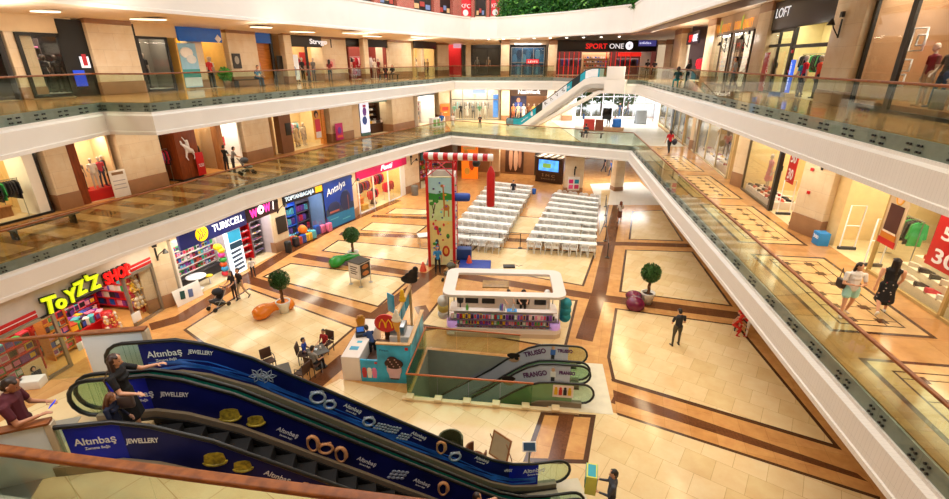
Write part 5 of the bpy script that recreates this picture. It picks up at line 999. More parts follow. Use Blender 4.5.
for x0, x1 in ((289,303),(327,343.5),(371,377),(394,411),(431,437),(450,458.5),(472,475),(487,490)):
    A_, B_ = on_path(x0, 8, P3w), on_path(x1, 8, P3w)
    if A_ and B_:
        p, q = A_[0].at(A_[1]), B_[0].at(B_[1]); a = seg_angle(p, q); b = MB().box(0,(q-p).length,-.35,.02,14.9,20); struct(b.build('column_brick', BRICK, None, (p.x,p.y,0), a))
for i, (x0, x1, lab) in enumerate(((304,326,'warm lit'),(344.5,370,'dark'),(378,393,'brown framed'),(412,430,'food counter'),(438,449,'dark narrow'),(459,471,'red'),(476,486,'narrow dark'),(491,500,'red sign'))):
    A_, B_ = on_path(x0, 8, P3w), on_path(x1, 8, P3w)
    if A_ and B_:
        p, q = A_[0].at(A_[1]), B_[0].at(B_[1]); a = seg_angle(p, q); w_ = (q-p).length; t = thing('food_counter', lab+' food court opening between brick columns over the white parapet, '+nth(i)+' along', 'shop front', (p.x,p.y,14.9), a, 'food court openings')
        red = x0 in (459,491); MB().box(.04,w_-.04,-.16,-.05,1.0,4.6).build('opening', pal('c01c24',.4,.5) if red else pal('241a16',.3), t); MB().box(0,w_,-.25,-.04,.0,.95).build('counter_front', WALLC, t)
        if red:
            text('KFC', .55, pal('f6f2ee'), t, (w_/2,-.18,1.75), align='CENTER', ext=.01, fit=w_*.8); MB().xprism([(w_/2+.3*math.cos(k*PI/8), 1.3+.3*math.sin(k*PI/8)) for k in range(16)], -.19, -.165).build('white_emblem', pal('f2eeea'), t)
        else:
            for k in range(3): MB().box(.1+k*(w_-.2)/3, (k+.8)*(w_-.2)/3+.1, -.2, -.165, 1.1+.2*(k % 2), 1.5+.2*(k % 2)).build('lit_menu', pal(('c8a070','a03830','6a7aa0')[(k+i) % 3],.4,.4), t)
# ---------------------------------------------------------------- shop building blocks
WN = [0]
def shop(fr, u0, u1, depth=6, h=3.73, wall=WALLW, floor=None, sides=(1,1)):
    z = fr.z
    def wl(a, c, nm):
        p, q = fr.at(*a), fr.at(*c); b = MB().box(0,(q-p).length,0,.1,0,h); struct(b.build(nm, wall, None, (p.x,p.y,z), seg_angle(p,q)))
    wl((u0,depth),(u1,depth),'wall_back')
    if sides[0]: wl((u0,0.05),(u0,depth),'wall_side')
    if sides[1]: wl((u1,depth),(u1,.05),'wall_side')
    b = MB(); b.prism([tuple(fr.at(*q)[:2]) for q in ((u0,0),(u1,0),(u1,depth),(u0,depth))], z, z+.012); struct(b.build('floor_shop', floor or SHOPF))
def slight(fr, u, d, power, color=(1,.9,.72), h=3.55, size=(2.5,2.0)): area('shop_lamp', fr.at(u,d,h), size, power, color, (0,0,fr.a))
def wallbox(fr, u0, u1, h0, h1, m, nm='wall_header', d0=0.0, d1=.15):
    return struct(MB().box(u0,u1,d0,d1,h0,h1).build(nm, m, None, fr.org(), fr.a))
def sign(fr, u0, u1, h0, h1, m, label, d=-.12, cat='sign'):
    t = thing('shop_sign', label, cat, fr.at(u0,d,h0), fr.a); MB().bbox(0,u1-u0,0,.14,0,h1-h0,.015).build('sign_board', m, t); return t
def letters(t, s, x, z, size, m, fit, ext=.025, bold=.0, y=-.01, shear=0.0, align='LEFT', nm='lettering'): return text(s, size, m, t, (x,y,z), nm, ext=ext, bold=bold, fit=fit, shear=shear, align=align)
def window(fr, u0, u1, h0, h1, n=1, m=BLACK, t=.07, glass=True, rows=(), d=0.0):
    WN[0] += 1; o = struct(thing('window_%d' % WN[0], None, None, fr.at(u0,d,h0), fr.a)); W, Hh = u1-u0, h1-h0; b = MB()
    for x in [0]+[W*k/n for k in range(1,n)]+[W]: b.box(max(0,x-t/2) if x < W else W-t, (x+t/2 if x else t) if x < W else W, -.05, .05, 0, Hh)
    for z in [0, Hh-t]+list(rows): b.box(0, W, -.05, .05, z, z+t)
    struct(b.build('window_frame', m, o))
    if glass: struct(MB().box(t, W-t, -.004, .004, t, Hh-t).build('window_glass', GLASSC, o))
    return o
G_ = MB(); G_.add([(x,y,z) for x in (-.025,.025) for y, z in ((0,0),(.06,.02),(.22,-.06),(.27,-.5),(.2,-.52),(.17,-.2),(.18,-.72),(-.18,-.72),(-.17,-.2),(-.2,-.52),(-.27,-.5),(-.22,-.06),(-.06,.02))], [tuple(range(13)), tuple(range(13,26))[::-1]]+[((i+1) % 13,i,i+13,(i+1) % 13+13) for i in range(13)]); G_.cur = 1; G_.tube([(0,0,0),(0,.0,.06),(0,.02,.09)], .006, 4)
GARM = G_.mesh('garment', [pal('808080',.8), STEEL])
b = MB().bbox(-.15,.15,-.12,.12,0,.075,.025); b.cur = 1; b.bbox(-.13,.13,-.11,.1,.075,.1,.01); FOLD = b.mesh('folded_clothes', [pal('808080',.8)]*2)
b = MB(); b.xprism([(-.13,0),(.14,0),(.15,.03),(.08,.06),(.02,.09),(-.06,.1),(-.13,.11),(-.14,.05)], -.04, .04); b.cur = 1; b.xprism([(-.14,-.02),(.155,-.02),(.15,0),(-.135,0)], -.043, .043); SHOE = b.mesh('shoe', [pal('404040',.4), pal('e0dcd4')])
b = MB(); b.xprism([(-.17,0),(.17,0),(.14,.22),(-.14,.22)], -.06, .06); b.cur = 1; b.tube([(-.08,0,.22),(-.07,0,.34),(0,0,.38),(.07,0,.34),(.08,0,.22)], .012, 6); HBAG = b.mesh('handbag', [pal('804020',.4), pal('402010',.4)])
b = MB().bbox(-.12,.12,-.09,.09,0,.26,.008); b.cur = 1; b.box(-.09,.09,-.095,-.089,.05,.21); TOYB = b.mesh('toy_box', [pal('c03030',.4), pal('f0e0a0')])
b = MB(); b.ball((0,0,.14), (.11,.1,.14), 10, 8); b.ball((0,-.02,.34), .09, 10, 8); b.cur = 1
for s in (-1,1): b.ball((s*.07,0,.42), .035, 8, 6); b.ball((s*.1,-.05,.2), (.04,.05,.08), 8, 6); b.ball((s*.07,-.09,.05), (.05,.08,.05), 8, 6)
PLUSH = b.mesh('plush_toy', [pal('e0c8a0',.9), pal('d0b088',.9)])
b = MB().bbox(-.06,.06,-.015,.015,0,.17,.006); b.cur = 1; b.box(-.045,.045,-.018,-.0145,.03,.12); PACK = b.mesh('accessory_pack', [CARD, pal('404060')])
b = MB().bbox(-.2,.2,-.13,.13,.05,.64,.05); b.cur = 1; b.tube([(-.1,.1,.63),(-.1,.1,.9),(.1,.1,.9),(.1,.1,.63)], .014, 6)
for x in (-.15,.15):
    for y in (-.08,.08): b.cyl((x-.02,y,.03),(x+.02,y,.03), .03, n=8)
b.cur = 2
for x in (-.1,0,.1): b.box(x-.012,x+.012,-.136,-.128,.1,.6)
CASE = b.mesh('suitcase', [pal('404080',.35), BLACK, pal('202040',.3)])
FLASK = MB().lathe([(0,0),(.05,.01),(.05,.13),(.02,.17),(.025,.22),(0,.22)], 10).mesh('perfume_bottle', pal('c0a080',.2))
def stock(fr, me, name, cat, where, spots, palc, sc=1.0, rz=0.0, jig=.1, second=None):
    """spots: rows of (row phrase, [(u,d,h)...]); every piece its own object, colour and label"""
    for rown, pts in spots:
        for i, (u, d, h) in enumerate(pts):
            k = palc[random.randrange(len(palc))]; m = [pal(CC[k], .45)]
            if second: m.append(pal(CC[(k*3+i) % 16] if second == 'mix' else second, .45))
            s = sc*random.uniform(.9,1.12)
            inst(me, m, name, (CN[k]+' '+cat+', '+(nth(i)+' along the '+rown if len(pts) > 1 else 'on the '+rown)+' '+where), cat, cat+' stock '+where, fr.at(u,d,h), fr.a+rz+random.uniform(-jig,jig), s)
def line(u0, u1, n, d, h): return [(u0+(u1-u0)*(i+.5)/n, d, h) for i in range(n)]
def dline(d0, d1, n, u, h): return [(u, d0+(d1-d0)*(i+.5)/n, h) for i in range(n)]
def shelf(fr, label, u0, u1, d, levels, depth=.4, h=None, m=WHITEL, back=True, turn=0, cat='shelf', bm=None):
    t = thing('shelf_unit', label, cat, fr.at(u0,d), fr.a+turn); L = u1-u0; h = h or levels[-1]+.4
    if back: MB().box(0,L,depth-.03,depth,0,h).build('back_panel', bm or m, t)
    for x in (0,L-.03): MB().box(x,x+.03,0,depth,0,h).build('side_panel', m, t)
    for z in levels: MB().box(.03,L-.03,0,depth-.03,z-.03,z).build('shelf_board', m, t)
    return t
def rail(fr, label, where, u0, u1, d, n, palc, h=1.5, side=False, group=None):
    t = thing('clothes_rail', label, 'clothes rail', fr.at(u0,d), fr.a+(PI/2 if side else 0)); L = u1-u0
    MB().cyl((0,0,h),(L,0,h), .018, n=6).build('bar', STEEL, t)
    for x in (.03,L-.03): MB().cyl((x,0,0),(x,0,h), .018, n=6).build('upright', STEEL, t); MB().box(x-.02,x+.02,-.22,.22,0,.03).build('foot', STEEL, t)
    for i in range(n):
        k = palc[random.randrange(len(palc))]; s = .1+(L-.2)*(i+.5)/n; p = fr.at(u0,d+s,h-.08) if side else fr.at(u0+s,d,h-.08)
        inst(GARM, [pal(CC[k],.8)], 'garment', CN[k]+' garment, '+nth(i)+' along the rail '+where, 'garment', 'garments '+where, p, fr.a+(PI/2 if side else 0)+random.uniform(-.15,.15), random.uniform(.9,1.15))
def table(fr, label, u0, u1, d0, d1, h, m=WHITEL, name='display_table'):
    t = thing(name, label, 'table', fr.at(u0,d0), fr.a); MB().bbox(0,u1-u0,0,d1-d0,h-.06,h,.01).build('tabletop', m, t); MB().box(.05,u1-u0-.05,.05,d1-d0-.05,0,h-.06).build('base', m, t); return t
def platform(fr, label, u0, u1, d0, d1, h, m=WHITEL): return tag(MB().bbox(0,u1-u0,0,d1-d0,.012,h,.01).build('window_platform', m, None, fr.at(u0,d0), fr.a), label, 'platform')
def poster(fr, label, u0, u1, h0, h1, m, d=-.03, name='poster'):
    t = thing(name, label, 'poster', fr.at(u0,d,h0), fr.a); MB().bbox(0,u1-u0,-.015,.015,0,h1-h0,.005).build('sheet', m, t); return t
def art(t, items, y=-.02):                                    # printed shapes on a poster: (kind,x,z,w,h,colour)
    for k, x, z, w_, h_, c in items:
        b = MB(); b.ball((x,y,z), (w_/2,.006,h_/2), 12, 6) if k == 'o' else b.box(x-w_/2,x+w_/2,y-.004,y,z-h_/2,z+h_/2); y -= .003
        b.build('print_shape', pal(c,.5), t)
def spot(fr, label, u, h, d=-.02):
    t = thing('wall_lamp', label, 'lamp', fr.at(u,d,h), fr.a, 'black arm wall lamps'); MB().bbox(-.04,.04,-.04,0,-.35,.3,.01).build('backplate', BLACK, t); MB().tube([(0,-.03,-.3),(.02,-.25,.0),(.25,-.45,.25)], .022, 6).build('arm', BLACK, t); MB().lathe([(.14,-.12),(.04,.1),(0,.1)], 10).build('shade', BLACK, t, (.27,-.47,.2)); MB().bbox(-.1,.1,-.1,0,.35,.55,.02).build('speaker_box', BLACK, t)
def gate(fr, label, u, d, h=1.6, w=.5):
    t = thing('security_gate', label, 'gate', fr.at(u,d), fr.a, 'white security gates'); b = MB().tube([(0,0,.12),(0,0,h),(0,w,h),(0,w,.12)], .025, 6); b.build('loop_frame', WHITEP, t); MB().bbox(-.06,.06,-.05,w+.05,0,.12,.01).build('foot', pal('3a3a3e'), t); MB().cyl((0,0,h*.55),(0,w,h*.55), .02, n=6).build('crossbar', WHITEP, t)
# ================================================================ ground floor, left side
GT = Frame((-16.75,14),(-15.45,20.95)); GK = Frame(G(182,303),G(277,253.5)); GL = Frame(G(291,247),G(352,220.5)); GP = Frame(G(359,214.8),G(406,194.5))
ALLC = list(range(16)); WARM = [0,6,10,14,8,0,2]; DARKS = [1,9,1,9,3,5]; MIX = [1,9,4,13,0,5,6]
# toy shop
shop(GT, -1.5, 7.05, 3.7, wall=mat('toy_wall', (214,150,84), .6), floor=mat('toy_floor', (222,168,96), .3, vary=.05))
wallbox(GT, -1.5, 7.1, 2.5, 3.75, mat('grey_header', (206,198,190), .5)); slight(GT, 1.2, 1.2, 110, (1,.88,.66), 3.3); slight(GT, 4.8, 1.4, 120, (1,.88,.66), 3.3)
t = sign(GT, 1.75, 4.35, 2.45, 2.5, BLACK, 'yellow and black bubble lettering of the toy shop sign'); LIME = pal('d8e81c',.4,.9)
for ext, m, bd, y in ((.02,BLACK,.05,-.0),(.04,LIME,.0,-.06)): 
    for i, c in enumerate("ToYZ'Z"): text(c, .92 if i in (0,) else .78, m, t, (.08+(0,.5,.93,1.36,1.84,1.95)[i], y, .12+(0,-.06,.0,.12,.2,.1)[i]), ext=ext, bold=bd+.022, rot=(PI/2,(.12,-.1,.05,-.05,0,.05)[i],0), fit=(.52,.4,.46,.46,.12,.46)[i]+bd*1.2)
t = sign(GT, 4.4, 5.75, 2.5, 2.55, RED, 'red and black bubble lettering ending the toy shop sign'); REDL = pal('f01818',.4,.9)
for ext, m, bd, y in ((.02,BLACK,.05,0),(.04,REDL,0,-.06)): letters(t, 'SHOP', .04-bd*.4, .1, .68, m, 1.3+bd, ext, bd+.02, y)
for u0, u1, w_ in ((-1.3,1.7,'left'),(5.85,7.0,'right')):
    t = sign(GT, u0, u1, 2.54, 2.84, RED, 'red striped band on the toy shop front '+('before the lettering' if w_ == 'left' else 'after the lettering'), -.03, 'band'); MB().box(0,u1-u0,-.006,0,.15,.18).build('white_line', WHITEP, t)
window(GT, -1.4, 2.25, 0, 2.5, 1, STEEL, .12); window(GT, 5.3, 7.0, 0, 2.5, 1, STEEL, .12)
shelf(GT, 'red wall rack of toys along the back of the toy shop', .2, 6.0, 2.55, (.3,.75,1.2,1.65,2.1), .45, m=RED)
stock(GT, TOYB, 'toy_box', 'toy box', 'of the toy shop back rack', [(nth(k)+' shelf up', line(.3,5.9,22,2.7,h)) for k, h in enumerate((.3,.75,1.2,1.65))], ALLC, 1.3, second='mix')
shelf(GT, 'red toy rack standing along the right wall of the toy shop', 0, 2.6, 0, (.25,.65,1.05,1.45,1.85,2.25), .45, m=RED).location = GT.at(6.5,3.3); D.objects['shelf_unit.001'].rotation_euler.z = GT.a-PI/2
stock(GT, TOYB, 'toy_box', 'toy box', 'of the toy shop right rack', [(nth(k)+' shelf up', dline(.8,3.2,11,6.68,h)) for k, h in enumerate((.25,.65,1.05,1.45,1.85))], ALLC, 1.15, PI/2, second='mix')
for k, (u, d, L) in enumerate(((3.3,.9,1.7),(3.6,2.35,1.2))):
    table(GT, ('long red','shorter red')[k]+' toy bin in the middle of the toy shop', u, u+L, d, d+1.1-.5*k, .7, RED, 'toy_bin')
    stock(GT, TOYB, 'toy_box', 'toy box', 'on the '+('long','shorter')[k]+' red toy bin', [(nth(j)+' row', line(u+.1,u+L-.1,7-2*k,d+.2+j*.3,.7)) for j in range(3-k)], ALLC, 1.3, .3, .5, second='mix')
shelf(GT, 'tall toy rack beside the left post of the toy shop', 2.35, 3.3, .9, (.2,.55,.9,1.25,1.6), .5, m=WOODO); stock(GT, TOYB, 'toy_box', 'toy box', 'of the tall left post rack', [(nth(k)+' shelf up', line(2.4,3.25,4,1.1,h)) for k, h in enumerate((.2,.55,.9,1.25,1.6))], ALLC, 1.1, second='mix')
shelf(GT, 'toy rack behind the left window of the toy shop', -1.2, 1.9, .8, (.25,.65,1.05,1.45), .45, m=RED); stock(GT, TOYB, 'toy_box', 'toy box', 'of the left window rack', [(nth(k)+' shelf up', line(-1.1,1.8,10,1.0,h)) for k, h in enumerate((.25,.65,1.05,1.45))], ALLC, 1.25, second='mix')
shelf(GT, 'low red gondola of toys before the back rack of the toy shop', 2.5, 3.25, 1.75, (.2,.55,.9,1.25), .4, m=RED); stock(GT, TOYB, 'toy_box', 'toy box', 'of the low red gondola', [(nth(k)+' shelf up', line(2.55,3.2,4,1.9,h)) for k, h in enumerate((.2,.55,.9))], ALLC, 1.1, second='mix')
stock(GT, PLUSH, 'plush_toy', 'plush toy', 'in the toy shop right window', [(('lowest','second','third','fourth','highest')[k]+' row', line(6.0,6.75,3,.5+.15*(k % 2),.5+.42*k)) for k in range(5)], [13,13,0,4,14,13], 1.25, jig=.5, second='d8b070')
tag(MB().lathe([(0,0),(.42,.02),(.42,.12),(.3,.16),(.3,.55),(.22,.6),(.22,1.1),(0,1.12)], 18).build('round_display', RED, None, GT.at(4.65,.55)), 'round tiered red display beside the right post of the toy shop', 'display stand')
stock(GT, PLUSH, 'plush_toy', 'plush toy', 'on the round red display', [('lower tier', [(4.65+.33*math.cos(a),.55+.33*math.sin(a),.14) for a in (3.6,4.5,5.4)]), ('upper tier', [(4.65+.24*math.cos(a),.55+.24*math.sin(a),.6) for a in (3.6,4.7,5.7)])], [10,14,13], .9, second='e0b060')
poster(GT, 'small white square notice with red print on the right post of the toy shop', 5.2, 5.65, .25, .7, CARD, -.08); poster(GT, 'small white square notice with red ring on the toy bin', 2.6, 2.95, .45, .8, CARD, -.08)
po = thing('poster', 'dark poster of a seated woman behind the toy shop railing', 'poster', GT.at(.55,-.1,.1), GT.a); MB().bbox(0,.7,-.015,.015,0,1.0,.005).build('sheet', pal('c8a878'), po); art(po, [('o',.32,.72,.2,.24,'2a1a14'),('o',.33,.7,.12,.16,'d8a888'),('b',.36,.35,.34,.5,'20222a')])
# phone shop and sunglasses shop
pf = GK; shop(pf, .3, 4.0, 1.9); shop(pf, 4.05, 7.1, 1.3, wall=mat('wow_wall', (200,190,196), .5), sides=(1,1))
wallbox(pf, .2, 7.15, 3.3, 3.75, WALLC); slight(pf, 2, .7, 110, (1,.97,.92), 3.3, (3,.8)); slight(pf, 5.6, .4, 90, (1,.94,.9), 3.3, (2.4,.5))
t = sign(pf, .55, 5.0, 2.65, 3.6, pal('12206a',.35,.15), 'dark blue sign with yellow round emblem and white lettering'); letters(t, 'TURKCELL', 2.05, .32, .55, pal('f4f4fa',.4,1.2), 2.2, bold=.003)
e = MB().ball((1.35,-.02,.48), (.4,.05,.4), 16, 10).build('round_emblem', pal('f8d018',.4,1.0), t); n = MB(); [n.tube([(1.1+k*.16,-.075,.78-abs(k-1)*.05),(1.2+k*.17,-.085,.5),(1.08+k*.12,-.07,.2+.04*k)], .022, 5) for k in range(3)]; n.build('emblem_line', pal('12206a'), e)
t = sign(pf, 5.0, 7.75, 2.7, 3.62, pal('2a1420',.35), 'black sign with pink lettering and white round letter'); PINKL = pal('f03ca8',.4,1.3); letters(t, 'W', .35, .22, .65, PINKL, .6, bold=.03); letters(t, 'W', 1.5, .26, .65, PINKL, .55, bold=.03); letters(t, '!', 2.2, .26, .65, pal('f4f0f4',.4,1.2), .12, bold=.03, shear=.3); MB().ball((1.2,-.02,.5), (.28,.05,.28), 14, 8).build('round_letter', pal('f4eef4',.4,1.2), t); MB().ball((1.2,-.08,.5), (.1,.03,.1), 10, 6).build('round_letter_hole', pal('602048'), t)
shelf(pf, 'white wall panel of phone accessories in the phone shop', .4, 3.95, 1.5, (.65,1.0,1.35,1.7,2.05), .3); stock(pf, PACK, 'accessory_pack', 'accessory pack', 'on the phone shop wall', [(nth(k)+' shelf up', line(.5,3.9,19,1.6,h)) for k, h in enumerate((.65,1.0,1.35,1.7,2.05))], ALLC, 1.5, second='mix')
table(pf, 'dark low counter below the phone shop wall', .5, 3.9, 1.15, 1.48, .55, pal('3a3638'))
t = thing('round_table', 'white round pedestal table inside the phone shop', 'table', pf.at(1.55,.55), 0); MB().lathe([(0,.72),(.5,.72),(.5,.76),(0,.76)], 20).build('tabletop', WHITEP, t); MB().lathe([(.32,0),(.08,.06),(.06,.72),(0,.72)], 14).build('pedestal', WHITEP, t)
t = thing('stool', 'yellow topped stool beside the round white table', 'stool', pf.at(2.25,.45), 0); MB().lathe([(0,.45),(.2,.46),(.2,.52),(0,.54)], 14).build('seat', pal('e8d020'), t); MB().cyl((0,0,0),(0,0,.45), .04, n=8).build('leg', WHITEP, t)
t = thing('balloon_stand', 'colourful stacked ball display with yellow top in the phone shop', 'display stand', pf.at(3.3,.4), 0)
for k in range(6): MB().ball((.03*(k % 2),0,.2+k*.28), (.2,.2,.17), 12, 8).build('ball', pal(('d83040','3a9ad0','e05a20','38a040','d840a0','f0d020')[k],.35), t)
MB().ball((-.12,-.02,1.8), (.26,.2,.2), 12, 8).build('ball', pal('f0d020',.35), t)
t = thing('light_totem', 'tall glowing white column with phone pictures and blue head', 'display stand', pf.at(4.0,-.02), pf.a); MB().bbox(-.45,.5,0,.3,0,2.66,.02).build('lit_column', pal('dfeefa',.3,1.1), t); MB().box(-.42,.47,-.012,0,1.95,2.6).build('blue_head', pal('2a9ac8',.4,.6), t); MB().box(-.42,.47,-.014,-.002,1.55,1.9).build('dark_band', pal('1c4a6a'), t)
for k in range(5): MB().box(-.34,.38,-.016,-.004,.2+k*.27,.34+k*.27).build('phone_picture', pal('4a5a74'), t, rot=(0,-.06,0))
shelf(pf, 'shelves of red trays in the sunglasses shop', 4.2, 6.0, .8, (.5,.95,1.4,1.85,2.3), .4, m=RED); shelf(pf, 'grey shelves beside the red trays in the sunglasses shop', 6.1, 7.0, .8, (.3,.7,1.1,1.5,1.9,2.3), .4, m=pal('8a8088'))
stock(pf, FOLD, 'sunglasses_case', 'sunglasses case', 'on the red trays', [(nth(k)+' tray up', line(4.25,5.95,8,.95,h)) for k, h in enumerate((.5,.95,1.4,1.85))], [4,8,2,0,13], .7); stock(pf, FOLD, 'sunglasses_case', 'sunglasses case', 'on the grey shelves', [(nth(k)+' shelf up', line(6.15,6.95,4,.95,h)) for k, h in enumerate((.3,.7,1.1,1.5,1.9,2.3))], ALLC, .7)
spot(Frame(G(150,314),G(182,303)), 'black arm lamp on the stone pier between toy shop and phone shop', .9, 2.9); spot(Frame(G(277,253.5),G(291,247)), 'black arm lamp on the pier beside the pink lettered black sign', .55, 2.9); spot(Frame(G(352,220.5),G(359,214.8)), 'black arm lamp on the pier beside the harbour mural', .5, 2.9); spot(Frame(G(406,194.5),G(420,189)), 'black arm lamp on the pier beside the magenta sign', 1.0, 2.9)
poster(Frame(G(277,253.5),G(291,247)), 'dark framed notice on the pier beside the luggage shop', .3, 1.15, 1.2, 2.3, pal('241c18'), -.04); tag(MB().lathe([(.2,0),(.22,.7),(.18,.75),(0,.75)], 14).build('waste_bin', BLACK, None, G(289,252)), 'black waste bin at the foot of the pier by the luggage shop', 'bin'); tag(MB().lathe([(.3,0),(.34,.8),(.3,.9),(0,.9)], 14).build('waste_bin', pal('6a6660'), None, G(415,195)), 'grey waste bin at the pier beyond the magenta sign shop', 'bin')
# luggage shop and harbour mural
shop(GL, -.1, 3.4, 1.9, wall=pal('6a88b0')); wallbox(GL, -.2, 6.6, 3.55, 3.75, WALLC); slight(GL, 1.7, .7, 100, (.95,.95,1), 3.4, (2.6,.8))
t = sign(GL, -.15, 3.45, 2.95, 3.6, pal('10182a',.3), 'dark sign with pale lettering over the luggage shop'); letters(t, 'TOPTANBAGAJ', .12, .18, .38, pal('cfe4f4',.4,1.0), 2.3, bold=.002); letters(t, 'A', 2.5, .2, .38, pal('cfe4f4',.4,1.0), .2, bold=.01); MB().bbox(2.85,3.5,-.015,0,.12,.52,.01).build('orange_tag', pal('f0a418',.4,1.0), t)
for k in range(2):
    shelf(GL, ('blue shelves of suitcases at the back','grey shelves at the back right')[k]+' of the luggage shop', .55+k*1.5, 2.0+k*1.3, 1.25, (.15,.85,1.55,2.25), .5, m=pal(('2a5ac0','504a54')[k]))
    stock(GL, CASE, 'suitcase', 'suitcase', ('on the blue','on the grey')[k]+' luggage shelves', [(nth(j)+' shelf up', line(.6+k*1.5,1.95+k*1.3,4,1.45,h)) for j, h in enumerate((.15,.85,1.55))], [5,7,9,11,0,12], .72, second='202040')
shelf(GL, 'white shelves of bags along the left of the luggage shop', -.05, .5, .8, (.3,.8,1.3,1.8,2.3), .4); stock(GL, HBAG, 'handbag', 'bag', 'on the white luggage shop shelves', [(nth(j)+' shelf up', line(0,.45,2,.95,h)) for j, h in enumerate((.3,.8,1.3,1.8))], [2,4,8,0,11])
stock(GL, CASE, 'suitcase', 'suitcase', 'in the pile before the luggage shop', [(('front','second','back')[j]+' row', line(.1,2.0,6,-.25+.36*j,0)) for j in range(3)], [5,9,11,10,5,14,1], .95, second='202030'); stock(GL, CASE, 'suitcase', 'trolley case', 'beside the harbour mural', [('row', [(2.6,.1,0),(3.05,.0,0),(3.5,-.2,0)])], [2,5,2], 1.0, second='a02060')
tag(MB().ball((0,0,.3), .3, 14, 10).build('orange_bag', pal('f08018',.5), None, GL.at(1.1,-.1,.62)), 'round orange bag on top of the suitcase pile', 'bag')
t = poster(GL, 'tall blue night harbour mural with white script', 3.5, 6.6, .05, 3.55, pal('1a3c98',.35), -.05, 'mural'); art(t, [('b',1.55,.55,3.05,1.0,'1a7ab0'),('b',1.55,1.25,3.05,.5,'243a5c'),('o',2.2,1.75,1.2,1.6,'1c2c58'),('o',.9,1.5,1.3,.9,'20305c'),('b',2.45,1.5,.08,1.2,'7a4a50'),('b',.9,1.22,1.0,.14,'a86058'),('b',2.1,.4,.9,.06,'5ab8d0'),('b',.8,.7,.9,.05,'5ab8d0')])
text('Antalya', .7, pal('e8f0fa'), t, (.25,-.05,2.45), rot=(PI/2,-.2,0), shear=.3, ext=.004, fit=2.1)
# magenta lingerie shop
shop(GP, .1, 6.85, 2.6, wall=mat('yellow_lit_wall', (244,214,150), .55)); slight(GP, 1.8, 1.1, 150, (1,.86,.55)); slight(GP, 5, 1.1, 150, (1,.88,.62)); wallbox(GP, 0, 6.9, 3.45, 3.75, WALLC)
t = sign(GP, 0, 7.1, 2.8, 3.5, pal('c81860',.35,.2), 'magenta sign with white script over the lingerie shop'); letters(t, 'Penti', 3.1, .18, .6, pal('faf4f8',.4,1.3), 1.7, bold=.004, shear=.35)
window(GP, .15, 2.2, 0, 2.8, 1, WHITEP, .08); window(GP, 4.2, 6.2, 0, 2.8, 1, WHITEP, .08); wallbox(GP, 6.3, 6.9, 0, 2.8, WALLW, 'wall_panel')
for k, (u, d) in enumerate(((.6,2.1),(2.4,1.9),(4.3,1.8))): rail(GP, ('left','middle','right')[k]+' back rail of dark and red garments in the lingerie shop', 'at the '+('left','middle','right')[k]+' back of the lingerie shop', u, u+1.6, d, 11, [6,1,0,9,12,3], 2.1-.25*(k % 2))
rail(GP, 'low rail of dark garments by the lingerie shop window', 'by the lingerie shop window', 2.4, 3.6, .75, 9, [6,9,0,1], 1.35); rail(GP, 'rail of brown and red garments right of the lingerie shop entrance', 'right of the lingerie shop entrance', 4.5, 5.9, .7, 10, [6,10,1,0], 1.55)
table(GP, 'orange counter in the left window of the lingerie shop', .4, 1.6, .6, 1.2, 1.0, pal('e87a20')); tag(MB().bbox(0,.7,0,.5,.012,.45,.02).build('floor_box', pal('d0a040'), None, GP.at(1.0,.3), GP.a), 'gold box on the floor of the lingerie shop window', 'box'); tag(MB().bbox(0,.6,0,.3,0,1.0,.1).build('red_armchair', pal('d82020'), None, GP.at(1.5,1.3,.012), GP.a), 'bright red seat inside the lingerie shop', 'seat')
tag(MB().lathe([(0,0),(.3,.1),(.1,.7),(.25,1.2),(0,1.5)], 12).build('dress_form', pal('3a2030'), None, GP.at(2.9,.7,.012)), 'dark dress form standing in the lingerie shop entrance', 'display stand')
# shops further along behind the climbing tower, and the far ground floor
GB = Frame(G(420,189), (-1.2,51.2)); shop(GB, .2, 5.6, 2.2, wall=pal('6a4a34')); slight(GB, 2, 2, 120, (1,.88,.66)); t = sign(GB, .2, 3.2, 2.7, 3.6, pal('145a6a',.35), 'dark teal sign high behind the striped beam'); letters(t, 'kitap', .3, .25, .5, pal('e8f4f8',.4,1.0), 1.2)
shelf(GB, 'long book shelf at the back of the shop behind the climbing tower', .4, 5.4, 1.6, (.4,.85,1.3,1.75,2.2), .4, m=WOODM); stock(GB, TOYB, 'book_pile', 'book pile', 'behind the climbing tower', [(nth(k)+' shelf up', line(.5,5.3,12,1.75,h)) for k, h in enumerate((.4,.85,1.3,1.75))], ALLC, 1.1, second='mix')
t = thing('lit_screen', 'glowing orange panel with flame pattern beside the far wall', 'panel', G(462,178), -.2); MB().bbox(0,1.7,-.2,.2,0,3.6,.05).build('panel', pal('f07818',.4,.7), t); art(t, [('o',.5,2.6,.5,1.2,'f0b040'),('o',1.1,1.6,.6,1.4,'d04a10'),('o',.6,.8,.6,.8,'f0b040'),('b',.85,3.2,1.3,.3,'f8e0a0')], -.21)
FG = Frame((.5,52.5),(9.0,50.0)); wallbox(FG, -2.5, 6.2, 0, 3.73, mat('far_brown_wall', (150,108,74), .5, vary=.1), 'wall_far'); t = poster(FG, 'large dark poster with pale crossed legs on the far ground wall', 3.0, 5.0, .2, 3.3, pal('4a2c20'), -.06); art(t, [('o',.6,1.5,.45,2.6,'c89a80'),('o',1.15,1.4,.5,2.5,'d8b098'),('o',1.6,1.6,.4,2.2,'b88870')], -.03)
wallbox(FG, 6.2, 9.5, 0, 3.73, pal('2a2420'), 'wall_far')
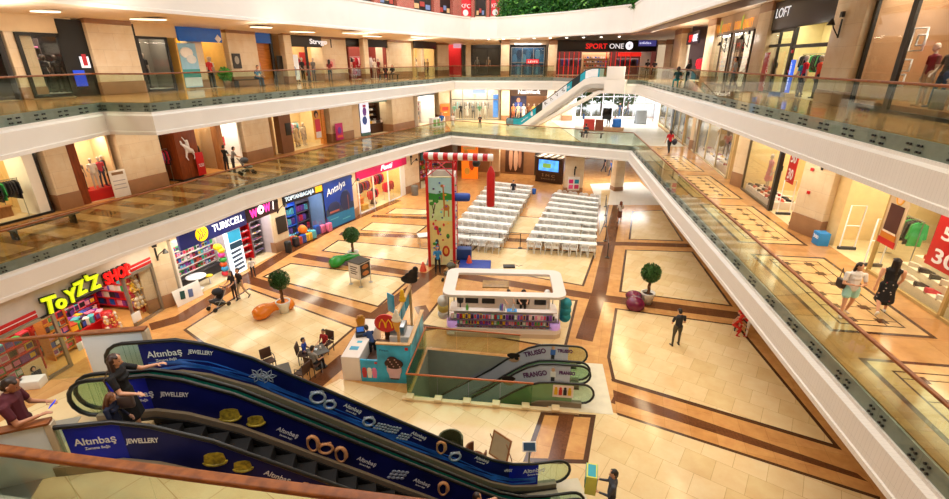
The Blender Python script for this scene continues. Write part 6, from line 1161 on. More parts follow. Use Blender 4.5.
# ================================================================ first floor, left side
L1 = Frame(G(-20,231,F1), G(61,210,F1), F1); L2 = Frame((-19.3,22.3),(-18.2,24.6),F1); L3 = Frame((-17.5,26.6),(-15.75,32.3),F1); L4 = Frame((-15.2,35.2),(-12.6,41.0),F1); L5 = Frame((-11.4,44.0),(-8.6,48),F1)
WSH = mat('warm_shop_wall', (236,206,150), .6)
shop(L1, -3.0, 2.75, 2.6, wall=WSH); slight(L1, .5, 1.2, 150, (1,.84,.5)); wallbox(L1, -3, 3.2, 2.75, 3.0, BLACK, 'trim_header'); wallbox(L1, -3, 3.2, 3.0, 3.75, WALLC); wallbox(L1, 2.3, 2.75, .0, 2.75, WALLW, 'wall_panel', -.02, 1.3); wallbox(L1, 2.72, 2.8, 0, 3, BLACK, 'trim_edge', -.05, .1); wallbox(L1, -3, 2.8, 0.0, .1, BLACK, 'trim_sill', -.12, .0)
rail(L1, 'front rail of dark shirts in the menswear shop', 'at the front of the menswear shop', .3, 2.1, .4, 14, [9,1,15,9,1,9], 1.75); rail(L1, 'upper rear rail of dark jackets in the menswear shop', 'at the back of the menswear shop', -1.2, 2.0, 1.6, 16, [9,1,1,5,15], 1.8); rail(L1, 'low rail of grey garments near the menswear shop door', 'by the menswear shop door', -1.8, .1, .45, 13, [9,1,9], 1.6)
table(L1, 'low wooden table in the menswear shop', .6, 1.9, 1.0, 1.35, .5, WOODM)
shop(L2, .1, 2.0, 1.5, wall=mat('polo_wall', (232,196,150), .6)); wallbox(L2, -.05, .55, 0, 3.75, WOODR, 'wall_wood', -.1, .3); wallbox(L2, .5, 2.2, 3.1, 3.75, WOODR); slight(L2, 1.2, .5, 90, (1,.86,.6), 3.2, (1.2,.7)); platform(L2, 'red base of the mannequin window beside the stone pier', .55, 2.0, .1, 1.0, .55, RED)
for k, (u, d, tp, bt) in enumerate(((.75,.6,'8a7a68','2a2a34'),(1.2,.35,'e0d8d0','c8c0b8'),(1.6,.45,'b03040','2a3450'),(1.9,.7,'3a4050','38301c'))): mannequin(L2, u, d, ('brown','cream','red and blue','dark green')[k]+' dressed mannequin on the red base of the left gallery window', tp, bt, k % 2, .55, sc=.85)
LN = Frame(G(115,198.5,F1), G(131,195,F1), F1); po = poster(LN, 'white printed notice board in front of the big stone pier', 0, LN.w, .02, 1.4, CARD, -.05); art(po, [('b',LN.w/2,1.22,LN.w*.7,.14,'8a6a4a'),('b',LN.w/2,.65,LN.w*.75,.04,'a8a8b4'),('b',LN.w/2,.45,LN.w*.75,.04,'a8a8b4'),('b',LN.w/2,.85,LN.w*.75,.04,'a8a8b4')])
shop(L3, .0, 4.25, 3.0, wall=mat('polo_wall_back', (214,170,116), .6), floor=mat('polo_floor', (206,146,84), .25)); wallbox(L3, 0, 5.9, 3.2, 3.75, WOODR); slight(L3, 3.4, 1.2, 150, (1,.86,.58))
wallbox(L3, .05, .5, 0, 3.2, WOODD, 'wall_niche', .4, .5); t = thing('wood_feature_block', 'tall red wooden block with white horse emblem on the left gallery', 'shop front', L3.at(.75,-.35), L3.a); MB().bbox(0,1.45,0,1.5,0,3.2,.02).build('wood_block', WOODR, t); MB().box(-.02,1.47,-.02,1.5,0,.12).build('plinth', BLACK, t)
h = MB(); h.tube([(.35,-.05,2.1),(.5,-.05,2.0),(.75,-.05,1.7),(.95,-.05,1.65)], [.05,.1,.17,.12], 8); h.tube([(.95,-.05,1.65),(1.1,-.05,1.35),(1.0,-.05,1.15)], [.1,.05,.03], 6); h.tube([(.6,-.05,1.75),(.5,-.05,1.35),(.6,-.05,1.15)], [.08,.05,.03], 6); h.tube([(.75,-.05,1.75),(.72,-.05,2.1),(.7,-.05,2.3)], [.08,.09,.08], 8); h.tube([(.35,-.05,2.1),(.3,-.05,2.3)], [.07,.04], 6); h.tube([(.72,-.05,2.1),(.45,-.05,2.5)], [.04,.02], 6); h.build('rider_emblem', WHITEP, t)
poster(L3, 'red sale stand sign in front of the wooden horse block', 1.75, 2.3, .15, 1.5, RED, -.5); po = D.objects['poster.%03d' % (max(int(o.name[7:]) for o in D.objects if o.name.startswith('poster.') and o.name[7:].isdigit()))]; letters(po, '%50', .1, .5, .28, WHITEP, .36, .004, y=-.03)
shelf(L3, 'wooden wall shelves of folded shirts in the horse emblem shop', 2.4, 4.2, 2.4, (.9,1.3,1.7,2.1,2.5), .4, m=WOODM); stock(L3, FOLD, 'folded_clothes', 'folded clothes', 'in the horse emblem shop', [(nth(k)+' shelf up', line(2.45,4.15,6,2.6,h)) for k, h in enumerate((.9,1.3,1.7,2.1))], [0,4,5,8,6,13]); rail(L3, 'rail of navy and red shirts in the horse emblem shop', 'in the horse emblem shop', 2.4, 4.1, 1.7, 14, [5,9,0,4,5,6], 1.6)
table(L3, 'low pale bench inside the horse emblem shop', 2.7, 3.5, .7, 1.0, .35, WOODM, 'low_bench'); rail(L3, 'rail of jackets in the niche left of the horse emblem', 'in the niche left of the horse emblem', .05, .7, .3, 5, [0,5,9,4], 1.9)
shop(L3, 4.35, 5.95, 1.6); slight(L3, 5.1, .6, 90, (1,.95,.85), 3.2, (1.2,.8)); po = poster(L3, 'red square sign inside the white shop beside the pushchair', 4.9, 5.5, 1.3, 1.9, RED, .8); letters(po, '%', .15, .12, .4, WHITEP, .3, .004, y=-.03); wallbox(L3, 4.1, 4.5, 0, 3.2, WOODM, 'wall_post', -.05, .4)
shop(L4, .9, 6.3, 2.6, wall=mat('fashion_wall', (240,216,170), .6)); wallbox(L4, .1, 1.2, 0, 3.73, WOODO, 'wall_wood', .5, .7); wallbox(L4, 1.2, 2.35, 0, 3.73, mat('brown_panel', (124,82,56), .4), 'wall_panel', -.25, .3); slight(L4, 3.6, 1, 190, (1,.88,.6)); wallbox(L4, 2.3, 6.35, 3.2, 3.75, WALLC)
poster(L4, 'black screen on the brown panel of the fashion shop', 1.7, 2.2, 1.3, 2.2, BLACK, -.28, 'wall_screen'); po = poster(L4, 'tall poster of a girl in pink on the orange edge of the fashion shop', 5.05, 6.0, .5, 3.1, pal('e8a848'), .05); art(po, [('o',.45,2.0,.5,.6,'2a1814'),('o',.47,1.9,.3,.4,'d89a78'),('b',.5,1.1,.6,1.0,'d83a5a'),('b',.5,.35,.6,.5,'e8e4f0')]); wallbox(L4, 6.0, 6.4, 0, 3.2, WOODO, 'wall_post', -.02, .3)
for k in range(6): mannequin(L4, 2.7+k*.4, .5+.35*(k % 2), ('white dressed','blue dressed','beige dressed','dark dressed','cream dressed','grey dressed')[k]+' mannequin '+nth(k)+' in the lit fashion shop entrance', ('e8e4de','3a5a90','d0b890','2a2a34','e0d0b8','8a8a90')[k], ('3a4a70','2a2a34','b89870','20222a','c8b8a8','d8d4cc')[k], k % 3, .1)
rail(L4, 'rail of pale garments at the back of the lit fashion shop', 'in the lit fashion shop', 2.7, 5.0, 1.6, 15, [4,13,8,11,1,4], 1.9); po = poster(Frame((-12.2,41.3),(-10.95,44.0),F1), 'pink and purple poster stand against the stone pier', .2, 1.15, .2, 1.6, pal('c02878'), -.3); art(po, [('o',.5,.8,.5,.6,'7a3aa8'),('b',.5,.3,.7,.2,'e86a4a')])
wallbox(L5, .1, 1.4, 0, 3.73, WALLC, 'wall_panel'); po = poster(L5, 'tall glowing white and violet light box beside the small dark shop', 1.45, 2.55, .3, 3.1, pal('dfe6fa',.3,1.0), -.06, 'light_box'); art(po, [('o',.55,1.9,.5,.8,'8a5ac8'),('o',.5,1.1,.6,.8,'4a6ac8'),('b',.55,2.4,.4,.2,'d84a7a')]); MB().bbox(0,1.1,-.05,.05,-.28,-.02,.01).build('lower_panel', pal('5a8a8a'), po)
shop(L5, 2.55, 5.4, 2.2, wall=pal('4a3424')); wallbox(L5, 2.5, 5.4, 2.9, 3.73, pal('8ab0b4')); slight(L5, 4, .9, 110, (1,.85,.6)); table(L5, 'display table of the small dark shop on the left gallery', 3.0, 5.0, .6, 1.2, .9, WOODD); stock(L5, HBAG, 'handbag', 'handbag', 'on the small dark shop table', [('front row', line(3.05,4.95,7,.75,.9)), ('back row', line(3.05,4.95,7,1.05,.9))], [13,4,1,10,14], 1.0); shelf(L5, 'dark shelves at the back of the small dark shop', 2.7, 5.3, 1.7, (1.0,1.5,2.0,2.5), .4, m=WOODD); stock(L5, HBAG, 'handbag', 'handbag', 'in the small dark shop', [(nth(k)+' shelf up', line(2.8,5.2,7,1.85,h)) for k, h in enumerate((1.0,1.5,2.0))], [13,10,1,14,4], .9)
L6 = Frame((-5.9,51.6),(-3.9,56.6),F1); shop(L6, .1, 3.9, 2.4); slight(L6, 2, 1, 230, (1,.95,.85)); shelf(L6, 'bright white shelves in the far left corner shop', .2, 3.8, 1.7, (.4,.9,1.4,1.9,2.4), .4); stock(L6, FLASK, 'perfume_bottle', 'perfume bottle', 'in the far left corner shop', [(nth(k)+' shelf up', line(.3,3.7,10,1.9,h)) for k, h in enumerate((.4,.9,1.4,1.9))], ALLC, 1.6); wallbox(L6, 0, 4, 3.1, 3.75, pal('3a5a78'))
po = poster(Frame((-4.1,56.9),(-2.9,57.9),F1), 'orange poster with red print on the far corner pier', .05, 1.4, .6, 2.0, pal('e07a28'), -.2); art(po, [('b',.7,.8,.9,.4,'c02a1a'),('b',.7,.4,.5,.1,'f0d0a0')])
t = thing('planter_box', 'white and green planter box standing by the far left railing corner', 'planter', G(437,127.5,F1)+V(0,.4,0), .9); MB().bbox(-1.0,1.0,-.25,.25,0,1.0,.02).build('box', WHITEP, t)
for k in range(3): MB().bbox(-.85+k*.6,-.4+k*.6,-.27,-.25,.15,.85,.01).build('green_print', pal('7ab06a'), t)
# first floor, far side
FF = Frame((-3.7,58.3),(12,58.3),F1); shop(FF, .9, 6.6, 2.4, wall=mat('far_shop_wall', (206,190,170), .6)); window(FF, .9, 6.6, 0, 3.7, 4, STEEL, .1, True, (2.3,)); slight(FF, 2.4, 1.2, 200, (1,.95,.85)); slight(FF, 5, 1.2, 200, (1,.95,.85)); po = poster(FF, 'bright blue vertical light box in the glass shop window', 5.9, 6.5, .3, 2.9, pal('4a8ae0',.3,.8), .3, 'light_box')
for k in range(6): mannequin(FF, 1.3+k*.75, .6+.5*(k % 2), ('mint','dark','white','grey','green','cream')[k]+' dressed mannequin '+nth(k)+' behind the far glass shop front', ('8ac8b8','2a2a30','e8e4e0','8a8a88','6a9a7a','e0d8c8')[k], ('e0ddd8','202228','c8c4be','3a3a40','d8d4cc','50483c')[k], k % 3, .05)
rail(FF, 'rail of dark garments high in the far glass shop', 'in the far glass shop', 1.2, 5.6, 1.8, 20, [1,9,4,11,9], 2.0); po = poster(FF, 'pale blue lettering plate high on the far glass shop', 3.5, 5.0, 3.0, 3.6, pal('8aa8e0',.3,.6), -.08); 
shop(FF, 7.85, 12.2, 2.4, wall=mat('brown_shop_wall', (120,84,60), .6)); t = sign(FF, 7.85, 12.2, 2.75, 3.7, pal('4a3428'), 'brown sign with white lettering at the far first floor'); letters(t, 'NetWork', .9, .25, .62, pal('f0eef4',.4,1.2), 2.6, bold=.015); slight(FF, 9, .9, 170, (1,.85,.6)); slight(FF, 11, .9, 170, (1,.85,.6)); po = poster(FF, 'dark blue poster of a man in blue behind the fashion mannequins', 8.0, 9.9, .2, 2.7, pal('2a2a4a'), 1.0); art(po, [('o',.95,2.0,.45,.55,'c89078'),('b',.95,1.2,.9,1.1,'3a5ab8')])
for k in range(6): mannequin(FF, 8.3+k*.62, .35+.3*(k % 2), ('orange','cream','white','brown','gold','black')[k]+' dressed mannequin '+nth(k)+' under the white lettered brown sign', ('d88a58','e8dcc8','e8e6e4','7a4a30','d8a850','242228')[k], ('b86a40','d8c8b0','5a6a8a','4a3020','b88840','1c1c20')[k], k % 3, .05)
t = thing('bench_group', 'pale blue covered object before the far fashion mannequins', 'box', G(514,126,F1)+V(0,.5,0), 0); MB().bbox(-.8,.8,-.4,.4,0,.8,.15).build('cover', pal('8aa0c0',.6), t)
wallbox(FF, 12.2, 15.7, 0, 3.75, WALLW, 'wall_panel')
# glass entrance front with trees outside
EN = Frame((12,61.6),(22.5,61.6),F1); window(EN, 0, 10.5, 0, 3.73, 8, WHITEP, .09, True, (2.4,)); EG = Frame((8,60.5),(26,60.5),0); window(EG, 0, 18, 0, 3.73, 12, WHITEP, .09, True, (2.4,)); slab('floor_terrace', [(8,62.5),(30,62.5)], F1-.2, F1-.02, mat('terrace', (214,210,200), .7), [(30,84),(8,84)])
for i, (x, y, h_) in enumerate(((16,74,5),(19.5,76,6),(22.5,75,5))):
    t = thing('street_tree', ('smaller green tree outside the glass entrance, toward the escalator','tallest green tree outside the middle of the glass entrance','bushy green tree outside the glass entrance, toward the right shops')[i], 'tree', (x,y,F1)); MB().cyl((0,0,0),(0,0,h_*.6), .15, .1, 8).build('trunk', BARK, t); leafy(2.2, 900, .3, .9, i+20, .3).build('crown', mat('street_leaf', (96,150,64), .6, vary=.3), t, (0,0,h_*.42))
t = thing('mobile_stand', 'red and brown sales stand with screens near the glass entrance', 'kiosk', G(593,131,F1)+V(0,.4,0), -.1); t.scale = (.8,.8,.9)
MB().bbox(-1.1,.2,-.3,.3,0,1.25,.03).build('red_counter', pal('c83a34'), t); MB().bbox(.35,1.3,-.3,.3,0,1.2,.03).build('brown_counter', pal('8a4a34'), t); MB().bbox(1.4,3.8,-.4,.5,0,.4,.02).build('low_base', pal('c8a078'), t); MB().bbox(1.2,2.3,.4,.5,1.2,2.4,.02).build('screen', SCREEN, t); MB().cyl((1.75,.45,0),(1.75,.45,1.2), .04, n=6).build('pole', STEEL, t); MB().bbox(2.5,3.5,-.3,.4,.4,1.3,.15).build('blue_cover', pal('2a7ae0',.6), t); MB().bbox(-1.3,-1.1,-.2,.2,1.25,1.8,.03).build('blue_flag', pal('3a6ab0'), t)
t = thing('display_board', 'white folding triangle board on the bright first floor', 'board', G(640,124,F1), .1); MB().box(-.6,.6,-.02,.02,0,1.5).build('panel', pal('8a9098'), t, (0,-.35,0), rot=(-.25,0,0)); MB().box(-.6,.6,-.02,.02,0,1.5).build('panel', pal('8a9098'), t, (0,.4,0), rot=(.25,0,0))
# ================================================================ first floor, right side
R1 = Frame((21.0,56.0),(14.9,27.2),F1); R2 = Frame((14.75,25.9),(13.45,19.2),F1); R3 = Frame((13.6,17.3),(12.2,8.0),F1)
YW = mat('yellow_shop_wall', (232,204,150), .55)
def ru(fr, px, py): return fr.uh(px, py)[0]
for k, (a, c) in enumerate(((.8,5.0),(5.2,8.8),(9.6,15.0),(15.4,19.6),(20.0,28.6))):
    shop(R1, a, c, 2.4, wall=WALLW if k < 3 else YW); window(R1, a, c, .0, 3.2, max(1, round((c-a)/3)), pal('c8b894',.4), .1); slight(R1, (a+c)/2, 1.1, 110, (1,.95,.85) if k < 3 else (1,.88,.62)); wallbox(R1, a, c, 3.2, 3.75, WALLC); platform(R1, nth(k)+' white window platform along the far right gallery', a+.1, c-.1, .15, 1.0, .5)
    for j in range(3): mannequin(R1, a+.6+j*(c-a-1)/2.5, .5, ('blue','black','white')[j]+' dressed mannequin in window '+nth(k)+' of the far right gallery', ('4a6ab0','202024','e8e4e0')[(j+k) % 3], ('28303c','1a1a1e','c0bab2')[(j+k) % 3], (j+k) % 3, .5 if k < 4 else .5, sc=.9)
    stock(R1, SHOE, 'shoe', 'shoe', 'in window '+nth(k)+' of the far right gallery', [('front row', line(a+.2,c-.2,9,.3,.5)), ('back row', line(a+.2,c-.2,9,.8,.5))], [10,1,13,6,14,4], 1.2, .8, .6, '806040')
    shelf(R1, 'white wall shelves behind window '+nth(k)+' of the far right gallery', a+.2, c-.2, 1.9, (.9,1.4,1.9,2.4), .35); stock(R1, HBAG, 'handbag', 'handbag', 'behind window '+nth(k)+' of the far right gallery', [(nth(j)+' shelf up', line(a+.3,c-.3,7,2.05,h)) for j, h in enumerate((.9,1.4,1.9))], [10,1,13,14,6,4], .85, second='403020')
wallbox(R1, 8.8, 9.6, 0, 3.75, BLACK, 'wall_post', -.1, .3); wallbox(R1, 15.0, 15.4, 0, 3.75, pal('c8a060'), 'wall_post', -.1, .3); wallbox(R1, 19.6, 20, 0, 3.75, pal('8a7a68'), 'wall_post', -.1, .3)
shop(R2, .3, 6.9, 3.0, wall=YW); wallbox(R2, 0, 7, 3.2, 3.75, WALLC); slight(R2, 1.6, 1.2, 130, (1,.9,.66)); slight(R2, 5.2, 1.2, 130, (1,.9,.66)); window(R2, .35, 4.4, 0, 3.2, 1, pal('5a4a34'), .1); wallbox(R2, 4.35, 4.55, 0, 3.2, BLACK, 'trim_post', -.08, .1)
platform(R2, 'low white shoe platform in the glass window beside the pink dress', .5, 4.25, .15, 1.2, .35); mannequin(R2, 1.5, .8, 'mannequin in dusty pink dress in the right gallery window', 'd08088','c07880', 2, .35); mannequin(R2, 2.6, .8, 'mannequin in dark green coat with pale head in the right gallery window', '2c4438','26382e', 1, .35)
for j, dd in enumerate((.3,.6,.95)): stock(R2, SHOE, 'shoe', 'shoe', 'on the pink dress window platform', [(('front','middle','rear')[j]+' row', line(.6+.2*j,4.2,10,dd,.35))], [1,10,13,9,6,4], 1.15, .8, .6, '908070')
rail(R2, 'rail of black jackets behind the red sale banner', 'behind the red sale banner', 4.7, 6.7, 1.8, 13, [1,9,1,3], 1.7); po = poster(R2, 'red hanging sale banner with 50 and 30 in white', 4.75, 5.55, 1.5, 3.1, RED, .25, 'sale_banner'); letters(po, '50', .14, .9, .62, WHITEP, .52, .004, .01, -.03); letters(po, '30', .14, .18, .62, WHITEP, .52, .004, .01, -.03)
gate(R2, 'white security gate under the red sale banner', 5.1, .1); gate(R2, 'white security gate beside the big right stone pier', 6.6, .1); table(R2, 'low white shoe bench inside the shop under the sale banner', 4.7, 6.4, 1.0, 1.5, .45); stock(R2, SHOE, 'shoe', 'shoe', 'on the low white bench', [('single row', line(4.8,6.3,8,1.2,.45))], [1,10,0,13], 1.1, .8, .5)
pfR = Frame(G(788,228,F1), G(815,239,F1), F1); spot(pfR, 'black arm lamp on the big right stone pier', .9, 3.0, -.05)
for k, (u, h_) in enumerate(((.5,2.6),(.6,1.7))): tag(MB().bbox(-.06,.06,-.06,0,-.06,.06,.01).build('alarm_box', RED, None, pfR.at(u,-.06,h_), pfR.a), 'small red alarm box on the big right stone pier, the '+('upper' if not k else 'lower')+' one', 'alarm')
shop(R3, -.4, 9.2, 4.0, wall=YW, floor=mat('pale_tan_floor', (226,204,160), .2)); wallbox(R3, -.5, 9.3, 3.3, 3.75, WALLC); wallbox(R3, -.5, .45, 0, 3.3, YW, 'wall_panel', .1, .3); wallbox(R3, -.55, -.42, 0, 3.4, BLACK, 'trim_post', -.1, .1); slight(R3, 1.4, 1.5, 130, (1,.9,.66)); slight(R3, 4.2, 1.4, 150, (1,.88,.62)); slight(R3, 7, 1.4, 130, (1,.88,.62))
po = tag(MB().bbox(-.22,.22,-.2,.2,0,.5,.02).build('promo_cube', pal('2a86d0'), None, R3.at(.3,-.3,0), R3.a), 'blue cube sign with white 300 at the foot of the yellow wall', 'sign'); po['label'] = 'blue cube sign with white 300 at the foot of the yellow wall'; letters(po, '300', -.17, .26, .18, WHITEP, .34, .004, .005, -.205)
gate(R3, 'white security gate beside the blue cube sign', .75, .15, 1.7); gate(R3, 'white security gate next to the glass front and leather poster', 2.35, .1, 1.7); rail(R3, 'rail of black jackets inside the open right shop', 'inside the open right shop', .9, 2.2, 1.6, 11, [1,9,1,3,15], 1.6)
for k in range(2):
    shelf(R3, 'dark stacked shoe shelves at the '+('back','right back')[k]+' of the open right shop', .6+k*3.6, 3.6+k*4.6, 3.2, (.3,.7,1.1,1.5,1.9,2.3), .4, m=pal('4a4640')); stock(R3, FOLD, 'folded_clothes', 'folded clothes', ('on the back shelves','on the right back shelves')[k]+' of the open right shop', [(nth(j)+' shelf up', line(.7+k*3.6,3.5+k*4.6,10,3.4,h)) for j, h in enumerate((.3,.7,1.1,1.5,1.9))], [1,9,1,9,3], 1.0)
window(R3, 2.75, 9.2, .0, 3.3, 2, pal('b89a60'), .09)
for j, (d0, hh) in enumerate(((.15,.35),(.5,.6),(.85,.85))): platform(R3, ('lowest','middle','highest')[j]+' white step of the shoe window display', 3.3, 9.0, d0, d0+.36, hh, mat('warm_white_step', (244,230,200), .4)); stock(R3, SHOE, 'shoe', 'shoe', 'on the stepped window display', [(('lowest','middle','highest')[j]+' step', line(3.5,8.9,12,d0+.16,hh))], [1,10,13,9,0,4], 1.35, .9, .5, 'a08868')
stock(R3, HBAG, 'handbag', 'handbag', 'above the stepped window display', [('upper ledge', line(3.7,6.4,6,1.35,.95))], [10,14,1,6,13,0], 1.25, second='3a2818'); platform(R3, 'tall rear ledge for handbags in the stepped window display', 3.4, 9.0, 1.22, 1.5, .95)
po = poster(R3, 'tall poster of a blonde woman in brown leather jacket', 2.95, 3.8, 1.15, 3.05, pal('c8b090'), -.12); art(po, [('o',.42,1.55,.42,.5,'e0a030'),('o',.43,1.5,.24,.3,'e8b898'),('b',.42,.85,.62,.9,'4a2420'),('b',.42,.3,.7,.2,'c87820'),('b',.42,.1,.8,.2,'c02020'),('b',.42,.42,.6,.06,'f0e0d0')])
po = poster(R3, 'large red window poster with white 50 and 30 above the shoe display', 5.0, 6.5, 1.25, 2.75, RED, -.12); letters(po, '50', .25, .82, .5, WHITEP, .8, .004, .01, -.03); letters(po, '30', .2, .15, .55, WHITEP, .8, .004, .012, -.03)
# ================================================================ second floor, left side
UA = Frame((-22.6,12),(-18.2,24.6),F2); UB = Frame((-17.4,26.8),(-15.5,32.6),F2); UC = Frame((-15.2,35.4),(-12.4,41.2),F2); UD = Frame((-11.1,44.3),(-8.2,48),F2); H2 = 3.72
GREYW = mat('grey_window_back', (120,112,102), .6); DARKS2 = mat('dark_shop', (52,46,44), .6)
shop(UA, 4.0, 9.75, 1.6, H2, DARKS2); window(UA, 4.2, 9.7, .05, 2.7, 3, BLACK, .12); wallbox(UA, 4, 12.7, 2.7, H2, WALLC); mannequin(UA, 9.2, .7, 'white dressed mannequin in the window at the left frame edge', 'd8d4cc','40404a', 0, .1)
shop(UA, 10.25, 13.2, 1.6, H2, DARKS2); window(UA, 10.3, 12.0, .05, 2.68, 1, BLACK, .13); slight(UA, 11.2, .7, 60, (1,.92,.85), 3.0, (1.4,.8)); platform(UA, 'pale floor of the dark framed mannequin window', 10.4, 12.0, .1, 1.2, .2, pal('b8b8b4'))
for k in range(5): mannequin(UA, 10.7+k*.27, .4+.28*(k % 2), ('grey coat','white shirt','dark suit','light jacket','black')[k]+' mannequin '+nth(k)+' in the dark framed window before the big pier', ('6a6460','d8d4d0','2a2a30','a8a49c','202024')[k], ('2a2a2e','3a3a40','1c1c22','2a2a30','18181c')[k], k % 2, .2, pal('5a4c44'), sc=.9)
shelf(UA, 'small lit shelves at the back of the dark framed window', 10.5, 11.8, 1.15, (1.2,1.65,2.1), .3, m=pal('6a5a54')); stock(UA, FOLD, 'folded_clothes', 'folded clothes', 'at the back of the dark framed window', [(nth(k)+' shelf up', line(10.55,11.75,4,1.25,h)) for k, h in enumerate((1.2,1.65,2.1))], [2,4,8,13], .9)
wallbox(UA, 12.0, 13.25, 0, 3.3, BLACK, 'wall_dark_panel', -.05, .1); po = poster(UA, 'blue lit screen low on the black entrance panel', 12.1, 12.6, .45, 1.15, mat('lit_blue', (26,70,220), .3, 0, .4), -.09, 'lit_screen'); po = poster(UA, 'small white lit screen on the black entrance panel', 12.55, 12.95, 1.25, 1.75, pal('dfe4f0',.3,.8), -.09, 'lit_screen'); MB().box(.1,.3,-.02,-.01,.1,.6).build('red_print', pal('c83040'), po)
wallbox(UB, -1.2, 2.4, 2.75, H2, WALLC); wallbox(UB, -.42, -.12, 0, 3.3, BLACK, 'wall_dark_post', -.08, .15); shop(UB, -.1, 1.65, 1.3, H2, GREYW); window(UB, -.12, 1.7, .0, 2.75, 1, BLACK, .13); slight(UB, .8, .5, 55, (1,.9,.75), 3.0, (1,.7)); mannequin(UB, .45, .55, 'headless looking mannequin in black suit jacket in the grey window', '16161a','26262c', 0, .15); platform(UB, 'pale floor of the grey suit window', .05, 1.6, .1, 1.1, .15, pal('c8c4bc'))
shop(UB, 2.35, 5.6, 2.4, H2, mat('blue_shop_wall', (214,170,90), .6)); t = sign(UB, 2.4, 5.5, 2.6, 3.35, pal('1058b0',.35,.25), 'bright blue sign band with white diamond between two pilasters'); MB().xprism([(2.55,.2),(2.8,.45),(3.05,.2),(2.8,-.02)], -.02, 0).build('white_diamond', WHITEP, t); slight(UB, 3.2, 1, 120, (1,.92,.7)); slight(UB, 4.7, 1, 120, (1,.88,.55))
po = poster(UB, 'large sky and mountain poster in the blue shop window', 2.5, 3.7, .1, 2.5, pal('9ad0f0'), .2); art(po, [('o',.5,1.9,.9,.6,'f4f6fa'),('o',.75,1.55,.7,.5,'e4eef8'),('b',.6,.75,1.2,.5,'3a9aa0'),('b',.6,.3,1.2,.5,'d8eaf4')]); 
for k in range(4): mannequin(UB, 3.95+k*.4, .5+.3*(k % 2), ('black','turquoise','red','white')[k]+' jacket mannequin in the blue shop entrance', ('20201e','3aa8b8','c82a30','e8e4e0')[k], ('2a2a30','3a4a5a','202024','6a7a8a')[k], k % 2, .0)
rail(UB, 'rail of orange and green jackets at the back of the blue shop', 'at the back of the blue shop', 3.8, 5.4, 1.7, 13, [10,14,15,11,10], 1.9); wallbox(UB, 3.8, 5.5, 0, 3, pal('e8a018'), 'wall_yellow', 2.2, 2.3)
t = thing('potted_plant', 'green leafy plant in the blue shop entrance', 'plant', UB.at(5.3,-.1), 0); MB().lathe([(0,0),(.18,0),(.24,.4),(0,.4)], 12).build('pot', pal('8a6a4a'), t); leafy(.4, 260, .12, 1.2, 5, .2).build('foliage', mat('plant_leaf', (58,140,40), .6, vary=.3), t, (0,0,.75))
po = poster(Frame((-15.55,32.6),(-14.75,35.0),F2), 'small framed photo poster on the second stone pier', .1, .8, 1.1, 2.0, pal('3a3a3a'), -.06); art(po, [('o',.35,.5,.4,.5,'a8a49c')])
po = poster(Frame((-12.2,41.3),(-10.95,44.0),F2), 'faint pink star poster on the third stone pier', .3, 1.3, .9, 1.7, pal('e0bcb0'), -.06); art(po, [('o',.5,.4,.5,.5,'d87a80')])
wallbox(UC, -.6, 8.0, 3.4, H2, WALLC); t = sign(UC, -.4, 1.5, 2.7, 3.45, pal('1058b0',.35,.25), 'bright blue sign end beyond the second stone pier'); wallbox(UC, .2, 1.9, 0, 2.7, WOODO, 'wall_wood', .3, .4); wallbox(UC, 1.5, 1.7, 0, 3.4, BLACK, 'trim_post', -.05, .1); mannequin(UC, .1, -.05, 'mannequin in pink and white beside the slatted wooden wall', 'e0a0a8','e8e4e0', 1)
po = poster(UC, 'black framed notice on the pilaster beside the wooden wall', 1.75, 2.35, 1.0, 1.9, pal('1a1614'), -.2)
shop(UC, 2.5, 7.3, 2.6, H2, mat('stv_wall', (230,190,140), .6)); t = sign(UC, 2.4, 7.8, 2.55, 3.45, pal('2a2220',.4), 'dark sign band with glowing white lettering beside the third pier'); letters(t, 'Strvgo', 2.9, .25, .5, pal('f4f4fa',.4,.9), 1.9, bold=.004); wallbox(UC, 4.9, 5.05, 0, 2.6, BLACK, 'trim_post', -.05, .1); slight(UC, 3.6, 1, 120, (1,.9,.7)); slight(UC, 6, 1, 120, (1,.86,.6))
po = poster(UC, 'white poster of a blue dressed figure in the shop window', 2.9, 4.2, .2, 2.0, pal('e8eef4',.4,.3), .2); art(po, [('o',.55,1.0,.5,1.2,'6a8ac0'),('o',.8,.6,.4,.8,'a0b8d8')]); 
for k in range(4): mannequin(UC, 4.35+k*.6, .6, ('brown','black','red','grey')[k]+' dressed mannequin below the glowing white lettering', ('8a4a38','1c1c20','b82a34','6a6a70')[k], ('4a2a20','16161a','202024','303036')[k], k % 3)
rail(UC, 'rail of red and pale garments at the back below the white lettering', 'below the glowing white lettering', 2.8, 6.8, 1.8, 20, [0,6,4,1,10], 1.8); po = poster(UC, 'red framed sale picture inside the shop beside the third pier', 5.4, 6.3, 1.2, 2.2, pal('b82428'), 1.2)
wallbox(UD, -3.0, 5.5, 3.4, H2, WALLC); shop(UD, .4, 4.6, 2.4, H2, mat('red_shop_wall', (140,60,48), .6)); t = sign(UD, -.3, 4.8, 2.7, 3.45, pal('241c1a',.4), 'plain dark sign band over the red dresses'); slight(UD, 1.4, 1, 120, (1,.85,.7)); slight(UD, 3.4, 1, 120, (1,.85,.7))
for k in range(6): mannequin(UD, .7+k*.7, .45+.3*(k % 2), ('pale pink','crimson','red','scarlet','cream','dark red')[k]+' dressed mannequin, '+nth(k)+' under the plain dark sign', ('d8a8a0','b01c28','c8242c','d82a34','e8dcd0','7a1820')[k], ('d8a8a0','b01c28','c8242c','d82a34','c8b8a8','7a1820')[k], 2 if k in (1,2,3) else k % 2)
rail(UD, 'rail of red garments behind the red dresses', 'behind the red dresses', .7, 4.3, 1.7, 18, [0,6,1,6,4], 1.9)
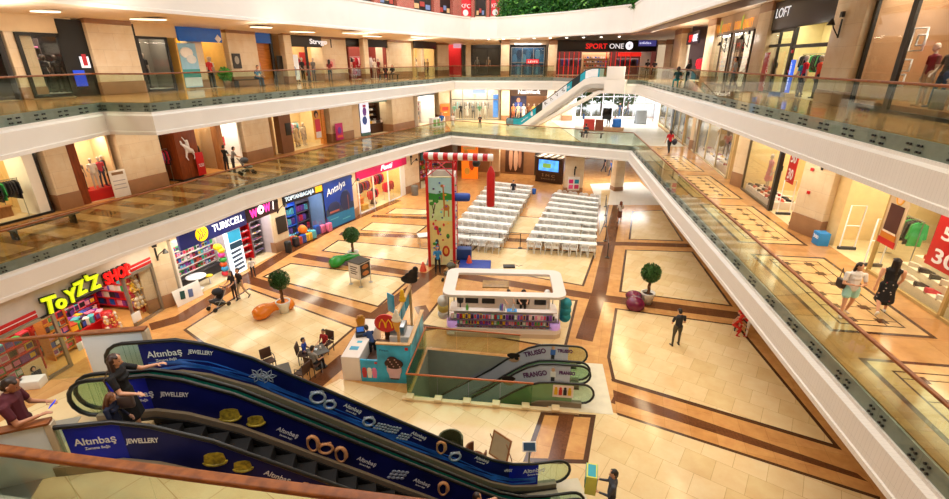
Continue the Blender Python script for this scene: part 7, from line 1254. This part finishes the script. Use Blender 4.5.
UE = Frame((-6.0,51.8),(-3.9,56.8),F2); shop(UE, .0, 4.2, 2.4, H2, WSH); sign(UE, -.3, 4.5, 2.75, 3.5, pal('1e1a1a',.4), 'plain dark sign band near the far left corner'); slight(UE, 2, 1, 200, (1,.85,.55)); 
for k in range(5): mannequin(UE, .5+k*.75, .5, ('yellow','cream','blue','dark','tan')[k]+' dressed mannequin, '+nth(k)+' near the far left corner upstairs', ('d8b040','e8dcc8','4a7ac0','26262c','b08858')[k], ('5a4a30','b8a890','2a3a5a','1c1c22','6a5038')[k], k % 2)
rail(UE, 'rail of mixed garments near the far left corner upstairs', 'near the far left corner upstairs', .4, 3.9, 1.7, 16, [13,14,10,4,1], 1.9)
# second floor, far side
UF = Frame((-4,58.2),(22.5,58.2),F2); wallbox(UF, 0, 26.5, 3.25, H2, mat('pale_upper_wall', (222,208,190), .6)); wallbox(UF, 3.0, 3.6, 0, 3.25, STONE, 'wall_panel')
shop(UF, .4, 2.4, 2.2, H2, pal('c82028')); sign(UF, 1.6, 2.5, 2.9, 3.4, pal('e8b8d0',.4,.6), 'small pinkish lit box sign in the far left corner'); slight(UF, 1.5, 1, 90, (1,.8,.6)); 
shop(UF, 3.6, 7.3, 2.0, H2, DARKS2); window(UF, 3.7, 7.2, .0, 2.9, 2, pal('3a3430'), .12); slight(UF, 5.5, .9, 60); mannequin(UF, 5.6, .8, 'pale torso mannequin glowing in the dark far window', 'c8a888','4a4038', 0, .2); mannequin(UF, 4.3, .7, 'grey mannequin in the dark far window', '8a8a84','3a3a3a', 1, .2)
shop(UF, 8.1, 12.0, 2.0, H2, DARKS2); window(UF, 8.15, 11.95, .0, 3.0, 3, STEEL, .07, True, (1.35,), -.05); slight(UF, 10, .0, 130, (.9,.95,1), 3.4, (3,.6)); po = poster(UF, 'large blue denim poster wall behind the glass on the far second floor', 8.2, 11.9, .05, 3.0, pal('28608e'), .1)
for k in range(7): art(po, [('o',.35+k*.52,1.7+.5*(k % 2),.6,1.1,('3a7ab0','1c4470','5a9ac8')[k % 3]),('b',.3+k*.53,.6,.25,1.1,('1a3a60','4a8ab8')[k % 2])])
t = sign(UF, 9.9, 11.3, 1.25, 1.75, pal('c01c30',.35,.4), 'small red sign with white lettering on the denim posters', -.2); letters(t, "LEVI'S", .15, .12, .32, WHITEP, 1.1, .01, .008)
shop(UF, 12.8, 24.6, 3.2, H2, mat('sport_wall', (96,44,40), .6)); t = sign(UF, 12.8, 24.5, 2.55, 3.75, pal('17161a',.35), 'long black sign with red and white lettering over the far sports shop'); letters(t, 'SPORT', 3.7, .3, .75, pal('f02020',.4,1.0), 2.4, bold=.01); letters(t, 'ONE', 6.35, .3, .75, pal('f4f4fa',.4,1.0), 1.6, bold=.0); MB().ball((8.6,-.03,.6), (.42,.04,.42), 14, 8).build('round_mark', pal('f0f0fa',.4,1.4), t); MB().xprism([(8.5,.3),(8.75,.62),(8.58,.6),(8.75,.95),(8.42,.55),(8.6,.58)], -.09, -.06).build('bolt_mark', BLACK, t)
letters(t, 'adidas', 9.7, .78, .36, pal('dfe4ff',.4,1.2), 1.3); MB().box(9.6,12.2 if 0 else 11.6,-.012,0,.55,1.15).build('lilac_print', pal('5a5ab8',.4,.4), t)
RG = pal('d82a24',.4,.5)
for k in range(12): wallbox(UF, 13.1+k*.55+(2.6 if k > 5 else 0), 13.18+k*.55+(2.6 if k > 5 else 0), .1, 2.5, RG, 'trim_red_post', .2, .28)
for k, u in enumerate((14.6,17,19.5,22.2)): slight(UF, u, 1.3, 110, (1,.8,.7))
rail(UF, 'rail of blue and black sportswear left of the sports shop entrance', 'left of the sports shop entrance', 13.2, 16.4, .9, 18, [5,1,0,5,9], 1.8); rail(UF, 'rail of dark sportswear right of the sports shop entrance', 'right of the sports shop entrance', 20.3, 23.0, .9, 15, [1,9,5,1], 1.8); wallbox(UF, 16.6, 19.8, .2, 2.5, mat('lit_shoe_wall', (240,206,160), .6), 'wall_shoe_display', 2.0, 2.1); po = poster(UF, 'white glowing panel right of the sports shop entrance', 23.0, 24.2, .1, 2.5, WHITEP, .5); 
shelf(UF, 'shoe wall at the back of the sports shop entrance', 16.7, 19.7, 1.5, (.5,.95,1.4,1.85), .4, m=pal('d8b888')); stock(UF, SHOE, 'shoe', 'sports shoe', 'on the sports shop shoe wall', [(nth(k)+' shelf up', line(16.8,19.6,9,1.65,h)) for k, h in enumerate((.5,.95,1.4,1.85))], [4,0,5,1,10], 1.5, 1.2, .3, 'f0f0f0'); t = sign(UF, 20.4, 23.0, 2.05, 2.45, pal('e82a20',.4,1.0), 'glowing red band above the right hand sportswear rail', .3, 'band')
# far escalator between first and second floor
ea = Vector((4.75,51.9,0)); eb = Vector((12.0,47.0,0)); AE = math.atan2(eb.y-ea.y, eb.x-ea.x); L = (eb-ea).length
PE = [(-.9,F1+.95),(.2,F1+.97),(.7,F1+1.15),(L-1.6,F2+.72),(L-.9,F2+.93),(L+.5,F2+.95)]
TEAL = mat('teal_advert', (20,160,184), .3, vary=.15); te, pe = escalator('far white escalator with teal advert rising to the second floor', PE, -.55, .55, AE, WALLW, None, (-.4,L-.2), outer=TEAL, nstep=(0.2,L-.6)); te.location = (ea.x, ea.y, 0)
for ch in te.children:
    if ch.name.startswith(('truss','decking','side_cl')): ch.data.materials[0] = PLASTER
for a, c, m in ((2.2,2.9,'20302e'),(2.9,5.4,'e8eaf0'),(5.4,5.9,'1aa0b8'),(5.9,6.7,'16242a'),(6.7,7.2,'1aa0b8'),(7.2,8.4,'f0f0f2')): b = MB(); strip(b, sample(PE, a, c, 6), -.74, -.05, -.572, -.566); b.build('advert_band', pal(m), pe[1])
b = MB(); b.ball((1.75,-.58,path_at(PE,1.75)-.4), (.14,.01,.22)); b.cur = 1; b.ball((1.75,-.585,path_at(PE,1.75)-.16), (.07,.01,.08)); b.build('model_print', [pal('d8e0ea'), SKINP], pe[1])
for s, u, m in (('R',3.2,BLACK),('Λ',3.8,BLACK),('V',4.4,BLACK),('S',5.0,BLACK),('indirim',.6,WHITEP),('%50',5.5,WHITEP)): text(s, .42 if len(s) == 1 else .26, m, pe[1], (u,-.59,path_at(PE,u)-.52), rot=(PI/2,-math.atan2(F2-F1-.5,L-2.3),0), ext=.003, fit=.3 if len(s) == 1 else .9 if len(s) > 3 else .3)
b = MB(); fr = Frame(ea, eb, 0); struct(MB().box(L+.4, L+2.3, -.75, .75, F2-1.2, F2-.02).build('floor_escalator_landing', PLASTER, None, ea, AE)); parapet('white panel closing the head of the far escalator', fr.at(L+.55,-.72,F2), fr.at(L+2.2,-.72,F2), F2, 1.15, .1, PLASTER, False)
struct(MB().xprism([(1.0,F1),(L-.2,F2-1.0),(L+.5,F2-1.0),(L+.5,F2-1.25),(L-.1,F2-1.25),(1.7,F1)], -.5, .5).build('wall_escalator_soffit', PLASTER, None, ea, AE))
# ================================================================ second floor, right side
US = RS2; HR = 4.36; BEIGE2 = mat('beige_pier_wall', (196,172,150), .5)
shop(US, 6.32, 13.67, 3.0, HR, pal('3a3034')); t = sign(US, 5.31, 9.75, 2.9, 3.9, pal('1a1626',.35), 'dark blue corner sign with red lettering beyond the black sports sign'); letters(t, 'SP', .9, .2, .8, pal('f02828',.4,1.0), 1.3, bold=.01); letters(t, 'ONE', 2.4, .2, .8, pal('e8ecff',.4,1.0), 1.6); slight(US, 8.37, 1.2, 120, (1,.7,.65)); rail(US, 'rail of red and black sportswear at the corner sports entrance', 'at the corner sports entrance', 7.0, 10.44, .8, 18, [0,6,1,0], 1.8)
YEL = pal('f49a10',.4,.8)
for k, (a, c) in enumerate(((14.17,18.42),(18.93,22.7))):
    wallbox(US, a-.6, c+.4, 3.25, HR, BEIGE2); shop(US, a, c, 2.6, HR, WALLW); slight(US, (a+c)/2, 1.2, 190, (1,.92,.78)); window(US, a, c, .0, 3.25, 2, pal('6a5a50'), .08)
    t = sign(US, a, c, 3.3, 3.34, BEIGE2, ('farther','nearer')[k]+' glowing orange lettering band with green emblem'); w = c-a; letters(t, 'DORA', .15, .1, .66, YEL, w*.34, .003, .012); letters(t, 'QUALITY', w*.5, .1, .66, YEL, w*.47, .003, .012); MB().xprism([(w*.39,.05),(w*.46,.05),(w*.48,.85),(w*.41,.75)], -.02, 0).build('green_emblem', pal('8a9a28',.4,.7), t)
    shelf(US, 'white wall shelves behind the '+('farther','nearer')[k]+' orange lettering', a+.3, c-.3, 2.1, (.5,1.0,1.5,2.0), .4); stock(US, SHOE, 'shoe', 'shoe', 'behind the '+('farther','nearer')[k]+' orange lettering', [(nth(j)+' shelf up', line(a+.5,c-.5,10,2.25,h)) for j, h in enumerate((.5,1.0,1.5,2.0))], [1,10,13,4,9,6], 1.4, .8, .3, '806850')
po = poster(US, 'large window poster of a model in white jacket and jeans', 19.07, 20.77, .2, 2.9, pal('d8d0cc'), .15); art(po, [('o',.7,2.2,.4,.5,'c89a80'),('b',.7,1.55,.7,.9,'f0ece8'),('b',.68,1.5,.2,.9,'20242c'),('b',.55,.6,.28,1.2,'3a4a78'),('b',.9,.6,.28,1.2,'3a4a78'),('o',1.7,1.6,.6,1.8,'2a2a30'),('o',1.6,.6,.5,.9,'6a3a38')]); mannequin(US, 21.14, .5, 'mannequin in bright red top beside the jeans poster', 'd8201c','2a2a30', 1)
spot(US, 'black arm lamp on the pier left of the black fascia shop', 23.0, 2.6, -.3); spot(US, 'black arm lamp between the two orange letterings', 18.64, 2.4, -.3); spot(US, 'black arm lamp on the wide pier right of the black fascia shop', 33.17, 2.7, -.3)
shop(US, 23.45, 32.14, 3.2, HR, mat('loft_wall', (226,212,160), .6)); t = sign(US, 23.37, 32.14, 3.0, 4.3, pal('201a1c',.35), 'black fascia sign with glowing white lettering'); letters(t, 'LOFT', 2.45, .55, .62, pal('f0f4ff',.4,1.0), 1.7, .003, .0); slight(US, 24.95, 1.3, 120, (1,.92,.72)); slight(US, 28.01, 1.3, 120, (1,.92,.72)); slight(US, 30.73, 1.3, 120, (1,.92,.72))
window(US, 23.45, 28.39, 0, 3.0, 3, BLACK, .13, True, (2.2,)); wallbox(US, 28.39, 32.14, 2.1, 2.25, BLACK, 'trim_bar', -.05, .05); wallbox(US, 28.36, 28.51, 0, 3.0, BLACK, 'trim_post', -.06, .1); po = poster(US, 'red vertical banner with white vertical lettering before the black framed shop window', 26.17, 26.86, .1, 1.95, RED, -.35, 'banner'); text('WINDOW', .36, WHITEP, po, (.62,-.03,1.8), rot=(PI/2,PI/2,0), ext=.004, fit=1.6)
mannequin(US, 25.71, .4, 'dark dressed mannequin with cap behind the red vertical banner', '2a2a2e','1c1c20', 0); mannequin(US, 29.56, .3, 'mannequin in bright red padded jacket at the black fascia shop entrance', 'e0201c','20202a', 1); mannequin(US, 30.26, .6, 'second mannequin in orange red jacket at the black fascia shop entrance', 'e84a1c','2a2a30', 0); rail(US, 'rail of black and red jackets on the right of the black fascia shop entrance', 'right in the black fascia shop entrance', 30.49, 31.98, .8, 12, [1,9,0,1], 2.1); rail(US, 'rail of dark garments at the back of the black fascia shop', 'at the back of the black fascia shop', 24.2, 28.16, 2.2, 22, [1,9,15,4], 1.9)
po = poster(US, 'blue glowing vertical sign board at the black fascia shop entrance', 29.48, 29.94, .2, 1.6, pal('1c60e8',.4,1.0), -.3, 'banner'); text('outdoor', .28, pal('dfeaff',.4,1.2), po, (.2,-.03,.1), rot=(PI/2,-PI/2,0), ext=.004, fit=1.2); tag(MB().bbox(-.3,.3,-.2,.2,0,.2,.02).build('base_block', pal('b89a60'), None, US.at(29.87,-.3), US.a), 'tan base block under the blue glowing sign board', 'block')
wallbox(US, 32.14, 34.6, .0, HR, STONE, 'wall_pier', .05, .4)
for k, (u, h_) in enumerate(((29.3,1.95),(29.4,1.1))): tag(MB().bbox(-.07,.07,-.06,0,-.07,.07,.01).build('alarm_box', RED, None, US.at(u,-.265,h_), US.a), ('upper','lower')[k]+' red alarm box on the wide pier right of the black fascia shop', 'alarm')
shop(US, 34.6, 45.0, 3.0, HR, mat('tan_window_back', (176,136,100), .6)); window(US, 34.6, 36.8, 0, 4.25, 1, BLACK, .16); slight(US, 35.7, 1.2, 120, (1,.86,.64)); slight(US, 38.5, 1.0, 170, (1,.88,.68)); slight(US, 41.5, 1.2, 170, (1,.88,.68)); window(US, 36.8, 45, 0, 4.25, 2, pal('2a2220'), .1)
for k, (a, z, s) in enumerate(((36.1,1.85,.5),(36.0,1.25,.34),(35.9,.8,.34),(36.4,2.0,.3))): po = thing('picture_frame', 'white empty frame '+nth(k)+' hanging in the tan window beside the padded jackets', 'frame', US.at(a,.5,z), US.a+.2); MB().tube([(0,0,0),(s,0,0),(s,0,s*1.3 if k == 0 else s),(0,0,s*1.3 if k == 0 else s)], .035, 4, True).build('frame', WHITEP, po)
for k in range(4): tag(MB().lathe([(.06,0),(.1,-.18),(.02,-.2),(0,-.2)], 10).build('spot_lamp', WHITEP, None, US.at(35.0+k*.4,.8,4.1)), 'white ceiling spot '+nth(k)+' in the tan window', 'lamp')
platform(US, 'tan platform of the padded jacket window', 34.8, 44.5, .1, 1.4, .25, WOODM); mannequin(US, 37.45, .5, 'mannequin in dark red padded jacket and beige trousers', '6a1a2c','c8a88a', 0, .25); mannequin(US, 38.05, .55, 'mannequin in dark blue padded jacket and jeans', '1c2234','26406a', 1, .25)
shelf(US, 'wooden wall shelves with folded jeans behind the padded jackets', 37.9, 44.5, 1.5, (.5,1.0,1.6,2.2,2.8), .45, m=WOODO, bm=WALLC); stock(US, FOLD, 'folded_clothes', 'folded jeans', 'behind the padded jackets', [(nth(j)+' shelf up', line(38.1,44.3,12,1.7,h)) for j, h in enumerate((.5,1.0,1.6,2.2))], [5,1,9,4,5], 1.3)
po = thing('display_ladder', 'white wooden ladder display in front of the jeans shelves', 'ladder', US.at(38.5,.6,.25), US.a)
for x in (0,.5): MB().bbox(x,x+.06,-.02,.04,.0,1.7,.01).build('rail', WHITEP, po, rot=(-.15,0,0))
for z in (.4,.8,1.2,1.55): MB().bbox(0,.55,-.02,.04,z,z+.07,.01).build('rung', WHITEP, po, rot=(-.15,0,0))
po = poster(US, 'grey text panel leaning below the white ladder', 38.3, 38.9, .26, .8, pal('8a7a6e'), .25)
# lamps in the soffit of the top floor
for k, (x, y, L) in enumerate(((45,11,36),(148,19,44),(261,27,26),(302,31.6,30),(355,33,30),(372,36,22),(418,37,16))):
    p, q = G(x-L*.42, y-.3, 13.44), G(x+L*.42, y+.5, 13.44); m = (p+q)/2; r = (q-p).length/2; t = thing('ceiling_light', 'oval glowing ceiling light, '+nth(k)+' along the left second-floor soffit', 'lamp', V(m.x,m.y,13.4), math.atan2(q.y-p.y, q.x-p.x), 'oval soffit lights'); MB().prism([(r*math.cos(i*PI/14),.3*math.sin(i*PI/14)) for i in range(28)], 0, .06).build('diffuser', pal('fff0d0',.4,3.0), t); MB().prism([((r+.08)*math.cos(i*PI/14),.38*math.sin(i*PI/14)) for i in range(28)], .03, .07).build('rim', PLASTER, t)
dl = MB().lathe([(0,-.02),(.11,-.02),(.13,.02),(0,.02)], 12).mesh('downlight', pal('fff4e0',.4,8))
for k in range(11):
    p = Vector(lerp((-1.5,56),(13.5,48.5),k/10)); inst(dl, None, 'downlight', 'small round downlight, '+nth(k)+' across the far second-floor soffit', 'lamp', 'soffit downlights', V(p.x,p.y,13.6))
for k in range(8): p = Vector(lerp((14.8,44),(12.2,12),k/8)); inst(dl, None, 'downlight', 'small round downlight, '+nth(k)+' along the right second-floor soffit', 'lamp', 'soffit downlights', V(p.x+.5,p.y,14.28))
# ---------------------------------------------------------------- lettering becomes plain mesh, fitted to its measured width
dg = bpy.context.evaluated_depsgraph_get()
for o in [o for o in COL.objects if o.type == 'FONT']:
    me = D.meshes.new_from_object(o.evaluated_get(dg)); n = o.name; f = FITS.get(n, 0); xs = [v.co.x for v in me.vertices]
    if f and xs:
        k = f/(max(xs)-min(xs)); o.scale.x = k
    o.name = n+'_c'; q = D.objects.new(n, me); COL.objects.link(q); q.parent = o.parent; q.location = o.location; q.rotation_euler = o.rotation_euler; q.scale = o.scale
    for k, v in o.items(): q[k] = v
    cu = o.data; D.objects.remove(o); D.curves.remove(cu)
# ---------------------------------------------------------------- unseen roof with skylight opening and outer walls, added to block sky light
b = MB(); RO = [(-42,-8),(36,-8),(36,84),(-42,84)]; SK = [(-9,17),(8,17),(7,48),(-6,50)]
for i in range(4): b.prism([RO[i],RO[(i+1) % 4],SK[(i+1) % 4],SK[i]], 22, 22.4)
struct(b.build('roof', PLASTER))
for nm, x0, x1, y0, y1, z0, z1 in (('wall_rear',-42,36,-8.4,-8,-4.4,22),('wall_west',-42,-41.6,-8,84,-4.4,22),('wall_east',35.6,36,-8,58,-4.4,22),('wall_north',-42,36,83.6,84,F2-1.2,22),('wall_north_lower',-42,8,83.6,84,-4.4,F2-1.2)):
    struct(MB().box(x0,x1,y0,y1,z0,z1).build(nm, WALLC))
b = MB(); b.prism([(-42,-8.4),(36,-8.4),(36,2.2),(-42,2.2)], -.3, 0); struct(b.build('floor_rear', TAN))
# ---------------------------------------------------------------- light: skylight over the hall, lamps under the galleries, daylight from the glass front, unseen added fills
w = D.worlds.new('World'); S.world = w; w.use_nodes = True
bg = w.node_tree.nodes['Background']; bg.inputs['Color'].default_value = (.93,.97,1,1); bg.inputs['Strength'].default_value = 2.7
area('food_court_lamp', (6,52,19.5), (16,8), 900, (1,1,.96)); area('food_court_lamp', (-12,34,19.5), (8,30), 900, (1,.94,.85), (0,0,-.4))  # unseen fills added to brighten the top-floor planting and brick front
area('skylight', (0,36,21.6), (14,30), 2500, (1,.975,.94))
area('landing_lamp', (-8.5,5.0,12.6), (5,3), 330, (.97,.98,1)); area('hall_lamp', (-2,6,21.6), (14,10), 1500, (1,.91,.76)); area('hall_lamp', (8,10,21.6), (6,12), 900, (1,.86,.64))  # unseen fill lights added to brighten the landing and the near hall
LW = (1,.84,.62)
def row(path, off, z, n, power, size, color=LW):
    P = [Vector(p) for p in offset(path, off)]; tot = [0]
    for i in range(len(P)-1): tot.append(tot[-1]+(P[i+1]-P[i]).length)
    for k in range(n):
        s = (k+.5)/n*tot[-1]; i = max(j for j in range(len(P)-1) if tot[j] <= s)
        q = P[i].lerp(P[i+1], (s-tot[i])/(tot[i+1]-tot[i])); a = seg_angle(P[i], P[i+1])
        area('gallery_lamp', (q.x,q.y,z), size, power, color, (0,0,a))
for P_, n_, o_ in ((E2[:9],7,1.9),(E2[8:13],4,2.0),(E2[11:14],7,1.5)):
    Q_ = offset(P_, o_)
    for i in range(n_):
        f_ = (i+.5)/n_*(len(Q_)-1); k_ = int(f_); x_, y_ = lerp(Q_[k_], Q_[min(k_+1,len(Q_)-1)], f_-k_); area('cove_uplight', (x_,y_,F2+2.9), (2.5,.4), 45, (1,.9,.76), (PI,0,0))  # unseen upward fills added to lighten the second-floor ceiling
row(E1[:9], 2.3, F2-1.3, 7, 130, (4,.8)); row(E2[:9], 1.7, F3-1.6, 8, 170, (3,.5), (1,.86,.66))
row(E1[9:14], 2.2, F2-1.3, 7, 120, (3,.5)); row(E2[11:13], 1.8, F3-1.5, 6, 190, (3,.5), (1,.92,.8))
row([(-2,54),(9,54)], 2, F3-1.35, 3, 170, (4,.8), (1,.86,.7)); row([(-2,54),(9,54)], 2, F2-1.3, 3, 300, (4,.8), (1,.9,.75))
row([(-14.5,18),(-13.4,22),(-5,42)], .6, F1-1.3, 6, 90, (3,.5)); row([(9.5,30),(8.3,10)], -.8, F1-1.3, 4, 60, (3,.5), (1,.76,.46)); row([(0,50),(12,44)], 2, F1-1.3, 3, 160, (3,.8))
row([(14,56),(18,56)], 0, F2-1.4, 2, 1100, (4,3), (.95,.98,1)); row([(12,47),(17,47)], 0, F1-1.4, 2, 350, (4,3), (.95,.98,1))  # cool fills added to keep the floors near the glass front bright
# ---------------------------------------------------------------- camera and view
cam = D.cameras.new('camera'); cam.sensor_fit = 'HORIZONTAL'; cam.sensor_width = 36; cam.lens = 36*CF/949; cam.clip_end = 300
co = D.objects.new('camera', cam); link(co, None, (0,0,EYE), rot=(PI/2-TH,0,0)); S.camera = co
vs = S.view_settings; vs.view_transform = 'Standard'; vs.look = 'None'; vs.exposure = -0.25; vs.gamma = 1; vs.use_curve_mapping = False
S.cycles.max_bounces = 7; S.cycles.diffuse_bounces = 3; S.cycles.glossy_bounces = 3; S.cycles.transparent_max_bounces = 16; S.cycles.caustics_reflective = False; S.cycles.caustics_refractive = False
S.cycles.use_denoising = True; S.cycles.sample_clamp_indirect = 4
